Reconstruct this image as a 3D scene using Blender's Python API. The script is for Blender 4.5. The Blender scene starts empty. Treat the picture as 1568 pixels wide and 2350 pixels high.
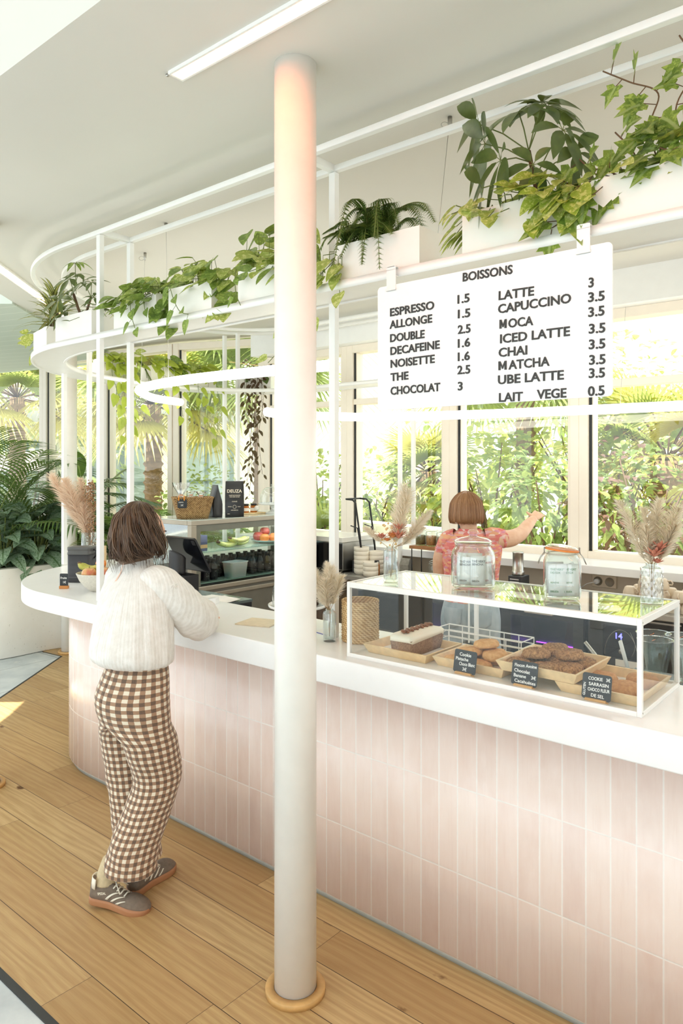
import bpy, math, random
from math import sin, cos, pi, sqrt, atan2, radians, floor
from mathutils import Vector, Matrix, noise
V = Vector
rnd = random.Random(11)
SC = bpy.context.scene
COL = SC.collection

# ------------------------------------------------------------------ camera
FPX, CXP, HYP, EYE = 1680.0, 784.0, 1071.0, 1.755
cam_d = bpy.data.cameras.new('camera')
cam = bpy.data.objects.new('camera', cam_d); COL.objects.link(cam)
cam.location = (0, 0, EYE); cam.rotation_euler = (pi / 2, 0, 0)
cam_d.sensor_fit = 'VERTICAL'; cam_d.sensor_height = 36.0
cam_d.lens = FPX * 36.0 / 2350.0
cam_d.shift_y = -(1175.0 - HYP) / 2350.0
cam_d.clip_start = 0.02; cam_d.clip_end = 300
SC.camera = cam

# ------------------------------------------------------------------ light
SC.view_settings.view_transform = 'Standard'
SC.view_settings.look = 'None'
SC.view_settings.gamma = 1.0
SC.view_settings.use_curve_mapping = False
SC.view_settings.exposure = -0.29
SC.cycles.max_bounces = 10
SC.cycles.diffuse_bounces = 5
SC.cycles.transparent_max_bounces = 24
SC.cycles.transmission_bounces = 8
SC.cycles.caustics_reflective = False
SC.cycles.caustics_refractive = False
wd = bpy.data.worlds.new('sky'); SC.world = wd; wd.use_nodes = True
bg = wd.node_tree.nodes['Background']
bg.inputs[0].default_value = (.88, 0.95, 1.0, 1); bg.inputs[1].default_value = 3.1
sun_d = bpy.data.lights.new('sun', 'SUN'); sun = bpy.data.objects.new('sun', sun_d); COL.objects.link(sun)
sun_d.energy = 15.0; sun_d.angle = radians(0.6); sun_d.color = (1.0, 0.94, 0.82)
sun.rotation_euler = V((0.10, -0.17, -1.0)).to_track_quat('-Z', 'Y').to_euler()

# ------------------------------------------------------------------ frames of reference
CU, SU = 0.7623, 0.6472            # the counter runs along u = (CU, -SU); v = (SU, CU) points behind it
TH = atan2(-SU, CU)
CEIL = 3.10
TOP = 1.038                        # height of the service counter
def W(s, n, z=0.0): return V((CU * s + SU * n, -SU * s + CU * n, z))
def SN(p): return (CU * p[0] - SU * p[1], SU * p[0] + CU * p[1])
def ray(x, y, h):                  # the point at height h on a line of sight
    Y = (EYE - h) * FPX / (y - HYP); return V(((x - CXP) / FPX * Y, Y, h))
def dep(x, y, Y): return V(((x - CXP) / FPX * Y, Y, EYE - (y - HYP) / FPX * Y))
def onN(x, y, n):                  # on the vertical plane n = const
    a = (x - CXP) / FPX; return dep(x, y, n / (SU * a + CU))
def onS(x, y, s):
    a = (x - CXP) / FPX; return dep(x, y, s / (CU * a - SU))

# ------------------------------------------------------------------ materials
MATS = {}
def srgb(c):
    return tuple(((x / 255) / 12.92 if x / 255 <= .04045 else ((x / 255 + .055) / 1.055) ** 2.4) for x in c)
class NT:
    def __init__(s, name):
        s.m = bpy.data.materials.new(name); s.m.use_nodes = True
        s.t = s.m.node_tree; s.b = s.t.nodes['Principled BSDF']; s.o = s.t.nodes['Material Output']
    def n(s, typ, **kw):
        nd = s.t.nodes.new('ShaderNode' + typ)
        for k, v in kw.items(): setattr(nd, k, v)
        return nd
    def l(s, a, b): s.t.links.new(a, b)
    def math(s, op, a, b=None, clamp=False):
        nd = s.n('Math', operation=op, use_clamp=clamp)
        for i, x in enumerate((a, b)):
            if x is None: continue
            if isinstance(x, (int, float)): nd.inputs[i].default_value = x
            else: s.l(x, nd.inputs[i])
        return nd.outputs[0]
    def mix(s, f, a, b, mode='MIX'):
        nd = s.n('Mix', data_type='RGBA', blend_type=mode)
        for i, x in ((0, f), (6, a), (7, b)):
            if isinstance(x, (int, float)): nd.inputs[i].default_value = x
            elif isinstance(x, tuple): nd.inputs[i].default_value = (*x[:3], 1)
            else: s.l(x, nd.inputs[i])
        return nd.outputs[2]
    def noise(s, vec, scale, detail=3, rough=.5, out=0):
        nd = s.n('TexNoise'); nd.inputs['Scale'].default_value = scale
        nd.inputs['Detail'].default_value = detail; nd.inputs['Roughness'].default_value = rough
        if vec is not None: s.l(vec, nd.inputs['Vector'])
        return nd.outputs[out]
    def ramp(s, f, *stops):
        nd = s.n('ValToRGB'); e = nd.color_ramp.elements
        while len(e) < len(stops): e.new(.5)
        for i, (p, c) in enumerate(stops):
            e[i].position = p; e[i].color = (*c[:3], 1) if isinstance(c, tuple) else (c, c, c, 1)
        s.l(f, nd.inputs[0]); return nd.outputs[0]
    def coord(s, which='Object'): return s.n('TexCoord').outputs[which]
    def mapping(s, vec, scale=(1, 1, 1), loc=(0, 0, 0), rot=(0, 0, 0)):
        nd = s.n('Mapping'); s.l(vec, nd.inputs[0])
        nd.inputs['Scale'].default_value = scale; nd.inputs['Location'].default_value = loc; nd.inputs['Rotation'].default_value = rot
        return nd.outputs[0]
    def sep(s, vec):
        nd = s.n('SeparateXYZ'); s.l(vec, nd.inputs[0]); return nd.outputs
    def comb(s, x, y, z=0.0):
        nd = s.n('CombineXYZ')
        for i, q in enumerate((x, y, z)):
            if isinstance(q, (int, float)): nd.inputs[i].default_value = q
            else: s.l(q, nd.inputs[i])
        return nd.outputs[0]
    def white(s, vec, out=0):
        nd = s.n('TexWhiteNoise', noise_dimensions='3D'); s.l(vec, nd.inputs['Vector']); return nd.outputs[out]
    def bump(s, h, strength=.3, dist=.01):
        nd = s.n('Bump'); nd.inputs['Strength'].default_value = strength; nd.inputs['Distance'].default_value = dist
        s.l(h, nd.inputs['Height']); s.l(nd.outputs[0], s.b.inputs['Normal'])
    def base(s, x):
        if isinstance(x, tuple): s.b.inputs['Base Color'].default_value = (*x[:3], 1)
        else: s.l(x, s.b.inputs['Base Color'])
    def set(s, **kw):
        for k, v in kw.items():
            s.b.inputs[{'rough': 'Roughness', 'metal': 'Metallic', 'spec': 'Specular IOR Level', 'trans': 'Transmission Weight', 'ior': 'IOR',
                        'coat': 'Coat Weight', 'sheen': 'Sheen Weight', 'sss': 'Subsurface Weight', 'emis': 'Emission Strength', 'alpha': 'Alpha'}[k]].default_value = v
        return s

def mat(name, rgb, rough=.5, vary=.06, scale=14, metal=0, bump=0, bscale=120, **kw):
    """plain surface: sRGB colour with a slight noise in tone"""
    if name in MATS: return MATS[name]
    t = NT(name); c = srgb(rgb); t.set(rough=rough, metal=metal, **kw)
    co = t.coord('Object')
    f = t.noise(co, scale, 4)
    lo = tuple(max(0, x * (1 - vary)) for x in c); hi = tuple(min(1, x * (1 + vary)) for x in c)
    t.base(t.ramp(f, (.3, lo), (.7, hi)))
    if bump: t.bump(t.noise(co, bscale, 4, .6), bump, .004)
    MATS[name] = t.m; return t.m

def mat_emit(name, rgb, strength):
    if name in MATS: return MATS[name]
    t = NT(name); c = srgb(rgb); t.base(c)
    t.b.inputs['Emission Color'].default_value = (*c, 1); t.set(emis=strength, rough=.4)
    MATS[name] = t.m; return t.m

def mat_glass(name, tint=(1, 1, 1), refl=1.0, rough=0.0, opac=0.0, wav=0):
    """thin clear pane: sees through, mirrors at grazing angles"""
    if name in MATS: return MATS[name]
    t = NT(name); t.t.nodes.remove(t.b)
    tr = t.n('BsdfTransparent'); tr.inputs[0].default_value = (*tint, 1)
    gl = t.n('BsdfGlossy'); gl.inputs['Roughness'].default_value = rough; gl.inputs[0].default_value = (.97, .98, .98, 1)
    fr = t.n('LayerWeight'); fr.inputs[0].default_value = .5
    if wav:
        bp = t.n('Bump'); bp.inputs['Strength'].default_value = .5; bp.inputs['Distance'].default_value = .003
        t.l(t.noise(t.coord('Object'), wav, 2), bp.inputs['Height']); t.l(bp.outputs[0], gl.inputs['Normal']); t.l(bp.outputs[0], fr.inputs['Normal'])
    sch = t.math('ADD', t.math('MULTIPLY', t.math('POWER', fr.outputs[1], 5.0), .96), .04)
    f = t.math('ADD', t.math('MULTIPLY', sch, refl), opac, True)
    mx = t.n('MixShader'); t.l(f, mx.inputs[0]); t.l(tr.outputs[0], mx.inputs[1]); t.l(gl.outputs[0], mx.inputs[2])
    t.l(mx.outputs[0], t.o.inputs[0]); MATS[name] = t.m; return t.m

def mat_leaf(name, c1, c2, c3=None, trans=.35, rough=.4, midrib=None, stripe=None, scale=30, tcol=(.8, .9, .2)):
    """leaf blade; UV u runs across it and v along it"""
    if name in MATS: return MATS[name]
    t = NT(name); a, b = srgb(c1), srgb(c2)
    uv = t.coord('UV'); co = t.coord('Object')
    geo = t.n('NewGeometry')
    f = t.noise(co, scale, 3, .6)
    c = t.mix(t.ramp(f, (.3, 0.0), (.7, 1.0)), a, b)
    big = t.noise(co, 7, 2)
    c = t.mix(t.math('MULTIPLY', big, .5), c, tuple(x * .7 for x in a))
    if c3: c = t.mix(t.ramp(t.noise(co, scale * 2.3, 4, .7), (.5, 0.0), (.58, 1.0)), c, srgb(c3))
    u = t.math('ABSOLUTE', t.math('SUBTRACT', t.sep(uv)[0], .5))
    if stripe: c = t.mix(t.ramp(u, (.0, 0.0), (.17, 0.0), (.24, 1.0), (.5, 1.0)), c, srgb(stripe))
    if midrib: c = t.mix(t.ramp(u, (.0, 1.0), (.035, .8), (.06, 0.0)), c, srgb(midrib))
    t.base(c); t.set(rough=rough, spec=.4)
    tl = t.n('BsdfTranslucent'); t.l(t.mix(.35, c, tcol, 'MIX'), tl.inputs[0])
    mx = t.n('MixShader'); mx.inputs[0].default_value = trans
    t.l(t.b.outputs[0], mx.inputs[1]); t.l(tl.outputs[0], mx.inputs[2]); t.l(mx.outputs[0], t.o.inputs[0])
    MATS[name] = t.m; return t.m

# ------------------------------------------------------------------ mesh builder
class MB:
    def __init__(s): s.v = []; s.f = []; s.mi = []; s.sm = []; s.uv = []
    def add(s, vs, fs, mi=0, smooth=False, uvs=None, M=None):
        o = len(s.v)
        s.v += [tuple(M @ V(p)) if M is not None else tuple(p) for p in vs]
        for k, f in enumerate(fs):
            s.f.append([i + o for i in f]); s.mi.append(mi); s.sm.append(smooth)
            s.uv.append([uvs[i] for i in f] if uvs else None)
        return s
    def box(s, lo, hi, mi=0, M=None):
        x0, y0, z0 = lo; x1, y1, z1 = hi
        vs = [(x0, y0, z0), (x1, y0, z0), (x1, y1, z0), (x0, y1, z0), (x0, y0, z1), (x1, y0, z1), (x1, y1, z1), (x0, y1, z1)]
        return s.add(vs, [(0, 3, 2, 1), (4, 5, 6, 7), (0, 1, 5, 4), (1, 2, 6, 5), (2, 3, 7, 6), (3, 0, 4, 7)], mi, False, None, M)
    def cbox(s, c, d, mi=0, M=None):
        return s.box([c[i] - d[i] / 2 for i in range(3)], [c[i] + d[i] / 2 for i in range(3)], mi, M)
    def rings(s, R, mi=0, smooth=True, cap=(True, True), closed=True, uvs=None, M=None):
        n = len(R[0]); vs = [p for r in R for p in r]; fs = []
        for i in range(len(R) - 1):
            for j in range(n if closed else n - 1):
                k = (j + 1) % n
                fs.append((i * n + j, i * n + k, (i + 1) * n + k, (i + 1) * n + j))
        o = len(s.v)
        s.v += [tuple(M @ V(p)) if M is not None else tuple(p) for p in vs]
        for q, f in enumerate(fs):
            s.f.append([i + o for i in f]); s.mi.append(mi); s.sm.append(smooth)
            if uvs:
                i, j = divmod(q, n if closed else n - 1); k = j + 1
                s.uv.append([uvs[i][j], uvs[i][k], uvs[i + 1][k], uvs[i + 1][j]])
            else: s.uv.append(None)
        if closed:
            if cap[0]: s.f.append([o + j for j in reversed(range(n))]); s.mi.append(mi); s.sm.append(smooth); s.uv.append(None)
            if cap[1]: s.f.append([o + (len(R) - 1) * n + j for j in range(n)]); s.mi.append(mi); s.sm.append(smooth); s.uv.append(None)
        return s
    def tube(s, P, r, seg=8, mi=0, cap=True, M=None, closed=False, smooth=True, flat=1.0):
        P = [V(p) for p in P]; n = len(P); R = []
        up = None
        for i, p in enumerate(P):
            if closed: t = P[(i + 1) % n] - P[i - 1]
            else: t = P[min(i + 1, n - 1)] - P[max(i - 1, 0)]
            t = t.normalized() if t.length > 1e-9 else V((0, 0, 1))
            if up is None:
                up = V((0, 0, 1)) if abs(t.z) < .9 else V((1, 0, 0))
            a = t.cross(up); a = a.normalized() if a.length > 1e-9 else t.orthogonal().normalized()
            b = a.cross(t); up = b
            rr = r(i / max(1, n - 1)) if callable(r) else (r[i] if isinstance(r, (list, tuple)) else r)
            R.append([p + a * (cos(2 * pi * k / seg) * rr) + b * (sin(2 * pi * k / seg) * rr * flat) for k in range(seg)])
        if closed: R.append(R[0])
        return s.rings(R, mi, smooth, (cap and not closed,) * 2, M=M)
    def lathe(s, prof, seg=28, c=(0, 0, 0), mi=0, cap=(True, True), M=None, smooth=True, mod=None):
        R = []
        for r, z in prof:
            R.append([(c[0] + (r * (mod(2 * pi * k / seg, z) if mod else 1)) * cos(2 * pi * k / seg), c[1] + (r * (mod(2 * pi * k / seg, z) if mod else 1)) * sin(2 * pi * k / seg), c[2] + z) for k in range(seg)])
        return s.rings(R, mi, smooth, cap, M=M)
    def sph(s, c, r, seg=14, rg=9, mi=0, M=None, f=None):
        if not isinstance(r, (tuple, list)): r = (r, r, r)
        R = []
        for i in range(rg + 1):
            th = pi * (.02 + .96 * i / rg)
            row = []
            for k in range(seg):
                d = V((sin(th) * cos(2 * pi * k / seg), sin(th) * sin(2 * pi * k / seg), -cos(th)))
                q = f(d) if f else 1
                row.append((c[0] + d.x * r[0] * q, c[1] + d.y * r[1] * q, c[2] + d.z * r[2] * q))
            R.append(row)
        return s.rings(R, mi, True, M=M)
    def prism(s, poly, z0, z1, mi=0, M=None, smooth=False):
        n = len(poly); vs = [(x, y, z0) for x, y in poly] + [(x, y, z1) for x, y in poly]
        return s.add(vs, [tuple(reversed(range(n))), tuple(range(n, 2 * n))] + [(i, (i + 1) % n, n + (i + 1) % n, n + i) for i in range(n)], mi, smooth, None, M)
    def strip(s, A, B, z0, z1, mi=0, uvlen=False):
        """solid between two matching plan paths A (outer) and B (inner)"""
        n = len(A); L = [0]
        for i in range(1, n): L.append(L[-1] + (V(A[i]) - V(A[i - 1])).length)
        vs = []; uv = []
        for i in range(n):
            for (p, z) in ((A[i], z0), (A[i], z1), (B[i], z1), (B[i], z0)):
                vs.append((p[0], p[1], z)); uv.append((L[i], z))
        for i in range(n - 1):
            for j in range(4):
                k = (j + 1) % 4
                s.add([], [], 0)
        o = len(s.v); s.v += vs
        for i in range(n - 1):
            for j in range(4):
                k = (j + 1) % 4; f = [i * 4 + j, i * 4 + k, (i + 1) * 4 + k, (i + 1) * 4 + j]
                s.f.append([q + o for q in f]); s.mi.append(mi); s.sm.append(j in (0, 2)); s.uv.append([uv[q] for q in f])
        for e in ((0, 1, 2, 3), tuple((n - 1) * 4 + q for q in (3, 2, 1, 0))):
            s.f.append([q + o for q in e]); s.mi.append(mi); s.sm.append(False); s.uv.append([uv[q] for q in e])
        return s
    def mesh(s, name):
        me = bpy.data.meshes.new(name); me.from_pydata(s.v, [], s.f)
        me.polygons.foreach_set('material_index', s.mi); me.polygons.foreach_set('use_smooth', s.sm)
        if any(u is not None for u in s.uv):
            ul = me.uv_layers.new(name='UVMap'); k = 0; flat = []
            for f, u in zip(s.f, s.uv):
                for i in range(len(f)): flat += list(u[i]) if u else [0.0, 0.0]
            ul.data.foreach_set('uv', flat)
        me.update(); return me
    def build(s, name, mats, parent=None, bevel=0, seg=2, sub=0, loc=None, rotz=None, edge=35, solid=0):
        o = bpy.data.objects.new(name, s.mesh(name)); COL.objects.link(o)
        for m in (mats if isinstance(mats, (list, tuple)) else [mats]): o.data.materials.append(m)
        if parent is not None: o.parent = parent
        if loc is not None: o.location = loc
        if rotz is not None: o.rotation_euler = (0, 0, rotz)
        if solid:
            md = o.modifiers.new('solid', 'SOLIDIFY'); md.thickness = solid; md.offset = 0
        if bevel:
            md = o.modifiers.new('bevel', 'BEVEL'); md.width = bevel; md.segments = seg; md.limit_method = 'ANGLE'; md.angle_limit = radians(edge)
        if sub:
            md = o.modifiers.new('sub', 'SUBSURF'); md.levels = sub; md.render_levels = sub
        return o

def tag(o, label, cat, group=None, kind=None):
    if label: o['label'] = label
    if cat: o['category'] = cat
    if group: o['group'] = group
    if kind: o['kind'] = kind
    return o
def thing(name, label, cat, loc=(0, 0, 0), rotz=0.0, group=None, kind=None):
    o = bpy.data.objects.new(name, None); COL.objects.link(o); o.empty_display_size = .05
    o.location = loc; o.rotation_euler = (0, 0, rotz)
    return tag(o, label, cat, group, kind)
def struct(o): o['kind'] = 'structure'; return o
def copy_tree(o, parent=None):
    c = o.copy(); COL.objects.link(c)
    if parent is not None: c.parent = parent
    for ch in list(o.children): copy_tree(ch, c)
    return c
def text_mesh(body, size, bold=0.0, depth=0.0, align='LEFT', spacing=1.0, space_line=1.0):
    """lettering as mesh data, flat in XY"""
    cu = bpy.data.curves.new('lettering', 'FONT'); cu.body = body; cu.size = size; cu.offset = bold; cu.extrude = depth
    cu.align_x = align; cu.space_character = spacing; cu.space_line = space_line; cu.resolution_u = 3
    ob = bpy.data.objects.new('lettering', cu); COL.objects.link(ob)
    bpy.context.view_layer.update()
    me = bpy.data.meshes.new_from_object(ob.evaluated_get(bpy.context.evaluated_depsgraph_get()))
    bpy.data.objects.remove(ob); bpy.data.curves.remove(cu)
    return me
def text(body, size, m, parent, M, name='lettering', bold=0.0, depth=0.0006, align='LEFT', spacing=1.0, space_line=1.0, fit=None):
    me = text_mesh(body, size, bold, depth, align, spacing, space_line)
    if fit and len(me.vertices):
        xs = [v.co.x for v in me.vertices]; k = fit / max(1e-6, max(xs) - min(xs))
        x0 = min(xs)
        for v in me.vertices: v.co.x = (v.co.x - x0) * k
    me.transform(M); me.materials.append(m)
    o = bpy.data.objects.new(name, me); COL.objects.link(o); o.parent = parent
    return o
UPRIGHT = Matrix.Rotation(pi / 2, 4, 'X')          # text flat in XY -> standing in XZ, read from -Y

def arc(cx, cy, r, a0, a1, n):
    return [(cx + r * cos(radians(a0 + (a1 - a0) * i / n)), cy + r * sin(radians(a0 + (a1 - a0) * i / n))) for i in range(n + 1)]
def lerp(a, b, t): return a + (b - a) * t

# common finishes
WHITE = mat('white_paint', (245, 245, 242), .45, .015)
WMETAL = mat('white_metal', (243, 243, 239), .35, .015)
SOLID = mat('white_solid_surface', (244, 244, 243), .28, .012)
BLACK = mat('black_plastic', (28, 28, 30), .4, .1)
CHAR = mat('charcoal_metal', (62, 64, 66), .42, .08)
STEEL = mat('brushed_steel', (190, 188, 182), .3, .06, metal=1)
LWOOD = None
# ================================================================== room shell
def wood_floor_mat():
    t = NT('oak_planks'); co = t.coord('Object'); x, y, z = t.sep(co)
    PW, PL = .186, 1.75
    yy = t.math('DIVIDE', t.math('SUBTRACT', y, 1.18 - .0), PW)
    row = t.math('FLOOR', yy)
    off = t.math('MULTIPLY', t.white(t.comb(row, 3.3, 1.7)), 9.0)
    xx = t.math('DIVIDE', t.math('ADD', x, off), PL)
    cell = t.math('FLOOR', xx)
    rv = t.white(t.comb(row, cell, .5)); rv2 = t.white(t.comb(cell, row, 7.5))
    fy = t.math('FRACT', yy); fx = t.math('FRACT', xx)
    ey = t.math('MULTIPLY', t.math('MINIMUM', fy, t.math('SUBTRACT', 1.0, fy)), PW)
    ex = t.math('MULTIPLY', t.math('MINIMUM', fx, t.math('SUBTRACT', 1.0, fx)), PL)
    e = t.math('MINIMUM', ey, t.math('MULTIPLY', ex, 1.6))
    gap = t.math('LESS_THAN', e, .0014)
    sh = t.comb(t.math('ADD', x, t.math('MULTIPLY', rv, 37.0)), t.math('ADD', y, t.math('MULTIPLY', rv2, 11.0)), rv)
    warp = t.noise(t.mapping(sh, (1.6, 5, 1)), 1.5, 4, .55)
    ring = t.n('TexWave', wave_type='BANDS', bands_direction='Y'); ring.inputs['Scale'].default_value = 4.2
    ring.inputs['Distortion'].default_value = 14.0; ring.inputs['Detail'].default_value = 3; ring.inputs['Detail Scale'].default_value = .8
    t.l(t.mapping(sh, (.32, 2.2, 1)), ring.inputs['Vector'])
    fine = t.noise(t.mapping(sh, (3, 90, 1)), 2.2, 5, .65)
    base = t.ramp(rv, (0, srgb((166, 132, 84))), (.35, srgb((188, 157, 106))), (.7, srgb((204, 175, 124))), (1, srgb((175, 141, 92))))
    c = t.mix(t.math('MULTIPLY', ring.outputs[1], .42), base, srgb((146, 104, 58)))
    c = t.mix(t.ramp(fine, (.42, 0.0), (.72, .4)), c, srgb((146, 106, 64)))
    c = t.mix(t.math('MULTIPLY', warp, .3), c, srgb((222, 190, 140)))
    vor = t.n('TexVoronoi', feature='F1'); vor.inputs['Scale'].default_value = 1.5; t.l(t.mapping(sh, (.9, 1.7, 1)), vor.inputs['Vector'])
    kn = t.math('ADD', vor.outputs['Distance'], t.math('MULTIPLY', t.noise(sh, 26, 3), .09))
    c = t.mix(t.ramp(kn, (.075, 1.0), (.1, 0.0)), c, srgb((104, 66, 32)))
    c = t.mix(gap, c, srgb((70, 50, 32)))
    t.base(c); t.set(rough=.42, spec=.35)
    t.l(t.ramp(fine, (.3, .36), (.8, .55)), t.b.inputs['Roughness'])
    t.bump(t.math('SUBTRACT', t.math('MULTIPLY', fine, .3), gap), .25, .002)
    return t.m
OAK = wood_floor_mat(); MATS['oak'] = OAK

def stone_mat():
    t = NT('grey_stone_paving'); co = t.coord('Object')
    a = t.noise(co, 3.2, 6, .62); b = t.noise(t.mapping(co, (1, .4, 1), rot=(0, 0, .5)), 9, 5, .6)
    c = t.ramp(a, (.3, srgb((180, 188, 190))), (.55, srgb((206, 212, 212))), (.75, srgb((224, 228, 226))))
    c = t.mix(t.ramp(b, (.62, 0.0), (.7, .6)), c, srgb((222, 222, 216)))
    x, y, z = t.sep(t.mapping(co, rot=(0, 0, .66)))
    g = None
    for q, per in ((x, .62), (y, .93)):
        f = t.math('FRACT', t.math('DIVIDE', q, per)); m = t.math('LESS_THAN', t.math('MINIMUM', f, t.math('SUBTRACT', 1.0, f)), .006)
        g = m if g is None else t.math('MAXIMUM', g, m)
    c = t.mix(g, c, srgb((150, 156, 156))); t.base(c); t.set(rough=.5)
    return t.m
STONE = stone_mat()

# floor: oak where n > 1.18 and X > -2.58, stone elsewhere (all local to the counter frame)
def sn2(p): return SN(p)
fl = MB(); A = SN((-2.58, 3.80)); 
s_at = (-2.58 - SU * 1.18) / CU
poly = [(3.2, 1.18), (3.2, 6.4), SN((-1.2, 9.2)), SN((-2.9, 7.6)), SN((-2.84, 6.95)), SN((-2.594, 6.78)), (s_at, 1.18)]
fl.prism(poly, -.05, 0); struct(fl.build('floor', OAK, rotz=TH))
st = MB(); st.box((-9, -4, -.06), (6, 13, -.004)); struct(st.build('floor_stone', STONE))
ed = MB(); ed.box((s_at, 1.155, -.03), (3.2, 1.182, .001))
M_DARK = mat('dark_seam', (52, 54, 52), .6)
struct(ed.build('trim_1', M_DARK, rotz=TH))
e2 = MB(); e2.box((-2.6, 3.75, -.03), (-2.583, 6.78, .001)); e2.add([(-2.594, 6.77, .001), (-2.60, 6.79, .001), (-2.85, 6.965, .001), (-2.845, 6.945, .001)], [(0, 1, 2, 3)])
struct(e2.build('trim_2', M_DARK))

# ceiling slab: front edge at n = 1.16, side edge near X = -2.7
CEILM = mat('ceiling_plaster', (218, 216, 208), .7, .02, scale=1.2)
ce = MB()
s_c = (-2.66 - SU * 1.16) / CU
poly = [(3.6, 1.16), (3.6, 5.3), (-5.33, 5.3), SN((-1.75, 8.0)), SN((-2.75, 8.6)), SN((-2.72, 6.4)), SN((-2.66, 5.7)), (s_c, 1.16)]
ce.prism(poly, CEIL, CEIL + .42); struct(ce.build('ceiling', CEILM, rotz=TH))
# boarded soffit that slopes down to the far windows on the left
def board_mat():
    t = NT('pale_green_boards'); x, y, z = t.sep(t.coord('Object'))
    f = t.math('FRACT', t.math('DIVIDE', t.math('ADD', y, t.math('MULTIPLY', x, .35)), .19))
    g = t.math('LESS_THAN', f, .04)
    t.base(t.mix(g, srgb((196, 206, 194)), srgb((226, 230, 220)))); t.set(rough=.6); return t.m
so = MB(); so.add([(-6.5, 6.0, 3.09), (-2.70, 6.0, 3.09), (-2.70, 8.7, 2.99), (-6.5, 10.6, 2.97), (-6.5, 6.0, 3.2), (-2.70, 6.0, 3.2), (-2.70, 8.7, 3.2), (-6.5, 10.6, 3.2)],
       [(0, 3, 2, 1), (4, 5, 6, 7), (0, 1, 5, 4), (1, 2, 6, 5), (2, 3, 7, 6), (3, 0, 4, 7)])
struct(so.build('ceiling_left', board_mat()))

# the rest of the room behind the viewpoint: unseen rear wall and roof, added to cut daylight from front and above
RW = MB(); RW.box((-7.5, -3.8, 3.0), (5.0, -3.6, 4.0))
for k in range(9): RW.box((-7.5 + k * 1.54, -3.78, 0.0), (-7.5 + k * 1.54 + .12, -3.62, 3.0))
struct(RW.build('wall_rear_added', WHITE, rotz=TH))
RW = MB(); RW.box((-7.5, -3.6, 3.9), (5.0, 1.4, 4.05)); struct(RW.build('ceiling_rear_added', WHITE, rotz=TH))
RW = MB(); RW.box((4.8, -3.6, 0), (5.0, 5.3, 3.9)); struct(RW.build('wall_right', WHITE, rotz=TH))

# ------------------------------------------------------------------ window wall
FRAME = mat('cream_window_frame', (244, 234, 218), .45, .015)
RSHADE = mat('dark_reveal_shade', (34, 40, 42), .5)  # near-black colour standing in for shade in the window reveals
PANE = mat_glass('window_glass', (.97, .985, .975), .9)
NWIN = 5.2
def window(k, p0, p1, z0, z1, transom=None, reveal=True):
    """p0 -> p1 run left to right in plan; frame members with the pane between them"""
    p0, p1 = V((*p0, 0)), V((*p1, 0)); L = (p1 - p0).length; a = atan2((p1 - p0).y, (p1 - p0).x)
    r = thing(f'window_{k}', None, None, (*p0[:2], 0), a, kind='structure'); 
    f = MB(); w = .066
    f.box((0, -.06, z0), (w, .08, z1)); f.box((L - w, -.06, z0), (L, .08, z1))
    f.box((w, -.06, z0), (L - w, .08, z0 + .07)); f.box((w, -.06, z1 - .07), (L - w, .08, z1))
    if transom: f.box((w, -.045, transom - .025), (L - w, .07, transom + .025))
    f.box((w, -.03, z0 + .07), (w + .03, .06, z1 - .07)); f.box((L - w - .03, -.03, z0 + .07), (L - w, .06, z1 - .07))
    f.build('window_frame', FRAME, r, bevel=.004)
    if reveal:  # dark strips paint the shade of the deep frame reveal
        g = MB(); g.box((w - .001, -.032, z0 + .07), (w + .022, -.0605, z1 - .07) if False else (w + .022, .062, z1 - .07))
        g.v = [(x, y - .0 if y > 0 else y, z) for x, y, z in g.v]
        g.box((L - w - .032, .0, z0 + .07), (L - w + .001, .064, z1 - .07)); g.build('reveal_shade', RSHADE, r)
    m = MB(); m.box((w + .02, .012, z0 + .06), (L - w - .02, .018, z1 - .06)); m.build('pane', PANE, r)
    return r
def PL(s, n): return tuple(W(s, n)[:2])
SM = [-5.33, -4.236, -3.14, -2.05, -.96, .13, 1.22]
wk = 1
for a_, b_ in zip(SM[:-1], SM[1:]):
    window(wk, PL(a_ - .066, NWIN), PL(b_ - .066, NWIN), 1.08, 2.86, 2.345); wk += 1
LP = [(-8.0, 11.75), (-6.55, 10.82), (-5.10, 9.9), (-3.62, 8.985), (-2.70, 8.405), (-1.77, 7.82), tuple(W(-5.40, NWIN)[:2])]
for a_, b_ in zip(LP[:-1], LP[1:]):
    window(wk, a_, b_, .32, 3.06); wk += 1
ML = MB(); ML.box((-5.46, 4.96, 0), (3.6, 5.33, 1.08)); struct(ML.build('wall_back', mat('beige_wall', (216, 200, 176), .6, .03), rotz=TH))
ML = MB(); ML.box((-5.46, 5.02, 2.86), (3.6, 5.33, CEIL)); struct(ML.build('wall_head', WHITE, rotz=TH))
ML = MB(); ML.box((-5.4, 4.76, 1.045), (3.6, 5.16, 1.10)); struct(ML.build('trim_3', SOLID, rotz=TH, bevel=.004))
ML = MB(); 
for a_, b_ in zip(LP[:-1], LP[1:]):
    a2, b2 = V((*a_, 0)), V((*b_, 0)); d = (b2 - a2); an = atan2(d.y, d.x)
    ML.box((0, -.05, 0), (d.length, .09, .33), 0, Matrix.Translation(a2) @ Matrix.Rotation(an, 4, 'Z'))
struct(ML.build('wall_left', WHITE))

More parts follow.
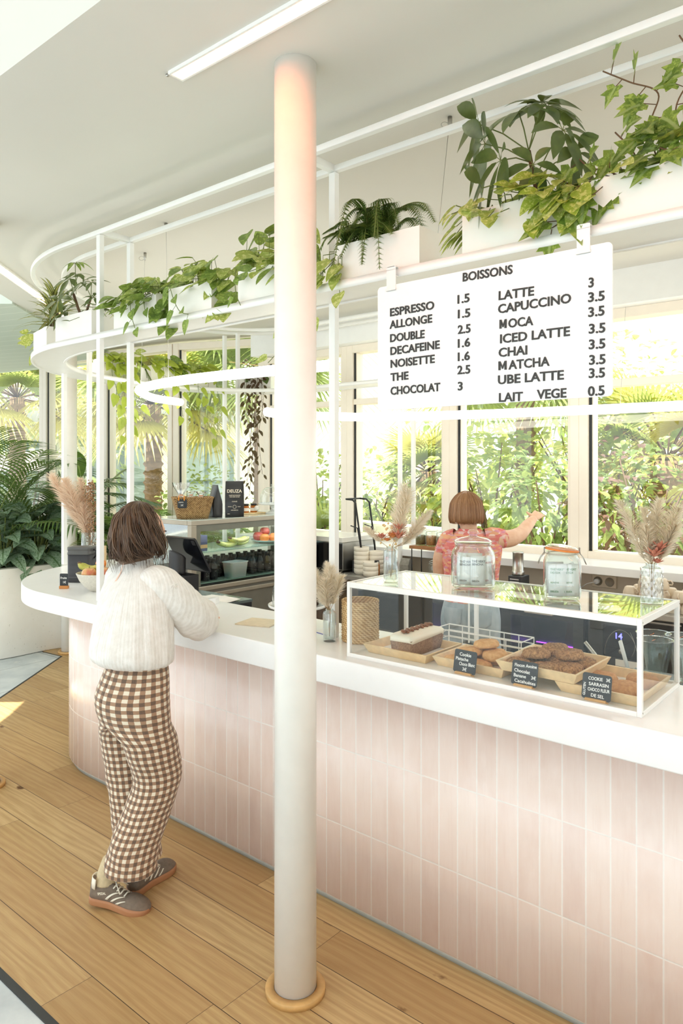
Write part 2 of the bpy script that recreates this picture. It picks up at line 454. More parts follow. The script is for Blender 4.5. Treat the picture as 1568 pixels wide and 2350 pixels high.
# ------------------------------------------------------------------ ground outside
def ground_mat():
    t = NT('pale_terrace'); co = t.coord('Object')
    t.base(t.ramp(t.noise(co, 2.2, 5), (.35, srgb((196, 190, 176))), (.65, srgb((232, 228, 216))))); t.set(rough=.8); return t.m
g = MB(); g.add([(*PL(-5.6, 5.36), -.07), (*PL(9, 5.36), -.07), (*PL(9, 30), -.07), (*PL(-5.6, 30), -.07)], [(0, 1, 2, 3)])
g.add([(*PL(-5.6, 5.36), -.07), (*PL(-5.6, 30), -.07), (-30, 30, -.07), (-9.5, 13.0, -.07)], [(0, 1, 2, 3)])
struct(g.build('ground', ground_mat()))
# ================================================================== counter, columns, overhead shelf, lamps
def tile_mat():
    t = NT('pink_glazed_tiles'); u, v, _ = t.sep(t.coord('UV')); co = t.coord('Object')
    TW, THt = .0765, .3015
    x = t.math('DIVIDE', u, TW); y = t.math('DIVIDE', t.math('SUBTRACT', v, .0315), THt)
    cx, cy = t.math('FLOOR', x), t.math('FLOOR', y)
    r1 = t.white(t.comb(cx, cy, 1.3)); r2 = t.white(t.comb(cy, cx, 9.1))
    fx, fy = t.math('FRACT', x), t.math('FRACT', y)
    ex = t.math('MULTIPLY', t.math('MINIMUM', fx, t.math('SUBTRACT', 1.0, fx)), TW)
    ey = t.math('MULTIPLY', t.math('MINIMUM', fy, t.math('SUBTRACT', 1.0, fy)), THt)
    e = t.math('ADD', t.math('MINIMUM', ex, ey), t.math('MULTIPLY', t.math('SUBTRACT', t.noise(co, 60, 2), .5), .0016))
    grout = t.ramp(e, (.0, 1.0), (.0010 , 1.0), (.0019, 0.0)); 
    base = t.ramp(r1, (0, srgb((232, 208, 196))), (.4, srgb((240, 219, 208))), (.75, srgb((244, 226, 215))), (1, srgb((234, 212, 202))))
    sh = t.comb(t.math('ADD', u, t.math('MULTIPLY', r1, 5.0)), t.math('ADD', v, t.math('MULTIPLY', r2, 7.0)), r1)
    cloud = t.noise(t.mapping(sh, (9, 3, 1)), 1.6, 4, .6)
    c = t.mix(t.ramp(cloud, (.35, 0.0), (.7, .7)), base, srgb((247, 231, 222)))
    streak = t.noise(t.mapping(sh, (60, 4, 1)), 1.4, 3, .6)
    c = t.mix(t.ramp(streak, (.5, 0.0), (.75, .3)), c, srgb((230, 204, 192)))
    c = t.mix(grout, c, srgb((246, 242, 236)))
    t.base(c)
    t.l(t.mix(grout, (.22, .22, .22), (.7, .7, .7)), t.b.inputs['Roughness'])
    t.bump(t.math('ADD', t.math('MULTIPLY', t.noise(sh, 9, 2), .5), t.math('MULTIPLY', grout, -.6)), .25, .003)
    return t.m
def path(n0, cs, cn, r, s_end, s_left_to, k=22):
    return [(s_end, n0)] + [(lerp(s_end, cs, i / 8), n0) for i in range(1, 8)] + arc(cs, cn, r, 270, 180, k) + [(cs - r, lerp(cn, s_left_to, i / 4)) for i in range(1, 5)]
ct = thing('service_counter', 'long curved café counter faced with vertical pink tiles above a grey kickboard', 'counter', (0, 0, 0), TH)
b = MB(); b.strip(path(2.215, -3.764, 2.958, .743, 1.1, 4.85), path(2.46, -3.764, 2.958, .50, 1.1, 4.85), .03, .934); b.build('tiled_front', tile_mat(), ct)
b = MB(); b.strip(path(2.232, -3.764, 2.958, .726, 1.1, 4.85), path(2.44, -3.764, 2.958, .52, 1.1, 4.85), 0, .031); b.build('kickboard', mat('grey_kickboard', (176, 180, 174), .4), ct)
b = MB(); b.strip(path(2.068, -4.0, 3.088, 1.02, 1.1, 4.85, 40), path(2.56, -4.0, 3.088, .528, 1.1, 4.85, 40), .934, TOP)
tag(b.build('countertop', SOLID, rotz=TH, bevel=.006, seg=3), 'thick white solid-surface top lying along the pink tiled counter', 'countertop')

OAKRING = mat('oak_ring', (206, 164, 104), .45, .12, scale=30)
def column(x, y, label):
    r = thing('support_column', label, 'column', (x, y, 0), kind='thing')
    m = MB(); m.lathe([(.0705, 0.0), (.0705, CEIL)], 40); m.build('shaft', mat('cream_column_paint', (244, 242, 235), .32, .02), r)
    m = MB(); R = []
    prof = [(.072, .0), (.1005, .0), (.1005, .019), (.0985, .021), (.072, .021), (.072, 0)]
    m.lathe(prof, 48, cap=(False, False)); m.build('base_ring', OAKRING, r)
    return r
column(-.1545, 2.4515, 'white round column in front of the counter, rising from an oak ring')
column(-2.575, 6.92, 'distant white round column beyond the counter end, beside the concrete planter')
column(-1.955, 4.02, 'white column at the left edge of the picture, only its oak ring in view')

# ------------------------------------------------------------------ overhead shelf (rounded loop of boards and rails on posts)
def loop(o):
    """plan path at distance o inside the outer line: front run, left side, back run"""
    n0, sl, nb, R1, R2 = 2.13 + o, -5.39 + o, 4.95 - o, 1.5 - o, .9 - o
    P = [(1.2, n0)] + [(lerp(1.2, sl + R1, i / 10), n0) for i in range(1, 10)]
    P += arc(sl + R1, n0 + R1, R1, 270, 180, 28)
    P += arc(sl + R2, nb - R2, R2, 180, 90, 18)
    P += [(lerp(sl + R2, -3.33, i / 3), nb) for i in range(1, 4)]
    return P
sf = thing('overhead_plant_shelf', 'white metal loop shelf on slim posts above the counter, carrying the planters', 'shelf', (0, 0, 0), TH)
b = MB(); b.strip(loop(0), loop(.014), 2.435, 2.468); b.strip(loop(.200), loop(.214), 2.435, 2.468); b.strip(loop(.014), loop(.200), 2.440, 2.452); b.build('shelf_board', WMETAL, sf)
for o in (0.0, .186):
    b = MB(); b.strip(loop(o), loop(o + .028), 2.992, 3.018); b.build('top_rail', WMETAL, sf, bevel=.003)
posts = [(-3.51, 2.13, 1), (-2.02, 2.13, 1), (.35, 2.13, 1)]
for s_, n_, q in posts:
    for dn in (0.0, .186):
        b = MB(); b.box((s_ - .017, n_ + dn + .0005, TOP), (s_ + .017, n_ + dn + .0275, 2.99)); b.build('post', WMETAL, sf, bevel=.002)
    b = MB(); b.box((s_ - .014, n_ + .028, 2.992), (s_ + .014, n_ + .186, 3.02)); b.build('crossbar', WMETAL, sf)
for s_ in (-3.42,):
    for n_ in (4.736, 4.922):
        b = MB(); b.box((s_ - .015, n_, .90 if n_ < 4.75 else 1.10), (s_ + .015, n_ + .027, 2.99)); b.build('post', WMETAL, sf, bevel=.002)
    b = MB(); b.box((s_ - .014, 4.763, 2.992), (s_ + .014, 4.922, 3.02)); b.build('crossbar', WMETAL, sf)
for n_ in (4.55,):       # pair at the far left corner
    for s_ in (-5.31, -5.125):
        b = MB(); b.box((s_ - .014, n_ - .017, 0), (s_ + .014, n_ + .017, 2.99)); b.build('post', WMETAL, sf, bevel=.002)
# a second pair stands where the left side of the loop meets the counter run
for s_, n_ in ((-5.05, 2.79), (-4.91, 2.91)):
    b = MB(); b.box((s_ - .016, n_ - .014, TOP), (s_ + .016, n_ + .014, 2.99)); b.build('post', WMETAL, sf, bevel=.002)

# ------------------------------------------------------------------ lamps
NEON = mat_emit('white_neon_tube', (255, 250, 240), 9.0)
def smooth_path(P, k=8):
    P = [V(p) for p in P]; out = []
    for i in range(len(P) - 1):
        p0, p1, p2, p3 = P[max(i - 1, 0)], P[i], P[i + 1], P[min(i + 2, len(P) - 1)]
        for j in range(k):
            t = j / k; out.append(.5 * ((2 * p1) + (p2 - p0) * t + (2 * p0 - 5 * p1 + 4 * p2 - p3) * t * t + (3 * p1 - p0 - 3 * p2 + p3) * t ** 3))
    return out + [P[-1]]
def neon(label, pts, wires):
    r = thing('tube_lamp', label, 'lamp', pts[0], 0, 'hanging white tube lamps')
    o = V(pts[0]); Pp = [p - o for p in smooth_path(pts, 10)]
    m = MB(); m.tube(Pp, [.016] + [.031] * (len(Pp) - 2) + [.016], 14); m.build('tube', NEON, r)
    for hook, end in wires:
        h, e = V(hook) - o, V(end) - o
        m = MB(); m.tube([h, e], .0012, 5); m.build('wire', STEEL, r)
        m = MB(); m.lathe([(.009, 0), (.009, -.03), (.006, -.045), (.002, -.05)], 10, h + V((0, 0, 0)))
        m.tube([h + V((-.012 + .016 * cos(a) - .01, 0, -.035 + .013 * sin(a))) for a in [2 * pi * i / 12 for i in range(12)]], .0015, 5, closed=True); m.build('ceiling_hook', STEEL, r)
    return r
zl = 2.31
L1 = [W(-2.62, 3.02, zl), W(-3.03, 2.966, zl), W(-3.69, 2.92, zl), W(-4.10, 2.95, zl), W(-4.49, 3.06, zl), W(-4.72, 3.24, zl), W(-5.0, 3.55, zl), W(-5.14, 3.93, zl)]
neon('bright white tube lamp curled into a C behind the left shelf post', L1,
     [(ray(381, 512, CEIL), W(-3.99, 2.94, zl)), (ray(333, 580, CEIL), W(-4.60, 3.14, zl))])
zl = 2.125
L2 = [W(-3.58, 3.43, zl), W(-3.66, 3.72, zl), W(-3.52, 4.12, zl), W(-3.31, 4.335, zl), W(-2.85, 4.50, zl), W(-2.30, 4.62, zl), W(-1.31, 4.72, zl), W(-.2, 4.74, zl)]
neon('long white tube lamp running behind the drinks board along the windows', L2,
     [(ray(1440, 636, CEIL), W(-1.66, 4.69, zl))])
wi = thing('cable_hook', 'small steel ceiling hook with a thin cable between the fern and schefflera planters', 'hook', ray(1033, 268, CEIL))
m = MB(); m.lathe([(.009, 0), (.009, -.03), (.006, -.045), (.002, -.05)], 10); m.tube([V((-.02 + .014 * cos(a), 0, -.03 + .01 * sin(a))) for a in [2 * pi * i / 12 for i in range(12)]], .0015, 5, closed=True); m.build('hook', STEEL, wi)
m = MB(); hp = wi.location; m.tube([(0, 0, 0), V(W(SN(hp)[0], 2.30, 2.452)) - hp], .001, 5); m.build('cable', STEEL, wi)

WARM = mat_emit('warm_white_diffuser', (255, 138, 74), 26.0)
SOFTW = mat_emit('soft_warm_diffuser', (255, 196, 140), 10.0)
def ceiling_light(label, p, q, w=.07, dm=None):
    d = (V(q) - V(p)); a = atan2(d.y, d.x); L = d.length
    r = thing('ceiling_light', label, 'lamp', p, a, 'linear ceiling lights')
    m = MB(); t_ = .008
    m.box((0, 0, -.012), (L, t_, 0)); m.box((0, w - t_, -.012), (L, w, 0)); m.box((0, t_, -.012), (t_, w - t_, 0)); m.box((L - t_, t_, -.012), (L, w - t_, 0)); m.build('frame', WHITE, r)
    m = MB(); m.box((t_, t_, -.008), (L - t_, w - t_, -.003)); m.build('diffuser', dm or WARM, r)
    m = MB(); m.lathe([(.006, 0), (.006, -.006), (.003, -.008)], 8, (-.02, w * .2, 0)); m.build('screw', STEEL, r)
ceiling_light('recessed linear ceiling light glowing warm white beside the column top', W(-2.06, 1.515, CEIL), W(.6, 1.515, CEIL), .062)
ceiling_light('distant warm linear ceiling light glowing above the dracaena planter', V((-2.225, 4.55, CEIL)), V((-2.40, 6.5, CEIL)), .085, SOFTW)
# ================================================================== plants: leaf and stem builders
def prof(L):
    def f(t):
        x = t * (len(L) - 1); i = min(int(x), len(L) - 2); return lerp(L[i], L[i + 1], x - i)
    return f
HEART = lambda t: max(0, sin(pi * min(1, max(.05, t) ** .55))) ** .75; OVAL = lambda t: max(0, sin(pi * min(1, max(.02, t) ** .85))) ** .8; LANCE = prof([.3, .8, 1, .95, .78, .55, .28, 0])
STRAP = prof([.75, .95, 1, .96, .85, .65, .38, 0])
def leaf(mb, p, d, up, L, Wd, pf, droop=.25, fold=.2, k=6, mi=0, curl=0.0):
    p, d = V(p), V(d).normalized(); side = d.cross(V(up))
    side = side.normalized() if side.length > 1e-4 else d.orthogonal().normalized()
    nr = side.cross(d); vs = []; uv = []
    for i in range(k + 1):
        t = i / k; q = p + d * (L * t) + V((0, 0, -droop * L * t * t)) + side * (curl * L * t * t); w = Wd * pf(t) / 2
        vs += [q - side * w + nr * (fold * w), q, q + side * w + nr * (fold * w)]; uv += [(0, t), (.5, t), (1, t)]
    fs = []
    for i in range(k):
        a = i * 3; fs += [(a, a + 1, a + 4, a + 3), (a + 1, a + 2, a + 5, a + 4)]
    mb.add(vs, fs, mi, True, uv); return mb
IVY = [(0, 0), (.22, -.12), (.5, .02), (.33, .2), (.56, .5), (.26, .5), (.0, 1.0)]
def ivy_leaf(mb, p, d, up, L, mi=0, droop=.2):
    p, d = V(p), V(d).normalized(); side = d.cross(V(up)); side = side.normalized() if side.length > 1e-4 else d.orthogonal().normalized(); nr = side.cross(d)
    pts = IVY + [(-x, y) for x, y in reversed(IVY[1:-1])]
    vs = [p + d * (L * .38) + nr * (-.03 * L)] ; uv = [(.5, .4)]
    for x, y in pts:
        vs.append(p + d * (L * y) + side * (L * x * .95) + nr * (abs(x) * .16 * L) + V((0, 0, -droop * L * y * y))); uv.append((.5 + x * .8, y))
    n = len(pts); mb.add(vs, [(0, 1 + i, 1 + (i + 1) % n) for i in range(n)], mi, True, uv)
def rv3(z=0.0, zs=1.0):
    a = rnd.uniform(0, 2 * pi); return V((cos(a), sin(a), z + zs * rnd.uniform(-1, 1)))
def vine(lf, stm, pts, L, kind='heart', step=.045, mi=0, r=.0018, face=None):
    P = smooth_path(pts, 8); stm.tube(P, r, 5)
    acc = 0; sd = 1
    for a, b in zip(P[:-1], P[1:]):
        acc += (b - a).length
        if acc > step:
            acc = 0; sd = -sd; t = (b - a).normalized(); out = (face if face is not None else V((0, -1, 0)))
            q = t.cross(out); q = q.normalized() if q.length > .01 else V((1, 0, 0))
            d = (q * sd + out * .5 + V((0, 0, -.45)) + t * .3).normalized(); l = L * rnd.uniform(.7, 1.15)
            e = b + d * l * .45; stm.tube([b, e], r * .6, 4, cap=False)
            if kind == 'ivy': ivy_leaf(lf, e, d + V((0, 0, -.4)), out + V((0, 0, .4)), l, mi)
            else: leaf(lf, e, d + V((0, 0, -.35)), out + V((0, 0, .5)), l, l * (.78 if kind == 'heart' else .5), HEART if kind == 'heart' else OVAL, .25, .18, 6, mi)
L_GREEN = mat_leaf('pothos_green', (96, 128, 58), (134, 162, 76), (156, 180, 92), .3)
L_VAR = mat_leaf('pothos_variegated', (150, 172, 74), (186, 200, 110), (212, 218, 150), .35)
L_LIME = mat_leaf('pothos_lime', (162, 182, 62), (190, 202, 84), None, .4)
L_DARK = mat_leaf('schefflera_green', (66, 88, 52), (92, 114, 62), None, .2, .3)
L_DRAC = mat_leaf('striped_dracaena', (196, 190, 122), (170, 176, 96), None, .3, .4, None, (78, 88, 44))
L_FERN = mat_leaf('fern_green', (62, 92, 40), (104, 132, 56), None, .3)
L_IVY = mat_leaf('ivy_green', (78, 112, 44), (120, 150, 58), (150, 172, 84), .3, .4, (150, 170, 110))
L_YELL = mat_leaf('ivy_yellow', (186, 178, 70), (206, 196, 96), (150, 160, 70), .35)
L_HOYA = mat_leaf('hoya_dark', (66, 44, 36), (92, 66, 50), None, .15)
STEM_G = mat('green_stem', (112, 124, 62), .6); STEM_B = mat('brown_stem', (104, 78, 52), .7)
SOIL = mat('potting_soil', (62, 46, 34), .95, .3, 60, bump=.6)
PBOX = mat('white_planter', (244, 241, 233), .4, .012)
SHELF_Z = 2.453
def planter(label, s0, s1, n0=2.150, dep_=.152, h=.156, ang=0.0, group='planters on the overhead shelf', pos=None):
    L = s1 - s0
    if pos is None: pos = W((s0 + s1) / 2, n0 + dep_ / 2, SHELF_Z)
    r = thing('potted_plant', label, 'plant', pos, TH + ang, group)
    x, y, t = L / 2, dep_ / 2, .006
    b = MB(); b.box((-x, -y, 0), (x, y, .006)); b.box((-x, -y, .006), (x, -y + t, h)); b.box((-x, y - t, .006), (x, y, h)); b.box((-x, -y + t, .006), (-x + t, y - t, h)); b.box((x - t, -y + t, .006), (x, y - t, h))
    b.build('planter_box', PBOX, r)
    b = MB(); b.box((-x + t, -y + t, h - .035), (x - t, y - t, h - .018)); b.build('soil', SOIL, r)
    return r, x, y, h
def tuft_pothos(lf, stm, x0, x1, y, h, n, L=.075, mis=(0,), up=.09, spill=.5):
    for i in range(n):
        bx, by = rnd.uniform(x0, x1), rnd.uniform(-y * .7, y * .7)
        front = rnd.random() < spill
        d = V((rnd.uniform(-.9, .9), -rnd.uniform(.3, 1) if front else rnd.uniform(-1, 1), rnd.uniform(.1, 1.0)))
        if front: e = V((bx + d.x * .05, -y - rnd.uniform(.005, .06), h + rnd.uniform(-.05, .05)))
        else: e = V((bx + d.x * .05, by + d.y * .05, h + rnd.uniform(.015, up)))
        b = V((bx, by, h - .02)); m = (b + e) / 2 + V((0, 0, .03))
        stm.tube([b, m, e], .0016, 4, cap=False)
        l = L * rnd.uniform(.6, 1.2); dd = V((d.x, d.y - .25, rnd.uniform(-.8, .25)))
        leaf(lf, e, dd, V((rnd.uniform(-.4, .4), -.75, .8)), l, l * .8, HEART, .2, rnd.uniform(.1, .3), 6, rnd.choice(mis), rnd.uniform(-.15, .15))
def finish(r, lf, stm, lm, sm=STEM_G, nm='foliage'):
    lf.build(nm, lm, r)
    if stm.v: stm.build('stems', sm, r)

# --- front run, left to right
r, x, y, h = planter('small white planter of pale variegated pothos at the far left end of the shelf', 0, .17, pos=W(-4.66, 2.47, SHELF_Z), ang=-.55)
lf, stm = MB(), MB(); tuft_pothos(lf, stm, -x, x, y, h, 16, .088, (0,), .07, .6)
for k in range(12):
    e = V((-x - rnd.uniform(.0, .10), -y * rnd.uniform(-.6, 1.3), h + rnd.uniform(-.12, .04))); stm.tube([(0, 0, h - .02), (-x * .8, 0, h + .03), e], .0018, 4, cap=False)
    leaf(lf, e, (-.5, -.5, -.6), (-.5, -.6, .6), .095, .07, HEART, .2, .2, 6, 0)
finish(r, lf, stm, [L_VAR])

r, x, y, h = planter('white planter of striped dracaena with long arching leaves, near the left end of the shelf', 0, .30, pos=W(-4.37, 2.335, SHELF_Z), ang=-.22)
lf, stm = MB(), MB()
for cx_, hh in ((-.04, .17), (.03, .24), (.10, .15)):
    stm.tube([(cx_, 0, h - .03), (cx_ + .005, 0, h + hh)], .008, 8)
    for k in range(26):
        z = h + .015 + (hh - .01) * (k / 26); a = k * 2.4; t = k / 26
        leaf(lf, (cx_, 0, z), (cos(a), sin(a) * .9, 1.5 * t + .15), (0, 0, 1), .16 + .07 * (1 - t) + rnd.uniform(0, .05), .022, STRAP, .55 - .25 * t, .25, 8, 0)
finish(r, lf, stm, [L_DRAC], STEM_B)

def whorl(lf, stm, p, d, nlf, L, mi=0, droop=.35, pf=OVAL, wr=.36):
    d = V(d).normalized(); a0 = d.orthogonal().normalized(); b0 = d.cross(a0)
    for k in range(nlf):
        a = 2 * pi * k / nlf + .3; q = a0 * cos(a) + b0 * sin(a) + d * .25
        l = L * rnd.uniform(.75, 1.1); e = V(p) + q.normalized() * l * .16
        stm.tube([p, e], .0013, 4, cap=False)
        leaf(lf, e, q + V((0, 0, -.25)), d + V((0, 0, .4)), l, l * wr, pf, droop, .15, 6, mi)
r, x, y, h = planter('white planter of upright schefflera with dark umbrella leaves beside the left shelf post', -3.99, -3.605)
lf, stm = MB(), MB(); wood = MB()
wood.tube([(-.02, 0, h - .03), (-.05, -.02, h + .06), (-.11, -.01, h + .14)], .008, 8); wood.tube([(-.02, 0, h - .03), (.06, .0, h + .10)], .007, 8)
for (p0, e, nl, L) in (((-.11, -.01, h + .14), (-.17, 0, h + .24), 6, .10), ((-.11, -.01, h + .14), (-.08, .0, h + .25), 5, .08), ((-.05, -.02, h + .06), (-.2, -.05, h + .11), 6, .11), ((-.05, -.02, h + .06), (-.08, -.07, h + .13), 6, .10),
                       ((.06, 0, h + .1), (.10, -.02, h + .17), 6, .09), ((.06, 0, h + .1), (.02, -.03, h + .18), 6, .09), ((-.05, -.02, h + .06), (-.13, -.06, h + .03), 6, .10), ((.06, 0, h + .1), (.14, -.03, h + .08), 5, .08)):
    stm.tube([p0, (V(p0) + V(e)) / 2 + V((0, 0, .012)), e], .0022, 5); whorl(lf, stm, e, V((e[0] - p0[0], e[1] - p0[1] - .05, .12)), nl, L)
stm.tube([(-.1, 0, h + .14), (-.11, 0, h + .32)], .002, 5); whorl(lf, stm, V((-.11, 0, h + .32)), (0, -.15, 1), 6, .085, 1, .6)
tuft_pothos(lf, stm, .06, x + .04, y, h - .01, 9, .055, (0,), .04, .4)
finish(r, lf, stm, [L_DARK, L_GREEN]); wood.build('trunk', STEM_B, r)

r, x, y, h = planter('white planter of glossy green heart-leaf pothos just right of the left shelf post', -3.39, -3.02)
lf, stm = MB(), MB(); tuft_pothos(lf, stm, -x, x, y, h, 62, .092, (0, 0, 0, 1), .11, .38)
vine(lf, stm, [(-.02, -y + .02, h), (.0, -y - .02, h + .02), (.03, -y - .04, h - .08), (.05, -y - .03, h - .16)], .07, mi=0)
vine(lf, stm, [(.09, -y + .02, h), (.10, -y - .02, h + .02), (.13, -y - .03, h - .06), (.15, -y - .03, h - .12)], .065, mi=0)
for k in range(16):
    e = V((x + rnd.uniform(-.01, .08), rnd.uniform(-y, y * .5), h + rnd.uniform(-.17, .03))); leaf(lf, e, (rnd.uniform(-.2, .7), -.6, -.6), (.4, -.7, .6), .08, .064, HEART, .2, .2, 6, 0)
for k in range(6):
    e = V((-x - rnd.uniform(0, .05), rnd.uniform(-y, 0), h + rnd.uniform(-.05, .05))); leaf(lf, e, (-.7, -.5, -.4), (-.4, -.7, .6), .075, .06, HEART, .2, .2, 6, rnd.choice((0, 1)))
finish(r, lf, stm, [L_GREEN, L_VAR])

r, x, y, h = planter('white planter of mixed green and cream pothos, second right of the left post', -2.92, -2.60)
lf, stm = MB(), MB(); tuft_pothos(lf, stm, -x, x, y, h, 44, .085, (0, 1, 1), .12, .3)
vine(lf, stm, [(-.1, -y + .02, h), (-.12, -y - .02, h + .02), (-.07, -y - .04, h - .06), (-.02, -y - .04, h - .13), (.03, -y - .03, h - .15)], .06, mi=0)
for k in range(26):
    e = V((x + rnd.uniform(-.04, .10), rnd.uniform(-y * 1.1, y * .3), h + rnd.uniform(-.16, .05))); leaf(lf, e, (rnd.uniform(-.4, .7), -.6, -.5), (.4, -.7, .6), .085, .068, HEART, .2, .2, 6, rnd.choice((0, 1)))
finish(r, lf, stm, [L_GREEN, L_VAR])

r, x, y, h = planter('white planter of tall pothos half hidden behind the round column', -2.42, -2.06)
lf, stm = MB(), MB(); tuft_pothos(lf, stm, -x, x, y, h, 58, .10, (0, 0, 1), .17, .22)
vine(lf, stm, [(-.15, -y + .02, h), (-.17, -y - .02, h), (-.15, -y - .04, h - .10), (-.13, -y - .03, h - .16)], .06, mi=0, step=.08)
vine(lf, stm, [(-.05, y - .01, h), (-.05, y + .04, h - .02), (-.06, y + .06, h - .20), (-.10, y + .05, h - .30), (-.18, y + .03, h - .38)], .085, mi=1, step=.1)
vine(lf, stm, [(.10, y - .01, h), (.10, y + .04, h - .02), (.08, y + .06, h - .18), (.04, y + .05, h - .24)], .07, mi=1, step=.07)
finish(r, lf, stm, [L_GREEN, L_VAR])

r, x, y, h = planter('white planter of feathery green fern left of the drinks board', -1.86, -1.464)
lf, stm = MB(), MB()
def frond(lf, stm, pts, L, mi=0):
    P = smooth_path(pts, 12); stm.tube(P, .0014, 4)
    N = len(P)
    for i in range(3, N - 1):
        t = i / (N - 1); T = (P[i + 1] - P[i - 1]).normalized(); up = V((0, -.45, 1)); sd = T.cross(up).normalized()
        l = L * (1.1 - t) ** .7 * min(1, .35 + 3 * t)
        for q in (-1, 1):
            base = P[i]; d = (sd * q + T * .45 + V((0, 0, -.28))).normalized()
            for j in range(5):
                u = (j + .6) / 5
                pp = base + d * l * u; ll = l * .26 * (1.15 - u)
                for w in (-1, 1): leaf(lf, pp, (T * w * .9 + d * .5), up, ll, ll * .62, OVAL, .1, .1, 3, mi)
            leaf(lf, base, d, up, l, l * .10, LANCE, .1, .1, 4, mi)
for k in range(30):
    a = lerp(-3.05, .1, (k % 15) / 14.0) + rnd.uniform(-.1, .1); up_ = k >= 15; R_ = rnd.uniform(.13, .21) * (1.15 if not up_ else .9); b = V((rnd.uniform(-.15, .0), rnd.uniform(-.04, .04), h - .02))
    dx, dy = cos(a) * R_, min(sin(a) * R_, .03) * .8; lift = rnd.uniform(.07, .15)
    dr = rnd.uniform(.0, .08) if up_ else -rnd.uniform(.0, .15)
    frond(lf, stm, [b, b + V((dx * .35, dy * .35, lift * .8 + .02)), b + V((dx * .75, dy * .75, lift * .85)), b + V((dx * 1.1, dy * 1.1, dr))], .066)
for (ex, ez) in ((.20, .08), (.24, .03), (.12, .10)):
    frond(lf, stm, [V((-.03, 0, h - .02)), V((.04, -.02, h + .09)), V((ex * .7, -.03, h + .10)), V((ex, -.04, h + ez - .02))], .06)
finish(r, lf, stm, [L_FERN])
yl = MB(); sy = MB()
for k in range(9):
    e = V((-x + rnd.uniform(-.05, .05), -y - rnd.uniform(0, .03), h + rnd.uniform(-.19, -.02))); sy.tube([(-x + .02, -y + .02, h - .02), e + V((0, 0, .03)), e], .0016, 4, cap=False); leaf(yl, e, (rnd.uniform(-.6, .6), -.4, -.5), (0, -.8, .5), .075, .062, HEART, .2, .15, 6, 0)
yl.build('pothos_leaves', L_VAR, r); sy.build('pothos_stems', STEM_G, r)

r, x, y, h = planter('white planter of tall dark schefflera over marbled pothos, above the drinks board', -1.29, -.92)
lf, stm = MB(), MB(); wood = MB()
wood.tube([(.06, 0, h - .03), (.04, -.0, h + .08), (.02, 0, h + .18)], .0075, 8)
S = lambda a, b: (wood, a, b)
tips = [((.02, 0, h + .18), (-.16, -.01, h + .32), (-.8, -.2, .1), 6, .13), ((.03, 0, h + .14), (-.13, -.02, h + .24), (-1, -.2, .25), 6, .14), ((.02, 0, h + .18), (.00, -.03, h + .30), (-.1, -.5, .8), 7, .13), ((.03, 0, h + .14), (-.05, -.06, h + .15), (-.5, -.7, -.1), 7, .14),
        ((.02, 0, h + .18), (.09, -.01, h + .30), (.5, -.3, .7), 7, .12), ((.04, 0, h + .08), (.15, -.03, h + .20), (.8, -.4, .4), 7, .12), ((.04, 0, h + .08), (.18, .0, h + .13), (.9, -.3, .1), 6, .12), ((.04, 0, h + .08), (-.12, -.05, h + .08), (-.8, -.4, -.1), 6, .13), ((.02, 0, h + .18), (.05, .03, h + .33), (.1, .1, 1), 6, .11), ((.04, 0, h + .10), (.07, -.07, h + .10), (.3, -.8, .1), 6, .10)]
for p0, e, d, nl, L in tips:
    stm.tube([p0, (V(p0) + V(e)) / 2 + V((0, 0, .012)), e], .0022, 5); whorl(lf, stm, e, d, nl, L, 0, .4, OVAL, .40)
tuft_pothos(lf, stm, -x, x * .2, y, h, 24, .075, (1,), .045, .5)
tuft_pothos(lf, stm, x * .3, x, y, h, 26, .085, (1, 2), .05, .75)
for k in range(11):
    e = V((-x - rnd.uniform(-.01, .05), rnd.uniform(-y, 0), h + rnd.uniform(-.08, .06))); stm.tube([(-x + .03, 0, h - .02), (-x, 0, h + .03), e], .0018, 4, cap=False); leaf(lf, e, (-.6, -.4, -.6), (-.5, -.7, .5), .08, .06, HEART, .2, .2, 6, 1)
for k in range(15):
    e = V((x - rnd.uniform(-.06, .10), -y - rnd.uniform(0, .05), h - rnd.uniform(.0, .09))); leaf(lf, e, (rnd.uniform(-.5, .6), -.4, -.5), (0, -.8, .5), .075, .066, HEART, .2, .2, 6, rnd.choice((1, 2)))
finish(r, lf, stm, [L_DARK, L_VAR, mat_leaf('pothos_bright', (140, 168, 52), (178, 198, 84), (210, 216, 130), .4)]); wood.build('trunk', STEM_B, r)

r, x, y, h = planter('white planter of climbing lobed ivy at the right end of the shelf', -.877, -.40)
lf, stm = MB(), MB()
runs = [[(-.02, -.02, h - .02), (-.05, -.04, h + .12), (-.03, -.03, h + .22), (-.11, -.03, h + .28), (-.19, -.03, h + .34)], [(.05, 0, h - .02), (.02, -.04, h + .15), (.07, -.03, h + .26), (.03, -.04, h + .36)],
        [(-.1, -.02, h - .02), (-.16, -.06, h + .02), (-.22, -.05, h + .05), (-.26, -.04, h + .09)], [(-.12, -.02, h - .02), (-.2, -.07, h + .0), (-.26, -.09, h - .03), (-.30, -.08, h - .10), (-.36, -.07, h - .12)],
        [(.1, 0, h - .02), (.12, -.05, h + .1), (.18, -.04, h + .2), (.15, -.04, h + .3)], [(0, -.03, h - .02), (-.01, -.08, h + .04), (.03, -.1, h + .0)], [(-.07, 0, h - .02), (-.1, -.03, h + .07), (-.15, -.04, h + .14)]]
for i, q in enumerate(runs): vine(lf, stm, q, .085, 'ivy', .036, 0 if i != 4 else 1, .0024)
for k in range(26):
    e = V((rnd.uniform(-.10, .2), -rnd.uniform(.02, .1), h + rnd.uniform(.0, .12))); ivy_leaf(lf, e, (rnd.uniform(-1, 1), -.4, rnd.uniform(-.5, .4)), (0, -.8, .6), rnd.uniform(.06, .1), 0)
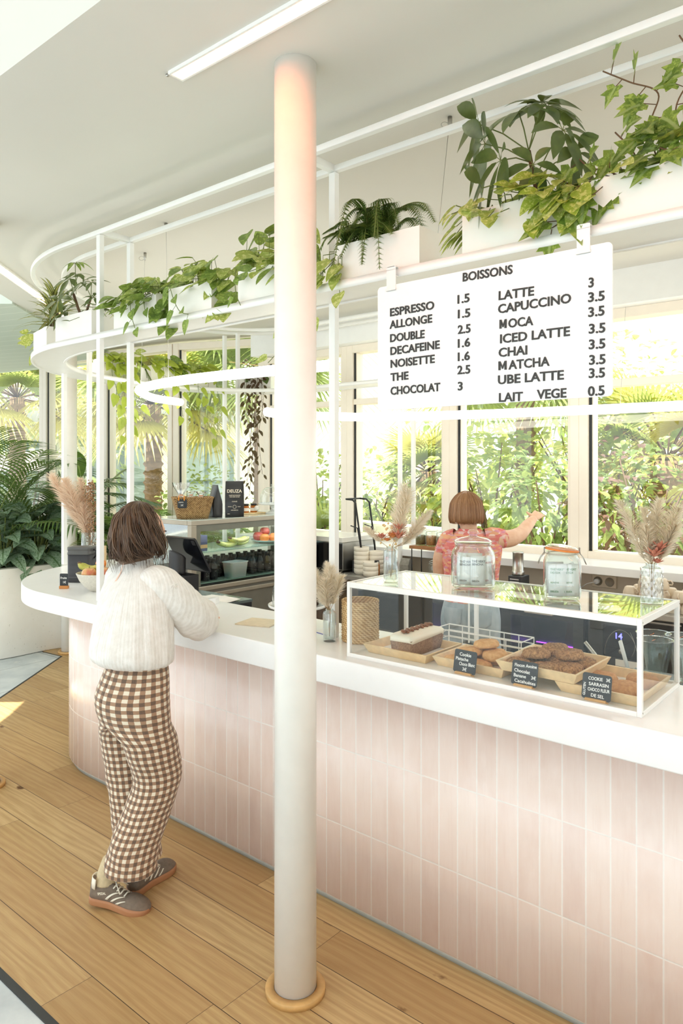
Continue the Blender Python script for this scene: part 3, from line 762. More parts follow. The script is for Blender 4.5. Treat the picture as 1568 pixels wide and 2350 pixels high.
tuft_pothos(lf, stm, -x - .06, -x + .1, y, h - .01, 16, .065, (2,), .04, .6)
finish(r, lf, stm, [L_IVY, L_YELL, L_VAR], STEM_B)

# --- left and back run, seen from below through the loop
def back_planter(label, n0, n1):
    return planter(label, 0, n1 - n0, pos=W(-5.285, (n0 + n1) / 2, SHELF_Z), ang=pi / 2)
def hang(lf, stm, xa, y, h, ln, L, mi=0, kind='heart', step=.05):
    vine(lf, stm, [(xa, -y + .02, h), (xa, -y - .03, h + .03), (xa + rnd.uniform(-.03, .03), -y - .04, h - ln * .4), (xa + rnd.uniform(-.06, .06), -y - .03, h - ln)], L, kind, step, mi)
r, x, y, h = back_planter('white planter of lime pothos trailing below the shelf, behind the left posts', 3.16, 3.52)
lf, stm = MB(), MB(); tuft_pothos(lf, stm, -x, x, y, h, 46, .09, (0, 0, 1), .10, .55)
for q, ln in ((.02, .62), (.05, .5), (-.06, .3), (.1, .34)): hang(lf, stm, q, y, h, ln, .085, 0)
for k in range(6): frond(lf, stm, [V((x - .05, 0, h)), V((x, -.06, h + .05)), V((x + .05, -.12, h - .04)), V((x + .06 + .02 * k, -.13, h - .12 - .02 * k))], .04, 2)
finish(r, lf, stm, [L_LIME, L_VAR, L_FERN])
r, x, y, h = back_planter('white planter of bright lime pothos above the curl of the tube lamp', 3.66, 4.0)
lf, stm = MB(), MB(); tuft_pothos(lf, stm, -x, x, y, h, 46, .10, (0, 0, 1), .09, .55)
for q, ln in ((-.08, .3), (.1, .42)): hang(lf, stm, q, y, h, ln, .09, 0)
finish(r, lf, stm, [L_LIME, L_GREEN])
r, x, y, h = back_planter('white planter of lime pothos with loose trails, left of the dark hanging strings', 4.04, 4.36)
lf, stm = MB(), MB(); tuft_pothos(lf, stm, -x, x, y, h, 40, .095, (0, 0, 1), .08, .55)
for q, ln in ((.06, .55), (.12, .62), (-.05, .35)): hang(lf, stm, q, y, h, ln, .08, 0, step=.07)
finish(r, lf, stm, [L_LIME, L_VAR])
r, x, y, h = planter('white planter with long dark strings of brown hoya leaves hanging almost to the coffee bags', 0, .32, pos=W(-5.05, 4.70, SHELF_Z), ang=.62)
lf, stm = MB(), MB(); tuft_pothos(lf, stm, -x, x, y, h, 16, .07, (1,), .06, .4)
for q, ln in ((-.05, .78), (-.02, .95), (.02, 1.12), (.05, .92), (.07, .7), (.0, 1.02), (-.08, .5), (.1, .4)): hang(lf, stm, q, y, h, ln, .05, 0, 'oval', .035)
finish(r, lf, stm, [L_HOYA, L_DARK], STEM_B)
# ================================================================== drinks board
INK = mat('black_letter', (52, 52, 48), .5)
br = thing('drinks_board', 'white hanging drinks board with black raised letters and prices, clipped under the shelf', 'sign', W(-1.618, 2.112, 1.9585), TH)
b = MB()
def rrect(w, h, r, x0=0, y0=0, k=5):
    P = []
    for cx, cy, a in ((w - r, r, -90), (w - r, h - r, 0), (r, h - r, 90), (r, r, 180)):
        for i in range(k + 1): P.append((x0 + cx + r * cos(radians(a + 90 * i / k)), y0 + cy + r * sin(radians(a + 90 * i / k))))
    return P
b.prism(rrect(.849, .445, .014), -.003, .003, 0, UPRIGHT); b.build('board', mat('white_acrylic', (250, 250, 248), .3, .005), br)
def bz(x, y):
    p = onN(860 + x / 2.7034, 540 + y / 2.7034, 2.109); return SN(p)[0] + 1.618, p.z - 1.9585
LINES = [('BOISSONS', 548, 287, 857, 237), ('ESPRESSO', 98, 503, 371, 457), ('ALLONGE', 95, 580, 358, 540), ('DOUBLE', 98, 663, 311, 636), ('DECAFEINE', 100, 743, 405, 702), ('NOISETTE', 101, 822, 374, 790),
         ('THE', 101, 905, 211, 893), ('CHOCOLAT', 101, 990, 408, 965), ('1.5', 516, 424, 590, 412), ('1.5', 518, 515, 594, 505), ('2.5', 518, 612, 596, 602), ('1.6', 518, 697, 594, 688), ('1.6', 518, 780, 592, 772),
         ('2.5', 515, 862, 594, 856), ('3', 518, 962, 547, 960), ('LATTE', 771, 402, 990, 372), ('CAPUCCINO', 768, 485, 1220, 417), ('MOCA', 776, 580, 985, 556), ('ICED LATTE', 780, 670, 1213, 622), ('CHAI', 771, 755, 948, 738),
         ('MATCHA', 770, 838, 1087, 808), ('UBE LATTE', 767, 924, 1175, 893), ('LAIT', 773, 1033, 920, 1026), ('VEGE', 1008, 1015, 1191, 1005), ('3', 1328, 324, 1360, 320), ('3.5', 1326, 415, 1428, 402), ('3.5', 1327, 507, 1427, 495),
         ('3.5', 1330, 610, 1432, 601), ('3.5', 1330, 707, 1432, 699), ('3.5', 1332, 803, 1433, 796), ('3.5', 1330, 885, 1430, 880), ('0.5', 1325, 997, 1428, 990)]
def letter_m(x, z, ang, w, h, t=.0072):
    P = [(0, 0), (0, h), (t * .95, h), (w / 2, h * .40), (w - t * .95, h), (w, h), (w, 0), (w - t, 0), (w - t, h * .66), (w / 2 + t * .25, h * .14), (w / 2 - t * .25, h * .14), (t, h * .66), (t, 0)]
    fs = [(0, 12, 11, 1), (1, 11, 2), (11, 10, 3, 2), (10, 9, 3), (9, 8, 4, 3), (8, 5, 4), (8, 7, 6, 5)]
    M_ = Matrix.Translation((x, -.0035, z)) @ Matrix.Rotation(ang, 4, 'Y') @ UPRIGHT; b = MB(); n = len(P)
    b.add([(px_, py_, q) for q in (-.0022, .0022) for px_, py_ in P], [tuple(reversed(f)) for f in fs] + [tuple(i + n for i in f) for f in fs] + [((i + 1) % n, i, n + i, n + (i + 1) % n) for i in range(n)], 0, False, None, M_); b.build('lettering', INK, br)
for body, x0, y0, x1, y1 in LINES:
    a, c = bz(x0, y0), bz(x1, y1); w = c[0] - a[0]
    if body[0] == 'M':
        f0, f1 = (.215, .27) if body == 'MOCA' else (.165, .205); an = -atan2(c[1] - a[1], w); letter_m(a[0], a[1], an, w * f0, .0282)
        dz = (c[1] - a[1]) * f1; body, a, w = body[1:], (a[0] + w * f1, a[1] + dz), w * (1 - f1)
    text(body, .0395, INK, br, Matrix.Translation((a[0], -.0035, a[1])) @ Matrix.Rotation(-atan2(c[1] - a[1], w), 4, 'Y') @ UPRIGHT, bold=.0003 if 'M' in body else .0008, depth=.0022, fit=w)
for xc in (.062, .765):
    c = MB(); c.box((xc - .02, -.006, .425), (xc + .02, -.0035, .50)); c.box((xc - .022, -.012, .425), (xc + .022, -.0035, .432)); c.box((xc - .016, -.002, .476), (xc + .016, .016, .4755 + .0035)); c.box((xc - .016, -.006, .509), (xc + .016, .03, .5125)); c.box((xc - .02, -.006, .498), (xc + .02, -.0035, .511))
    c.build('clip', WMETAL, br)

# ================================================================== things on the service counter
BAMBOO = mat('bamboo', (238, 208, 160), .45, .1, scale=40)
PAPER = mat('white_paper', (246, 243, 236), .8, .02)
CGLASS = mat_glass('clear_glass', (.985, .99, .985), .8)
JGLASS = mat_glass('jar_glass', (.95, .975, .97), 1.5, 0.02, .03)
RGLASS = mat_glass('ribbed_glass', (.93, .96, .955), 2.2, .05, .08)
CHALK = mat('chalk_lettering', (245, 245, 240), .9)
SLATE = mat('slate_card', (52, 56, 60), .7, .08)
CL, CD, CH = 1.08, .395, .282
case = thing('display_case', 'white-framed glass display case of cakes and cookies on the counter', 'display case', W(-1.777, 2.124, TOP), TH + .019)
f = MB(); q = .0145
for x in (0, CL - q):
    for y in (0, CD - q): f.box((x, y, 0), (x + q, y + q, CH))
for y in (0, CD - q): f.box((q, y, CH - .021), (CL - q, y + q, CH)); f.box((q, y, 0), (CL - q, y + q, .015))
for x in (0, CL - q): f.box((x, q, CH - .021), (x + q, CD - q, CH)); f.box((x, q, 0), (x + q, CD - q, .015))
f.box((.33, CD - q, .015), (.33 + q, CD, CH - .021)); f.box((.30, CD - .008, .024), (.306, CD - .002, CH - .021))
f.build('frame', WMETAL, case, bevel=.0015)
g = MB(); g.box((q, .005, .015), (CL - q, .008, CH - .021)); g.build('front_pane', CGLASS, case)
for x in (.005, CL - .008):
    g = MB(); g.box((x, q, .015), (x + .003, CD - q, CH - .021)); g.build('side_pane', CGLASS, case)
g = MB(); g.box((q, q, CH - .006), (CL - q, CD - q, CH - .002)); g.build('top_pane', mat_glass('top_glass', (.985, .99, .985), 1.5), case)
g = MB(); g.box((q, q, .001), (CL - q, CD - q, .006)); g.build('floor_panel', WHITE, case)
for y in (q * .5, CD - q * .5):
    for z in (.012, CH - .011):
        g = MB(); g.tube([(CL - .001, y, z), (CL + .0012, y, z)], .0022, 8); g.build('screw', STEEL, case)
CM = Matrix.Translation(case.location) @ Matrix.Rotation(TH + .019, 4, 'Z')
def inC(x, y, z): return CM @ V((x, y, z))
BZ = TOP + .0062
def tray(label, s0, s1, n0, n1, z):
    w, d = s1 - s0, n1 - n0
    r = thing('bamboo_tray', label, 'tray', W((s0 + s1) / 2, (n0 + n1) / 2, z), TH, 'bamboo trays in the display case')
    b = MB(); x, y, t, h, sl = w / 2, d / 2, .009, .034, .016
    lo = [(-x + sl, -y + sl), (x - sl, -y + sl), (x - sl, y - sl), (-x + sl, y - sl)]; hi = [(-x, -y), (x, -y), (x, y), (-x, y)]
    li = [(p[0] - t * (1 if p[0] > 0 else -1), p[1] - t * (1 if p[1] > 0 else -1)) for p in lo]; hi2 = [(p[0] - t * (1 if p[0] > 0 else -1), p[1] - t * (1 if p[1] > 0 else -1)) for p in hi]
    b.rings([[(*p, 0) for p in lo], [(*p, h) for p in hi], [(*p, h) for p in hi2], [(*p, .006) for p in li]], 0, False)
    b.build('tray_body', BAMBOO, r, bevel=.0012)
    l = MB(); l.box((-x + sl + t + .002, -y + sl + t + .002, .0062), (x - sl - t - .002, y - sl - t - .002, .0075)); l.build('paper_liner', PAPER, r)
    return r
tray('bamboo tray under the iced loaf cake at the left end of the display case', -1.752, -1.462, 2.19, 2.44, BZ)
tray('bamboo tray of smooth brown cookies behind the pistachio cookie card', -1.448, -1.165, 2.205, 2.44, BZ)
tray('bamboo tray raised on its neighbours, full of dark oat cookies', -1.185, -.905, 2.185, 2.475, BZ + .0345)
tray('bamboo tray at the right end of the display case holding three big cookies', -.985, -.718, 2.20, 2.50, BZ)
# loaf cake
def crumb(name, c1, c2, sc=160):
    t = NT(name); co = t.coord('Object'); f = t.noise(co, sc, 4, .7)
    t.base(t.ramp(f, (.35, srgb(c1)), (.65, srgb(c2)))); t.set(rough=.9); t.bump(f, .8, .003); MATS[name] = t.m; return t.m
lc = thing('loaf_cake', 'brown loaf cake with white icing and a row of pecans, in the display case', 'cake', W(-1.585, 2.315, BZ + .008), TH + pi / 2 + .03)
b = MB(); R = []
for z, wx, wy in ((0, .112, .040), (.02, .115, .0435), (.05, .118, .048), (.064, .119, .0495)):
    R.append([(px_ * wx + .002 * noise.noise(V((px_ * 9, py_ * 9, z * 60))), py_ * wy, z) for px_, py_ in rrect(2, 2, .12, -1, -1, 3)])
b.rings(R, 0, True); b.build('cake_body', crumb('loaf_crumb', (120, 88, 68), (176, 140, 112)), lc)
b = MB(); N = 40; R = []
for kz, (z, k) in enumerate(((.0645, 1.01), (.072, 1.0), (.08, .9), (.086, .6), (.088, .2))):
    row = []
    for px_, py_ in rrect(2, 2, .25, -1, -1, 8):
        a = atan2(py_, px_); dz = 0
        if kz == 0: dz = -.012 * max(0, noise.noise(V((px_ * 4, py_ * 4, 3)))) - .004
        row.append((px_ * .121 * k, py_ * .0515 * k, z + dz))
    R.append(row)
b.rings(R, 0, True); b.build('icing', mat('cream_icing', (248, 240, 220), .5, .02, bump=.2), lc)
for k in range(6):
    b = MB(); x = -.085 + k * .033
    for s_ in (-1, 1): b.sph((x + s_ * .001, s_ * .0065, .090), (.021, .0078, .006), 12, 6, 0, Matrix.Translation((x, 0, 0)) @ Matrix.Rotation(.9 + rnd.uniform(-.2, .2), 4, 'Z') @ Matrix.Translation((-x, 0, 0)))
    b.build('pecan', mat('pecan_brown', (128, 72, 34), .45, .2, 90), lc)
# cookies
def cookie(name, label, group, p, r, h, m, tilt=(0, 0), lumps=.06, seg=22):
    root = MB(); sd = rnd.uniform(0, 90); R = []
    for t in (0, .25, .55, .8, .95, 1.0):
        rr = r * (.93 if t == 0 else [1, 1, .97, .86, .5, .1][[0, .25, .55, .8, .95, 1.0].index(t)])
        R.append([(rr * cos(2 * pi * k / seg) * (1 + lumps * noise.noise(V((cos(2 * pi * k / seg) * 2, sin(2 * pi * k / seg) * 2, sd)))), rr * sin(2 * pi * k / seg) * (1 + lumps * noise.noise(V((cos(2 * pi * k / seg) * 2, sin(2 * pi * k / seg) * 2, sd)))),
                   h * t + lumps * .05 * noise.noise(V((k * .9, t * 9, sd)))) for k in range(seg)])
    root.rings(R, 0, True); o = root.build(name, m, loc=p); o.rotation_euler = (tilt[0], tilt[1], rnd.uniform(0, 6))
    return tag(o, label, 'cookie', group)
CK1 = crumb('pistachio_cookie', (214, 160, 100), (236, 192, 132), 50); CK2 = crumb('oat_cookie', (128, 88, 54), (204, 158, 106), 130); CK3 = crumb('buckwheat_cookie', (190, 136, 86), (216, 166, 112), 60)
for i, (s_, n_, z, t) in enumerate([(-1.385, 2.265, 0, 0), (-1.29, 2.262, 0, 0), (-1.385, 2.36, 0, 0), (-1.285, 2.365, 0, 0), (-1.345, 2.30, .03, .12), (-1.255, 2.315, .03, -.1), (-1.33, 2.375, .03, .05), (-1.30, 2.335, .058, .1)]):
    cookie('cookie', 'smooth golden brown cookie piled on the pistachio tray of the display case', 'pistachio cookies', W(s_, n_, BZ + .008 + z), .046, .027, CK1, (t, t * .5), .05)
for i, (s_, n_, z, t) in enumerate([(-1.125, 2.25, 0, 0), (-1.035, 2.245, 0, 0), (-.975, 2.29, 0, 0), (-1.12, 2.345, 0, 0), (-1.03, 2.335, 0, 0), (-.965, 2.385, 0, 0), (-1.10, 2.42, 0, 0), (-1.02, 2.42, 0, 0), (-1.085, 2.285, .032, .1), (-1.06, 2.375, .032, -.08), (-1.0, 2.35, .03, .06)]):
    cookie('cookie', 'dark crumbly oat and chocolate cookie piled on the raised tray of the display case', 'oat cookies', W(s_, n_, BZ + .0345 + .008 + z), .047, .031, CK2, (t, -t), .12, 26)
for s_, n_, lb in ((-.895, 2.36, 'leftmost of the three big brown cookies on the right-end tray, behind its card'), (-.80, 2.30, 'big round brown cookie nearest the front glass on the right-end tray'), (-.785, 2.42, 'big brown cookie furthest back on the right-end tray')):
    cookie('cookie', lb, 'buckwheat cookies', W(s_, n_, BZ + .008), .052, .036, CK3, (0, 0), .05)
# price cards
def price_card(label, s_, n_, z, lines, tw=.088, th=.076, sz=.0165, side=None):
    r = thing('price_card', label, 'price card', W(s_, n_, z), TH + rnd.uniform(-.05, .05), 'slate price cards')
    b = MB(); R = [[(-.034, -.012, 0), (.034, -.012, 0), (.034, .014, 0), (-.034, .014, 0)], [(-.031, -.006, .014), (.031, -.006, .014), (.031, .008, .014), (-.031, .008, .014)]]
    b.rings(R, 0, False); b.build('wooden_foot', mat('beech_foot', (214, 166, 104), .5), r)
    T = Matrix.Translation((0, .001, .0105)) @ Matrix.Rotation(-.2, 4, 'X')
    b = MB(); b.prism(rrect(tw, th, .008, -tw / 2, 0), -.001, .001, 0, T @ UPRIGHT); b.build('slate', SLATE, r)
    y = th - .02
    for ln, dx in lines:
        wmax = tw - .010 - dx; est = len(ln) * sz * .58
        text(ln, sz, CHALK, r, T @ Matrix.Translation((-tw / 2 + .006 + dx, -.0013, y)) @ Matrix.Rotation(rnd.uniform(-.05, .03), 4, 'Y') @ UPRIGHT, bold=.00025, depth=.0001, name='chalk_text', fit=(wmax if est > wmax else None)); y -= (th - .012) / len(lines)
    if side: text(side, sz * .75, CHALK, r, T @ Matrix.Translation((-tw / 2 + .011, -.0013, .008)) @ Matrix.Rotation(-pi / 2, 4, 'Y') @ UPRIGHT, bold=.0002, depth=.0001, name='chalk_text')
    return r
price_card('slate price card reading Cookie Pistache Choco Blanc 3€', -1.29, 2.160, BZ, [('Cookie', .014), ('Pistache', .0), ('Choco Blanc', .016), ('3€', .03)], sz=.0155)
price_card('slate price card reading Flocon Avoine Chocolat Banane Cacahuètes 3€', -1.071, 2.160, BZ, [('Flocon Avoine', .003), ('Chocolat', .002), ('Banane    3€', .002), ('Cacahuètes', .006)], sz=.0145)
price_card('slate price card reading Cookie Sarrasin Choco Fleur de Sel 3€', -.84, 2.168, BZ, [('COOKIE   3€', .012), ('SARRASIN', .014), ('CHOCO FLEUR', .012), ('DE SEL', .022)], sz=.0135, side='GLUTEN')
# white wire basket
wb = thing('wire_basket', 'empty white wire basket behind the cookie trays', 'basket', W(-1.41, 2.505, TOP + .002), TH)
b = MB(); x, y, h = .185, .052, .075
for z in (0.004, .028, .052, h): b.tube([(-x, -y, z), (x, -y, z), (x, y, z), (-x, y, z)], .0025 if z == h else .0018, 6, closed=True, smooth=False)
for k in range(7):
    xx = -x + 2 * x * k / 6; b.tube([(xx, -y, h), (xx, -y, .004), (xx, y, .004), (xx, y, h)], .0018, 6)
b.build('wire_frame', WMETAL, wb)
# coiled rope basket
def rope_mat(name, c1, c2, coils):
    t = NT(name); x, y, z = t.sep(t.coord('Object'))
    a = t.math('ARCTAN2', y, x)
    w = t.math('SINE', t.math('ADD', t.math('MULTIPLY', z, coils), t.math('MULTIPLY', a, 26.0)))
    w2 = t.math('SINE', t.math('MULTIPLY', z, coils * 1.9))
    f = t.math('ADD', t.math('MULTIPLY', w, .25), t.math('ADD', t.math('MULTIPLY', w2, .2), t.noise(t.coord('Object'), 45, 4)))
    t.base(t.ramp(f, (.25, srgb(c1)), (.75, srgb(c2)))); t.set(rough=.85); t.bump(f, .8, .004); MATS[name] = t.m; return t.m
rb = thing('rope_basket', 'round coiled rope basket standing left of the display case', 'basket', W(-1.895, 2.352, TOP), TH)
b = MB(); P = [(.074, 0)] + [(.0765 + .0022 * sin(i * pi) + .0018 * abs(sin(i * pi / 2)), .006 + i * .0078) for i in range(22)]
P = [(.07, 0)] + sum([[(.0755, .003 + i * .0118), (.0785, .009 + i * .0118)] for i in range(14)], []) + [(.077, .170), (.071, .168), (.070, .01), (.001, .008)]
b.lathe(P, 36, cap=(True, True)); b.build('basket_body', rope_mat('rope_weave', (180, 138, 84), (232, 200, 148), 400), rb)
# vases of dried grass
PAMPAS = mat_leaf('pampas_cream', (250, 240, 218), (255, 248, 234), None, .45, .9, tcol=(1, .95, .85)); PAMPT = mat_leaf('pampas_tan', (240, 214, 188), (248, 228, 206), None, .4, .9, tcol=(1, .9, .78)); PINKF = mat('dried_pink_flower', (214, 138, 112), .9, .15, 60)
ORF = mat('dried_orange_flower', (226, 146, 84), .9, .15); DSTEM = mat('dried_stem', (190, 158, 108), .9)
def plume(mb, base, d, L, w, n=150, seed=0):
    """a feathery grass head: fine hairs leaving a bending stalk"""
    R = random.Random(seed); d = V(d).normalized(); sd = V((R.uniform(-1, 1), R.uniform(-1, 1), 0)) * .12
    for k in range(int(n * 4)):
        t = R.random(); p = V(base) + d * L * t + sd * L * t * t
        a = R.uniform(0, 2 * pi); o = V((cos(a), sin(a), 0)); ww = w * (.35 + .65 * sin(pi * min(1, .10 + t * .9)) ** .7)
        hd = (d * 1.0 + o * R.uniform(.4, 1.3)).normalized(); l = ww * R.uniform(.9, 2.2)
        e = p + hd * l + V((0, 0, -l * .15)); q = hd.orthogonal().normalized() * (.0005 + w * .012); q2 = q.cross(hd).normalized() * q.length
        for z in (q,): mb.add([p - z * .6, p + z * .6, (p + e) / 2 + z * 1.1 + V((0, 0, l * .06)), (p + e) / 2 - z * 1.1 + V((0, 0, l * .06)), e], [(0, 1, 2, 3), (3, 2, 4)], 0, True)
def vase(label, pos, r_, h_, kind, seed):
    v = thing('flower_vase', label, 'vase', pos, 0, 'glass vases of dried grass')
    b = MB()
    if kind == 'rib':
        pr = [(r_ * .92, 0), (r_, .004), (r_, h_ * .86), (r_ * .93, h_ * .92), (r_ * .6, h_ * .96), (r_ * .62, h_), (r_ * .55, h_), (r_ * .54, h_ * .95), (r_ * .88, h_ * .90), (r_ * .9, .012), (.001, .010)]
        b.lathe(pr, 64, mod=lambda a, z: 1 + .03 * cos(a * 16))
    else:
        seg, nz = 48, 30; R = []
        for i in range(nz + 1):
            z = h_ * .88 * i / nz
            R.append([(r_ * (1 + .05 * abs(sin(6 * a + z * 120)) * 1 - .05 * abs(sin(6 * a - z * 120))) * cos(a), r_ * (1 + .05 * abs(sin(6 * a + z * 120)) - .05 * abs(sin(6 * a - z * 120))) * sin(a), z) for a in [2 * pi * k / seg for k in range(seg)]])
        for rr, z in ((.95, .9), (.6, .94), (.5, .97), (.62, 1.0), (.5, 1.0), (.45, .95), (.85, .88)): R.append([(r_ * rr * cos(2 * pi * k / seg), r_ * rr * sin(2 * pi * k / seg), h_ * z) for k in range(seg)])
        b.rings(R, 0, True)
    b.build('glass_vessel', RGLASS, v)
    return v
def bouquet(v, h_, heads, m, stems_from=.02):
    pl = MB(); stm = MB()
    for i, (dx, dy, z0, L, w) in enumerate(heads):
        stm.tube([(0, 0, stems_from), (dx * .15, dy * .15, h_), (dx * .4, dy * .4, z0)], .0012, 5)
        plume(pl, (dx * .4, dy * .4, z0), (dx, dy, L), L, w * 1.5, 190, i * 7 + int(h_ * 999))
    pl.build('plumes', m, v); stm.build('stems', DSTEM, v)
def blooms(v, pts, m, nm='flowers'):
    b = MB()
    for (x, y, z, r_, e) in pts:
        for k in range(16):
            a = k * 2.4; d = V((cos(a) * .8, sin(a) * .8, .3 + .7 * (k / 16))).normalized(); leaf(b, V((x, y, z)), d, (0, 0, 1), r_ * e, r_ * .55, OVAL, .0, .3, 3)
    b.build(nm, m, v)
v1 = vase('ribbed glass vase of cream pampas left of the rope basket', W(-1.985, 2.262, TOP), .0262, .132, 'rib', 1)
bouquet(v1, .132, [(-.05, .0, .145, .15, .026), (.01, .01, .15, .15, .024), (.03, -.01, .15, .12, .02), (-.02, -.02, .14, .12, .022), (-.005, .02, .15, .17, .016)], PAMPAS)
v2 = vase('ribbed glass vase of pink and orange dried flowers on the display case', W(-1.645, 2.225, TOP + CH), .0272, .134, 'rib', 2)
bouquet(v2, .134, [(.05, .0, .15, .20, .026), (.03, .02, .15, .22, .022), (.12, .0, .15, .15, .016), (.15, .02, .15, .16, .012), (-.09, .0, .15, .08, .012), (.11, -.02, .14, .10, .012)], PAMPAS)
blooms(v2, [(.005, -.015, .168, .03, 1.0), (-.015, -.01, .155, .02, .9)], ORF); blooms(v2, [(.028, -.012, .165, .022, 2.2), (.03, 0, .195, .018, 2.4), (-.035, -.01, .165, .016, 2.0)], PINKF, 'pink_flowers')
b = MB()
for k in range(26): b.sph((rnd.uniform(-.04, .03), rnd.uniform(-.02, .01), rnd.uniform(.14, .23)), rnd.uniform(.003, .006), 7, 5)
b.build('dried_buds', mat('dried_bud', (230, 196, 140), .9), v2)
v3 = vase('diamond-cut glass vase of tall cream pampas on the right end of the display case', W(-.755, 2.415, TOP + CH), .0335, .128, 'cut', 3)
bouquet(v3, .128, [(-.06, .0, .14, .19, .024), (.06, .0, .14, .17, .028), (.02, .02, .14, .19, .022), (-.02, -.02, .13, .12, .02), (.05, -.02, .14, .12, .022), (.0, .01, .15, .15, .02)], PAMPAS)
blooms(v3, [(.0, -.02, .15, .026, 1.8), (.018, -.015, .17, .024, 2.0), (.01, -.02, .13, .02, 1.2)], PINKF)
# jars of tea sachets
SACH = mat('white_sachet', (236, 238, 232), .55, .04, 30); GREENINK = mat('green_print', (104, 148, 100), .7); DKINK = mat('dark_print', (70, 72, 70), .7); REDINK = mat('red_print', (186, 120, 116), .7)
def sachet(r, x, y, z, a, w, h, ink, lines, nm='sachet'):
    M = Matrix.Translation((x, y, z)) @ Matrix.Rotation(a, 4, 'Z') @ Matrix.Rotation(-.06, 4, 'X')
    b = MB(); R = []
    for t in [i / 8 for i in range(9)]:
        th = .0035 * sin(pi * t) ** .6 + .0005; R.append([(-w / 2, -th, h * t), (0, -th * 1.5, h * t), (w / 2, -th, h * t), (w / 2, th, h * t), (0, th * 1.5, h * t), (-w / 2, th, h * t)])
    b.rings(R, 0, True, M=M); o = b.build(nm, SACH, r)
    for body, fz, sz in lines:
        text(body, sz, ink, o, M @ Matrix.Translation((-w * .40, -.0058, h * fz)) @ UPRIGHT, depth=.0002, bold=.0002, name='print')
def jar(label, pos, rotz):
    return thing('glass_jar', label, 'jar', pos, rotz, 'tea jars on the display case')
j = jar('round glass jar with knobbed lid, full of white tea sachets, on the display case', W(-1.35, 2.325, TOP + CH), TH + .38)
b = MB(); b.lathe([(.066, 0), (.076, .006), (.0785, .02), (.0785, .112), (.074, .132), (.064, .146), (.062, .152), (.066, .155), (.066, .16), (.060, .16), (.0585, .148), (.072, .128), (.0755, .11), (.0755, .012), (.001, .009)], 44); b.build('jar_body', JGLASS, j)
b = MB(); b.lathe([(.062, .161), (.067, .163), (.066, .169), (.05, .177), (.02, .183), (.012, .187), (.013, .190), (.019, .195), (.020, .201), (.013, .207), (.001, .208)], 40); b.build('lid', JGLASS, j)
sachet(j, -.022, -.028, .012, .0, .055, .10, DKINK, [('THÉ VERT', .78, .0105), ('SENCHA', .68, .0105), ('DEUZA', .12, .008)])
sachet(j, .022, -.034, .012, .12, .052, .105, DKINK, [('THÉ VERT', .78, .0105), ('SENCHA', .68, .0105), ('DEUZA', .12, .008)])
sachet(j, .048, .0, .012, .9, .05, .10, REDINK, [('THÉ ROUGE', .75, .008), ('DEUZA', .12, .008)])
sachet(j, -.045, .004, .012, -.8, .05, .11, DKINK, [('THÉ VERT', .78, .008)]); sachet(j, .0, .02, .012, .1, .06, .108, DKINK, [])
j = jar('square clip-top glass jar with orange rubber seal and green-printed sachets, on the display case', W(-1.012, 2.32, TOP + CH), TH + .5)
b = MB()
def sq(r_, k, z, n=40):
    out = []
    for i in range(n):
        a = 2 * pi * i / n; c, s_ = cos(a), sin(a); m = (abs(c) ** k + abs(s_) ** k) ** (-1 / k); out.append((r_ * m * c, r_ * m * s_, z))
    return out
b.rings([sq(.048, 4, 0), sq(.056, 4, .006), sq(.0585, 5, .02), sq(.0585, 5, .118), sq(.055, 3.5, .134), sq(.048, 2, .146), sq(.047, 2, .150), sq(.051, 2, .152), sq(.051, 2, .156), sq(.046, 2, .156), sq(.045, 2, .146), sq(.052, 3.5, .130), sq(.0555, 5, .115), sq(.0555, 5, .012), sq(.002, 2, .009)], 0, True); b.build('jar_body', JGLASS, j)
TL = Matrix.Translation((0, 0, .162)) @ Matrix.Rotation(.10, 4, 'Y')
b = MB(); b.lathe([(.050, .0), (.052, .003), (.052, .007), (.044, .012), (.036, .010), (.001, .010)], 40, M=TL); b.build('lid', JGLASS, j)
b = MB(); b.lathe([(.046, -.004), (.0545, -.004), (.0555, -.0015), (.0545, .001), (.046, .001)], 40, M=TL); b.build('rubber_seal', mat('orange_rubber', (232, 138, 62), .5), j)
b = MB()
for sx in (-1, 1):
    x = sx * .056
    b.tube([(x, -.012, .15), (x + sx * .012, -.012, .135), (x + sx * .02, -.012, .115), (x + sx * .02, .012, .115), (x + sx * .012, .012, .135), (x, .012, .15)], .0014, 6); b.tube([(x, -.012, .15), (x, -.012, .168), (x, .012, .168), (x, .012, .15)], .0014, 6)
b.tube([(.0525 * cos(a), .0525 * sin(a), .149) for a in [2 * pi * k / 30 for k in range(30)]], .0014, 6, closed=True); b.build('wire_clip', STEEL, j)
for x, y, a in ((-.018, -.038, .0), (.024, -.030, .25), (.036, .01, 1.2), (-.02, .02, .1)): sachet(j, x, y, .012, a, .056, .105, GREENINK, [('THÉ VERT', .80, .0095), ('DETOX', .70, .0095), ('MENTHE', .4, .007), ('DEUZA', .12, .008)])

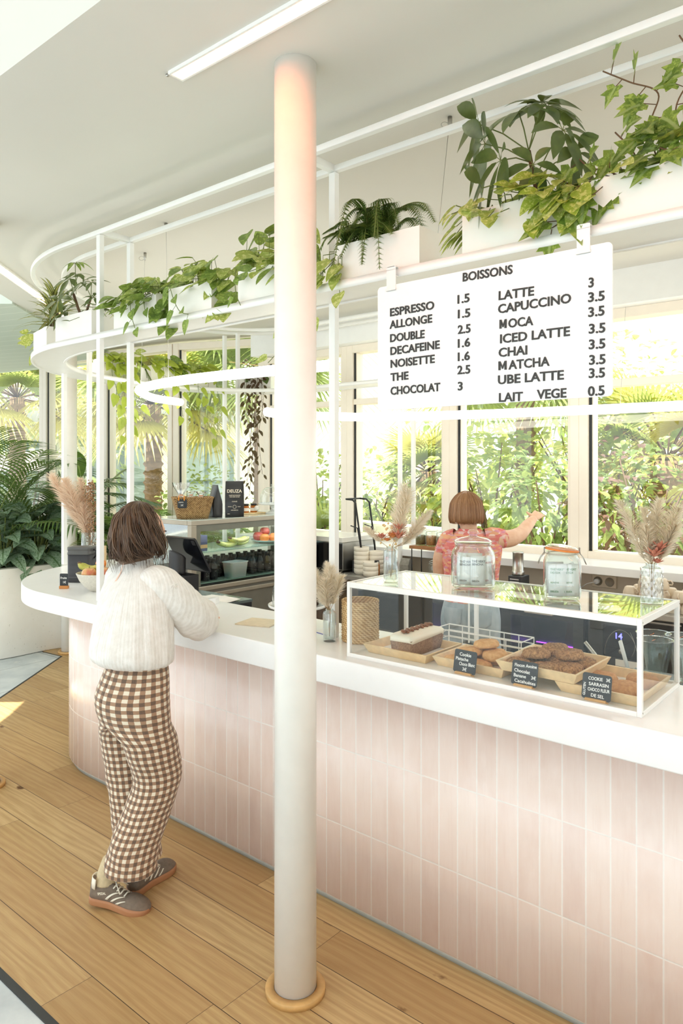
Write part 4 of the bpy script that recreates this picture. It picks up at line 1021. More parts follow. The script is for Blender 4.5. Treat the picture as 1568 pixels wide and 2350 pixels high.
# charcoal canister, price card, fruit bowl, pampas on the left end
bc = thing('canister', 'charcoal lidded box canister standing on the left end of the counter', 'canister', W(-4.20, 2.44, TOP), TH + .62)
CANM = mat('charcoal_canister', (58, 58, 62), .5, .05)
b = MB(); b.rings([[(x, y, z) for x, y in rrect(.148 * k, .115 * k, .02, -.074 * k, -.0575 * k)] for z, k in ((0, .97), (.003, 1), (.185, 1.0))], 0, True); b.build('body', CANM, bc)
b = MB(); b.rings([[(x, y, z) for x, y in rrect(.152 * k, .119 * k, .021, -.076 * k, -.0595 * k)] for z, k in ((.172, 1), (.186, 1.0), (.187, .97), (.2, .985), (.2005, 1.0), (.214, 1.0), (.218, .98))], 0, True); b.build('lid', mat('grey_lid', (92, 92, 90), .45), bc)
b = MB(); b.tube([(.076, 0, .20), (.088, 0, .195), (.09, 0, .165), (.078, 0, .145)], .005, 8); b.build('handle', BLACK, bc)
b = MB(); b.rings([[(x, y, z) for x, y in rrect(.150, .117, .02, -.075, -.0585)] for z in (.03, .036)], 0, True); b.build('band', mat('grey_band', (84, 84, 86), .5), bc)
fc = thing('price_card', 'small slate card reading Fruits in front of the charcoal canister', 'price card', ray(147, 1351, TOP), TH + .65, 'slate price cards')
b = MB(); b.box((-.026, -.012, 0), (.026, .014, .018)); b.build('wooden_foot', mat('orange_wood_foot', (202, 134, 70), .5), fc, bevel=.003)
b = MB(); b.prism(rrect(.05, .075, .006, -.025, .014), -.001, .001, 0, UPRIGHT); b.build('slate', SLATE, fc)
text('Fruits', .0165, CHALK, fc, Matrix.Translation((-.021, -.0013, .058)) @ UPRIGHT, bold=.0003, depth=.0001, name='chalk_text'); text('1€', .018, CHALK, fc, Matrix.Translation((-.008, -.0013, .032)) @ UPRIGHT, bold=.0003, depth=.0001, name='chalk_text')
bp = W(-3.815, 2.32, TOP)
bo = MB(); bo.lathe([(.045, 0), (.05, .004), (.075, .025), (.105, .06), (.122, .098), (.125, .104), (.121, .106), (.116, .098), (.098, .062), (.06, .03), (.001, .018)], 44)
o = bo.build('fruit_bowl', mat('speckled_stoneware', (216, 210, 196), .5, .08, 90), loc=bp); tag(o, 'speckled pale stoneware bowl of fruit beside the left shelf post', 'bowl')
def fruit(name, label, cat, c, r_, m, stalk=True, squash=.92):
    t = thing(name, label, cat, c)
    b = MB(); b.sph((0, 0, 0), (r_, r_, r_ * squash), 22, 16, 0, None, lambda d: 1 - .16 * max(0, d.z - .75) / .25 - .08 * max(0, -d.z - .8) / .2); b.build('flesh', m, t)
    if stalk:
        b = MB(); b.tube([(0, 0, r_ * squash * .80), (.003, 0, r_ * squash * 1.12)], .0018, 6); b.build('stalk', STEM_B, t)
    return t
def apple_mat():
    t = NT('apple_skin'); co = t.coord('Object'); f = t.noise(co, 16, 4, .6); g = t.noise(t.mapping(co, (1, 1, .25)), 120, 2)
    c = t.mix(t.ramp(f, (.35, 0.0), (.62, 1.0)), srgb((236, 206, 120)), srgb((206, 92, 74))); c = t.mix(t.math('MULTIPLY', g, .3), c, srgb((240, 220, 150))); t.base(c); t.set(rough=.3); return t.m
APPLE = apple_mat(); ORANGE = mat('orange_peel', (238, 138, 44), .45, .06, 60, bump=.25, bscale=300)
def bananas(name, label, pos, rz, n, L, r_, m, cat='bananas'):
    t = thing(name, label, cat, pos, rz)
    for k in range(n):
        b = MB(); off = (k - (n - 1) / 2) * r_ * 1.5; P = []
        for i in range(13):
            u = i / 12; a = lerp(-.85, .85, u); P.append(V((sin(a) * L * .58, off * (1 - .35 * u), .45 * L * (1 - cos(a)) + r_ * .9 + abs(k - (n - 1) / 2) * .002)))
        b.tube(P, lambda u: r_ * (.28 if u < .06 or u > .95 else min(1, .5 + 3 * min(u, 1 - u)))  , 7); b.build('banana', m, t)
    b = MB(); b.sph((-sin(.85) * L * .58 - .004, 0, .45 * L * (1 - cos(.85)) + r_), (.012, .014 * max(1, n * .5), .01), 10, 6); b.build('crown', STEM_B, t)
    return t
def ban_mat(name, a, b_):
    t = NT(name); f = t.noise(t.coord('Object'), 18, 3); g = t.noise(t.coord('Object'), 70, 3)
    c = t.mix(t.ramp(f, (.35, 0.0), (.65, 1.0)), srgb(a), srgb(b_)); c = t.mix(t.ramp(g, (.68, 0.0), (.72, .8)), c, srgb((90, 66, 36))); t.base(c); t.set(rough=.45); return t.m
BANG = ban_mat('green_banana_skin', (168, 168, 62), (204, 190, 92)); BANY = ban_mat('pale_banana_skin', (226, 220, 128), (236, 232, 160))
fruit('apple', 'red and yellow apple at the front left of the fruit bowl', 'apple', bp + V((-.036, -.055, .105)), .042, APPLE)
fruit('apple', 'yellow-pink apple beside the shelf post in the fruit bowl', 'apple', bp + V((.042, -.035, .106)), .042, APPLE)
fruit('apple', 'apple at the back of the fruit bowl', 'apple', bp + V((.01, .055, .095)), .04, APPLE)
fruit('orange', 'small orange on top of the fruit bowl next to the post', 'orange', bp + V((.012, .005, .155)), .030, ORANGE, False)
bananas('banana_bunch', 'green-yellow bananas draped over the left rim of the fruit bowl', bp + V((-.055, .02, .108)), -.35, 2, .17, .017, BANG)
o = MB(); leaf(o, (0, 0, 0), (1, -.2, .2), (0, -.4, 1), .06, .028, OVAL, .3, .2); o = o.build('fruit_leaf', L_DARK, loc=bp + V((-.005, -.05, .155))); tag(o, 'single green leaf lying over the apples', 'leaf')
pv = thing('pampas_vase', 'tall clear vase of tan pampas and brown dried flowers behind the charcoal canister', 'vase', W(-4.56, 2.70, TOP), 0)
b = MB(); b.lathe([(.045, 0), (.05, .006), (.05, .27), (.047, .27), (.046, .01), (.001, .009)], 32); b.build('glass_vessel', RGLASS, pv)
bouquet(pv, .27, [(-.16, -.05, .33, .36, .04), (-.09, -.05, .30, .34, .045), (-.13, .0, .32, .30, .04), (-.05, .02, .33, .30, .035), (-.02, -.04, .24, .22, .04)], PAMPT)
b = MB(); s2 = MB()
for k in range(26):
    a, rr = rnd.uniform(0, 6.28), rnd.uniform(0, .05); x, y = .01 + cos(a) * rr, sin(a) * rr; z1 = rnd.uniform(.44, .64); s2.tube([(0, 0, .03), (x * .5, y * .5, .26), (x, y, z1)], .001, 4)
    for q in range(26): b.sph((x + rnd.uniform(-.016, .016), y + rnd.uniform(-.016, .016), z1 - rnd.random() ** 1.4 * .30), rnd.uniform(.003, .0065), 5, 4)
b.build('dried_blossoms', mat('dried_brown_blossom', (178, 138, 104), .95, .3, 40), pv); s2.build('blossom_stems', DSTEM, pv)
po = thing('table_menu', 'white upright menu sheet in a wooden holder behind the fruit bowl', 'menu', W(-4.33, 2.62, TOP), TH + .5)
b = MB(); b.box((-.055, -.002, .012), (.055, .002, .20)); b.build('sheet', PAPER, po); b = MB(); b.box((.055, -.01, 0), (.064, .01, .2)); b.box((-.055, -.016, 0), (.055, .016, .012)); b.build('holder', BAMBOO, po)
for k in range(5): text(['menu', 'café', 'thé', 'jus', 'smoothie'][k], .011, mat('brown_print', (170, 150, 130), .8), po, Matrix.Translation((-.02, -.0025, .16 - k * .026)) @ UPRIGHT, depth=.0001, name='print')

# till, reader, papers
tl = thing('till_cabinet', 'black box stand with a round orange sticker under the tablet till', 'till', W(-3.275, 2.475, TOP), TH)
b = MB(); b.box((-.085, -.045, 0), (.085, .075, .128)); b.build('cabinet', BLACK, tl, bevel=.002)
b = MB(); b.tube([(-.045, -.0455, .093), (-.045, -.0465, .093)], .0215, 28); o = b.build('sticker', mat('orange_sticker', (238, 174, 54), .6), tl)
b = MB(); b.tube([(-.045 + .011 * cos(a), -.0469, .093 + .011 * sin(a)) for a in [2 * pi * k / 20 for k in range(20)]], .0012, 5, closed=True); b.tube([(-.052, -.0469, .087), (-.045, -.0469, .098), (-.038, -.0469, .087)], .0012, 5); b.build('emblem', mat('sticker_print', (160, 104, 30), .6), o)
tb = thing('tablet_till', 'black tablet till tilted towards the staff on a slanted round stand', 'till', W(-3.275, 2.475, TOP + .1285), TH)
b = MB(); R = []
for i in range(9):
    t = i / 8; R.append([(.052 * cos(a) - .02, .042 * sin(a) + .01, t * (.105 - .035 * sin(a) * -1 * -.8)) for a in [2 * pi * k / 28 for k in range(28)]])
b.rings(R, 0, True); b.build('stand', mat('dark_grey_stand', (48, 48, 50), .45), tb)
p0, p1 = V((0, .012, .19)), V((0, .125, -.004))
dv = (p0 - p1); ang = atan2(dv.z, dv.y)
Tm = Matrix.Translation((p0 + p1) / 2 + V((0, .0, .012))) @ Matrix.Rotation(ang, 4, 'X')
b = MB(); b.prism(rrect(.262, dv.length, .014, -.131, -dv.length / 2), -.005, .005, 0, Tm); b.build('tablet', mat('black_tablet', (24, 24, 26), .35), tb)
b = MB(); b.prism(rrect(.03, .03, .007, .092, dv.length / 2 - .042), -.0075, -.0049, 0, Tm); b.prism(rrect(.03, .03, .007, .092, dv.length / 2 - .042), .0049, .0075, 0, Tm); b.build('camera_bump', BLACK, tb)
b = MB(); b.prism(rrect(.25, dv.length - .014, .008, -.125, -dv.length / 2 + .007), .0051, .0056, 0, Tm); b.build('screen', mat('dark_screen', (14, 16, 20), .1), tb)
cr = thing('card_reader', 'white wedge card reader lying on the counter by the customer\'s hand', 'card reader', W(-3.03, 2.475, TOP), TH + .5)
b = MB(); b.add([(-.06, -.03, 0), (.06, -.03, 0), (.06, .03, 0), (-.06, .03, 0), (-.058, -.028, .012), (.058, -.028, .034), (.058, .028, .034), (-.058, .028, .012)], [(0, 3, 2, 1), (4, 5, 6, 7), (0, 1, 5, 4), (1, 2, 6, 5), (2, 3, 7, 6), (3, 0, 4, 7)]); b.build('body', mat('white_plastic', (240, 240, 238), .35), cr, bevel=.004)
b = MB(); b.add([(-.04, -.018, .0157), (.0, -.018, .0233), (.0, .018, .0233), (-.04, .018, .0157)], [(0, 1, 2, 3)]); b.build('display', mat('grey_display', (188, 196, 196), .2), cr)
pt = thing('receipt_printer', 'small cream receipt printer in front of the black till stand', 'printer', W(-3.13, 2.375, TOP), TH)
b = MB(); b.rings([[(x, y, z) for x, y in rrect(.09 * k, .07 * k, .012, -.045 * k, -.035 * k)] for z, k in ((0, 1), (.07, 1), (.086, .92), (.09, .82))], 0, True); b.build('body', mat('cream_plastic', (244, 238, 222), .4), pt)
b = MB(); b.box((-.03, -.006, .0895), (.03, .0, .0915)); b.build('paper_slot', CHAR, pt)
bt = thing('water_bottle', 'clear glass bottle with a green label between the woman and the till', 'bottle', W(-3.335, 2.37, TOP), 0)
b = MB(); b.lathe([(.03, 0), (.035, .006), (.035, .12), (.03, .15), (.014, .185), (.013, .215), (.015, .218), (.012, .218), (.011, .19), (.026, .15), (.032, .12), (.032, .01), (.001, .008)], 28); b.build('glass', JGLASS, bt)
b = MB(); b.lathe([(.0353, .035), (.0353, .105)], 28, cap=(False, False)); b.build('label', mat('green_label', (150, 182, 120), .6, .2, 40), bt)
cu_ = thing('black_cabinet', 'low black cabinet behind the counter with loose papers on top', 'cabinet', W(-3.37, 2.71, 0), TH)
b = MB(); b.box((-.27, -.13, 0), (.27, .15, .985)); b.build('body', BLACK, cu_, bevel=.003); b = MB(); b.box((-.272, -.132, .985), (.272, .152, .999)); b.build('top', mat('smoked_glass_top', (96, 108, 108), .15), cu_)
for i, (dx, dy, a) in enumerate(((.08, .0, .35), (.10, .03, .1), (.16, .02, -.25))):
    b = MB(); Rr = []
    for k in range(9):
        u = k / 8 - .5; Rr.append([(-.105 + 0, u * .14, .0), (.0, u * .14, .0008), (.105, u * .14, .0 + .022 * max(0, u) * (i == 2))])
    b.rings(Rr, 0, True, closed=False); o = b.build('paper_sheet', PAPER, loc=W(-3.37 + dx, 2.71 + dy, .9995 + .0011 * i), rotz=TH + a, solid=.0004)
    tag(o, ['lowest loose white paper sheet on the black cabinet by the till', 'middle white paper sheet on the black cabinet by the till', 'topmost paper sheet with a curled corner on the black cabinet'][i], 'paper', 'loose papers by the till')
bd = MB(); bd.prism([(-.085, -.075), (.09, -.07), (.085, .075), (-.08, .07)], 0, .006); o = bd.build('wooden_board', mat('pale_plywood', (222, 206, 176), .6, .06, 40), loc=W(-2.46, 2.315, TOP), rotz=TH + .3, bevel=.001); tag(o, 'thin pale plywood board lying on the counter left of the column', 'board')
lf_ = thing('leaflet', 'white leaflet with a blue band on the counter just right of the column', 'leaflet', W(-2.10, 2.40, TOP), TH - .2)
b = MB(); b.box((-.05, -.07, 0), (.05, .07, .0015)); b.build('sheet', PAPER, lf_); b = MB(); b.box((-.05, -.07, .0016), (.05, -.06, .0018)); b.build('blue_band', mat('blue_print', (76, 88, 170), .6), lf_)
# cake stands
def cake_stand(label, pos, r_, h_, domeh, group):
    t = thing('cake_stand', label, 'cake stand', pos, 0, group)
    b = MB(); b.lathe([(r_ * .55, 0), (r_ * .52, .006), (r_ * .15, .02), (r_ * .11, h_ * .5), (r_ * .16, h_ * .8), (r_ * .3, h_ - .006), (r_ * .98, h_ - .004), (r_, h_ + .006), (r_ * .97, h_ + .008), (r_ * .94, h_ + .002), (.001, h_ + .002)], 36); b.build('foot_and_plate', mat('milk_glass', (240, 242, 240), .15), t)
    b = MB(); P = [(r_ * .86, h_ + .0035)] + [(r_ * .86 * cos(a) ** .7, h_ + domeh * (.35 + .55 * sin(a))) for a in [i * pi / 2 / 9 for i in range(9)]] + [(.009, h_ + domeh * .91), (.008, h_ + domeh * .94), (.016, h_ + domeh * .98), (.014, h_ + domeh * 1.03), (.001, h_ + domeh * 1.05)]
    b.lathe(P, 36, cap=(False, True)); b.build('glass_dome', JGLASS, t)
    return t
cake_stand('empty glass-domed cake stand on top of the chilled display, beside the column', W(-4.15, 4.05, 1.387), .115, .075, .15, 'glass-domed cake stands')
cp = W(-2.26, 2.36, TOP)
cake_stand('glass-domed cake stand on the counter behind the round column, with a chocolate cake', cp, .132, .10, .15, 'glass-domed cake stands')
ck = thing('chocolate_cake', 'dark layered chocolate cake under the glass dome behind the round column', 'cake', cp + V((0, 0, .1035)))
for i, (z0, z1, rr, m) in enumerate(((0, .022, .094, 'choc'), (.0222, .028, .092, 'cream'), (.0282, .052, .094, 'choc'), (.0522, .058, .093, 'cream'))):
    b = MB(); b.lathe([(rr * .97, z0), (rr, z0 + .002), (rr, z1 - .002), (rr * .96, z1)], 40); b.build('sponge' if m == 'choc' else 'cream', crumb('choc_sponge', (58, 38, 28), (92, 62, 46)) if m == 'choc' else mat('cake_cream', (236, 214, 188), .5), ck)
# ================================================================== chilled display on the left run
TAUPE = mat('taupe_metal', (176, 166, 148), .35, .04, metal=.3); GREYF = mat('grey_steel', (150, 146, 134), .35, .05, metal=.4)
DGLASS = mat_glass('display_glass', (.93, .96, .94), 1.3)
LED = mat_emit('cool_shelf_light', (235, 246, 255), 14.0)
FD = thing('chilled_display', 'taupe glass-fronted chilled display cabinet holding bananas and dark bottles', 'display fridge', W(-4.02, 3.15, 0), TH + pi / 2)
# local x runs along +v (to the right in view), local y runs along -u (away from the viewer)
FL, FDp = 1.27, .53
b = MB(); b.box((0, 0, .06), (FL, FDp, .895)); b.build('base_cabinet', GREYF, FD, bevel=.004)
b = MB(); b.box((0, -.02, .895), (FL, .0, .925)); b.box((0, -.012, .845), (FL, .0, .872)); b.build('front_ledges', TAUPE, FD, bevel=.003)
b = MB(); b.box((.02, .02, 0), (FL - .02, FDp - .02, .06)); b.build('plinth', BLACK, FD)
b = MB()
b.box((0, 0, .925), (.045, .045, 1.35)); b.box((FL - .045, 0, .925), (FL, .045, 1.35)); b.box((0, FDp - .04, .925), (.04, FDp, 1.35)); b.box((FL - .04, FDp - .04, .925), (FL, FDp, 1.35))
b.box((0, 0, 1.35), (FL, .05, 1.382)); b.box((0, FDp - .05, 1.35), (FL, FDp, 1.382)); b.box((0, .05, 1.35), (.05, FDp - .05, 1.382)); b.box((FL - .05, .05, 1.35), (FL, FDp - .05, 1.382))
b.build('frame', TAUPE, FD, bevel=.003)
b = MB(); b.box((.046, .008, 1.305), (FL - .046, .02, 1.35)); b.box((.046, .008, .925), (.085, .02, 1.305)); b.box((FL - .085, .008, .925), (FL - .046, .02, 1.305)); b.build('inner_surround', mat('olive_grey_surround', (122, 122, 108), .3, .05), FD)
b = MB(); b.box((.085, .012, .93), (FL - .085, .016, 1.305)); b.build('front_pane', DGLASS, FD)
for nm, x in (('side_pane', .012), ('side_pane', FL - .018)):
    b = MB(); b.box((x, .045, .93), (x + .006, FDp - .04, 1.35)); b.build(nm, mat_glass('smoked_glass', (.62, .68, .68), 1.6, .05, .12), FD)
b = MB(); b.box((.0, .0, 1.382), (FL, FDp, 1.3865)); b.build('glass_top', mat('pale_green_glass_top', (206, 218, 208), .08, .02), FD)
b = MB(); b.box((.05, FDp - .03, .93), (FL - .05, FDp - .02, 1.35)); b.build('rear_pane', DGLASS, FD)
SHG = mat('green_edge_glass', (176, 210, 196), .08, .02, alpha=.55)
for z in (.935, 1.150):
    b = MB(); b.box((.05, .03, z), (FL - .05, FDp - .04, z + .008)); b.build('glass_shelf', SHG, FD)
b = MB(); b.box((.09, .025, 1.31), (FL - .09, .05, 1.325)); b.build('light_strip', LED, FD)
b = MB(); b.box((.90, -.006, .752), (1.10, .001, .795)); dsp = b.build('control_panel', BLACK, FD)
text('36', .034, mat_emit('purple_digits', (120, 90, 255), 5), dsp, Matrix.Translation((.925, -.007, .762)) @ UPRIGHT, depth=.0003, name='digits')
b = MB()
for k in range(9): b.box((1.14, -.003, .52 + k * .022), (1.25, .001, .528 + k * .022))
b.build('vent_slots', BLACK, FD)
FM = Matrix.Translation(FD.location) @ Matrix.Rotation(TH + pi / 2, 4, 'Z')
def inF(x, y, z): return FM @ V((x, y, z))
for i, (x, y, a) in enumerate(((.42, .14, .2), (.50, .10, .1), (.56, .17, .35))):
    bananas('banana_bunch', ['leftmost bunch of pale bananas on the top shelf of the chilled display', 'middle bunch of pale bananas on the top shelf of the chilled display', 'right-hand bunch of pale bananas beside the fruit plate in the chilled display'][i], inF(x + .02, y, 1.1585 + .028 * (i == 1)), TH + pi / 2 - .25 + a * .3, 4, .165, .0165, BANY)
pl_ = MB(); pl_.lathe([(.06, 0), (.07, .004), (.12, .022), (.122, .026), (.068, .008), (.001, .007)], 32); o = pl_.build('fruit_plate', mat('white_china', (246, 246, 244), .15, .01), loc=inF(.86, .16, 1.1585)); tag(o, 'white plate of fruit on the top shelf of the chilled display', 'plate')
for x, y, z, r_, m, nm in ((.80, .12, .045, .038, ORANGE, 'orange'), (.875, .10, .044, .037, ORANGE, 'orange'), (.93, .15, .044, .036, ORANGE, 'orange'), (.81, .2, .052, .042, mat('mango_red', (206, 96, 84), .35, .2), 'mango'), (.88, .20, .085, .04, MATS['mango_red'], 'mango')):
    fruit(nm, {(.80): 'leftmost orange on the white plate in the chilled display', (.875): 'middle orange at the front of the white plate in the chilled display', (.93): 'rightmost orange on the white plate in the chilled display', (.81): 'red mango at the back left of the white plate', (.88): 'red mango lying on top of the plated fruit'}[x], nm, inF(x, y, 1.1585 + z), r_, m, False)
DARKB = mat('dark_bottle', (34, 30, 34), .12, .15); LABELM = mat('black_label', (20, 20, 22), .5); WPRINT = mat('white_label_print', (226, 228, 226), .6)
bt0 = thing('juice_bottle', 'small dark juice bottle with a black label on the lower shelf of the chilled display', 'bottle', (0, 0, 0), 0, 'dark juice bottles in the chilled display')
b = MB(); b.lathe([(.030, 0), (.034, .004), (.034, .09), (.028, .112), (.017, .125), (.016, .135), (.001, .136)], 20); b.build('glass', DARKB, bt0)
b = MB(); b.lathe([(.0185, .134), (.0185, .152), (.001, .153)], 16); b.build('cap', BLACK, bt0)
b = MB(); b.lathe([(.0344, .018), (.0344, .082)], 20, cap=(False, False)); lb = b.build('label', LABELM, bt0)
b = MB(); 
for q in (-.5, 0, .5):
    for z, w in ((.06, .10), (.048, .18), (.03, .14)): b.add([(.0347 * sin(q * .0 + a), -.0347 * cos(a), zz) for a in (-w * 2, w * 2) for zz in (z, z + .007)], [(0, 1, 3, 2)])
b.build('label_print', WPRINT, bt0)
k = 0
for y in (.10, .18, .26):
    for x in [.12 + i * .076 for i in range(14)]:
        if y < .13 and .30 < x < .64: continue
        if y > .2 and k > 34: continue
        c = bt0 if k == 0 else copy_tree(bt0); c.location = inF(x + (.036 if y == .18 else 0), y, .9435); c.rotation_euler = (0, 0, TH + pi / 2 + rnd.uniform(-.3, .3)); k += 1
tubm = thing('food_tub', 'translucent white plastic tub of grain in front of the dark bottles', 'tub', inF(.47, .085, .9435), TH + pi / 2)
b = MB(); b.rings([[(x, y, z) for x, y in rrect(.165 * q, .115 * q, .02, -.0825 * q, -.0575 * q)] for z, q in ((0, .86), (.105, 1.0), (.108, 1.05), (.112, 1.05), (.112, .98), (.01, .84))], 0, True); b.build('tub_body', mat('translucent_plastic', (244, 246, 248), .4, .01, sss=.3), tubm)
b = MB(); b.rings([[(x, y, z) for x, y in rrect(.15 * q, .10 * q, .018, -.075 * q, -.05 * q)] for z, q in ((.012, .93), (.045, .98))], 0, True); b.build('grain', mat('pale_grain', (196, 190, 168), .9, .2, 200), tubm)
bx = thing('carton', 'navy and orange carton at the left end inside the chilled display', 'carton', inF(.15, .12, 1.1585), TH + pi / 2)
b = MB(); b.box((-.045, -.05, 0), (.045, .05, .11)); b.build('box', mat('navy_card', (92, 94, 122), .6), bx); b = MB(); b.box((-.0455, -.0505, .02), (.0455, .0505, .045)); b.build('orange_band', mat('orange_card', (216, 172, 120), .6), bx)

# on top of the chilled display
WICK = mat('x_wicker', (176, 136, 84), .8)
def wicker_mat():
    t = NT('wicker'); x, y, z = t.sep(t.coord('Object'))
    a = t.math('SINE', t.math('MULTIPLY', t.math('ADD', x, y), 420.0)); c = t.math('SINE', t.math('MULTIPLY', z, 520.0))
    f = t.math('ADD', t.math('MULTIPLY', t.math('MULTIPLY', a, c), .45), t.noise(t.coord('Object'), 60, 3))
    t.base(t.ramp(f, (.2, srgb((112, 78, 42))), (.5, srgb((176, 136, 86))), (.85, srgb((214, 178, 124))))); t.set(rough=.8); t.bump(f, 1.0, .006); return t.m
WICKER = wicker_mat()
ZT = 1.387
kb = thing('wicker_basket', 'rectangular wicker basket of wrapped biscuits on the chilled display, with a slate tag', 'basket', W(-4.20, 3.30, ZT), TH + pi / 2 - .55)
b = MB(); b.rings([[(x, y, z) for x, y in rrect(.28 * q, .19 * q, .03, -.14 * q, -.095 * q)] for z, q in ((0, .76), (.05, .85), (.12, .97), (.14, 1.0), (.146, 1.03), (.152, 1.03), (.154, .99), (.14, .96), (.015, .74))], 0, True); b.build('basket_body', WICKER, kb)
b = MB(); b.prism(rrect(.066, .062, .012, -.115, .075), -.099, -.097, 0, UPRIGHT @ Matrix.Identity(4)); b.v = [(x, -.101 + .3 * (z - .14) * .0, z) for x, y, z in b.v]; b = MB(); b.prism(rrect(.066, .062, .012, -.115, .078), .098, .1005, 0, UPRIGHT); tg = b.build('slate_tag', SLATE, kb)
text('Sablés', .014, CHALK, tg, Matrix.Translation((-.108, -.101, .115)) @ UPRIGHT, depth=.0002, name='chalk_text'); text('3€', .018, CHALK, tg, Matrix.Translation((-.094, -.101, .092)) @ UPRIGHT, depth=.0002, name='chalk_text')
for x in (-.11, -.072):
    b = MB(); b.box((x, -.106, .130), (x + .007, -.098, .165)); b.build('peg', mat('orange_peg', (236, 152, 52), .5), kb, bevel=.001)
CELLO = mat_glass('cellophane', (.97, .97, .96), 2.2, .15, .16, 40)
for i, (x, y, z) in enumerate(((-.08, .0, .08), (-.01, .01, .08), (.06, .0, .075))):
    p = kb.location + Matrix.Rotation(TH + pi / 2 - .55, 3, 'Z') @ V((x, y, z))
    t = thing('wrapped_biscuits', ['cellophane bag of biscuits with a frilled top, tallest in the wicker basket', 'middle cellophane biscuit bag in the wicker basket', 'right-hand cellophane biscuit bag in the wicker basket'][i], 'biscuits', p, rnd.uniform(0, 3), 'wrapped biscuits')
    b = MB(); b.lathe([(.02, 0), (.034, .01), (.036, .06), (.012, .085), (.03 if i else .05, .11 + .04 * (i == 0)), (.032 if i else .055, .115 + .06 * (i == 0))], 18, cap=(True, False), mod=lambda a, zz: 1 + (.22 * sin(a * 7) if zz > .08 else .03 * sin(a * 5))); b.build('wrapper', CELLO, t)
    b = MB()
    for k in range(4): b.sph((0, 0, .012 + .015 * k), (.026, .026, .007), 12, 6)
    b.build('biscuit_stack', CK1, t)
    b = MB(); b.lathe([(.0135, .080), (.015, .085), (.0135, .09)], 14, cap=(False, False)); b.build('ribbon', mat('peach_ribbon', (240, 170, 120), .6), t)
def coffee_bag(label, pos, rz, w, h, d, full):
    t = thing('coffee_bag', label, 'coffee bag', pos, rz, 'black coffee bags')
    b = MB(); R = []
    for i in range(11):
        u = i / 10; dd = d * (.95 if u < .05 else 1 - .96 * max(0, (u - .45) / .5) if u < .95 else .04); dd = max(dd, .003); ww = w * (1.0 + .04 * sin(pi * u) - .03 * u)
        R.append([(x, y, h * u) for x, y in ((-ww / 2, -dd / 2), (-ww * .2, -dd * .56), (ww * .2, -dd * .56), (ww / 2, -dd / 2), (ww / 2, 0), (ww / 2, dd / 2), (0, dd * .54), (-ww / 2, dd / 2), (-ww / 2, 0))])
    b.rings(R, 0, True); b.build('bag', mat('black_foil_bag', (38, 38, 40), .28, .1, 20), t, bevel=.003)
    T0 = Matrix.Translation((0, -d * .56, 0)) @ Matrix.Rotation(0, 4, 'X')
    GOLD = mat('cream_bag_print', (232, 222, 200), .6)
    def tx(s_, sz, z, x=None, f=None):
        zz = z * h; dd = d * (1 - .96 * max(0, (z - .45) / .5)); text(s_, sz, GOLD, t, Matrix.Translation((-w * .36 if x is None else x, -dd * .56 - .0012, zz)) @ Matrix.Rotation(-atan2(d * .5, h * .5) if z > .45 else 0, 4, 'X') @ UPRIGHT, depth=.0004, bold=.0006 if sz > .02 else .0002, name='bag_print', fit=f)
    if full:
        tx('DEUZA', .034, .68, -w * .40, w * .8); tx('CAFÉ DE DOUCE', .010, .59, -w * .30, w * .60); tx('NOIR AMER DU SUD', .008, .55, -w * .27, w * .54); tx('CORSÉ', .010, .42, -w * .14, w * .28); tx('GRAINS', .008, .28, -w * .36); tx('1 KILO', .008, .28, w * .14); tx('ARABICA', .009, .18, -w * .2, w * .4); tx('250 G', .007, .08, -w * .38)
    else:
        tx('DEUZA', .018, .45, -w * .32, w * .6); tx('250 G', .008, .2, -w * .2)
    b = MB(); b.tube([(.012 * cos(a) + (0 if full else -.0), -d * .56 - .001, h * (.285 if full else .3) + .012 * sin(a)) for a in [2 * pi * k / 20 for k in range(20)]], .0012, 5, closed=True); b.build('bag_emblem', GOLD, t)
    return t
coffee_bag('larger black coffee bag printed DEUZA on top of the chilled display', W(-4.09, 3.60, ZT), TH + pi / 2 - .72, .135, .262, .075, True)
coffee_bag('black coffee bag turned side-on behind the printed one', W(-4.19, 3.50, ZT), TH + pi / 2 - 1.9, .115, .235, .07, False)
tr = MB(); tr.box((-.15, -.06, 0), (.15, .06, .012)); o = tr.build('wooden_tray', BAMBOO, loc=W(-4.25, 3.86, ZT), rotz=TH + pi / 2 - .1, bevel=.003); tag(o, 'thin wooden tray of honey jars on the chilled display', 'tray')
for i in range(3):
    t = thing('honey_jar', ['leftmost amber honey jar by the coffee bag', 'middle amber honey jar on the wooden tray', 'rightmost honey jar, with a paper swing tag'][i], 'jar', W(-4.25 + .01 * i, 3.77 + .075 * i, ZT + .012), 0, 'honey jars')
    b = MB(); b.lathe([(.024, 0), (.027, .004), (.027, .045), (.022, .055), (.001, .056)], 20); b.build('honey', mat('amber_honey', (186, 108, 36), .12, .15), t)
    b = MB(); b.lathe([(.0245, .054), (.0245, .068), (.001, .069)], 20); b.build('lid', BLACK, t)
    b = MB(); b.lathe([(.0273, .012), (.0273, .036)], 20, cap=(False, False)); b.build('label', PAPER, t)
    if i == 2: b = MB(); b.lathe([(.02, -.001), (.02, .001)], 16, M=Matrix.Translation((.03, -.035, .035)) @ Matrix.Rotation(1.3, 4, 'X')); b.build('swing_tag', PAPER, t)

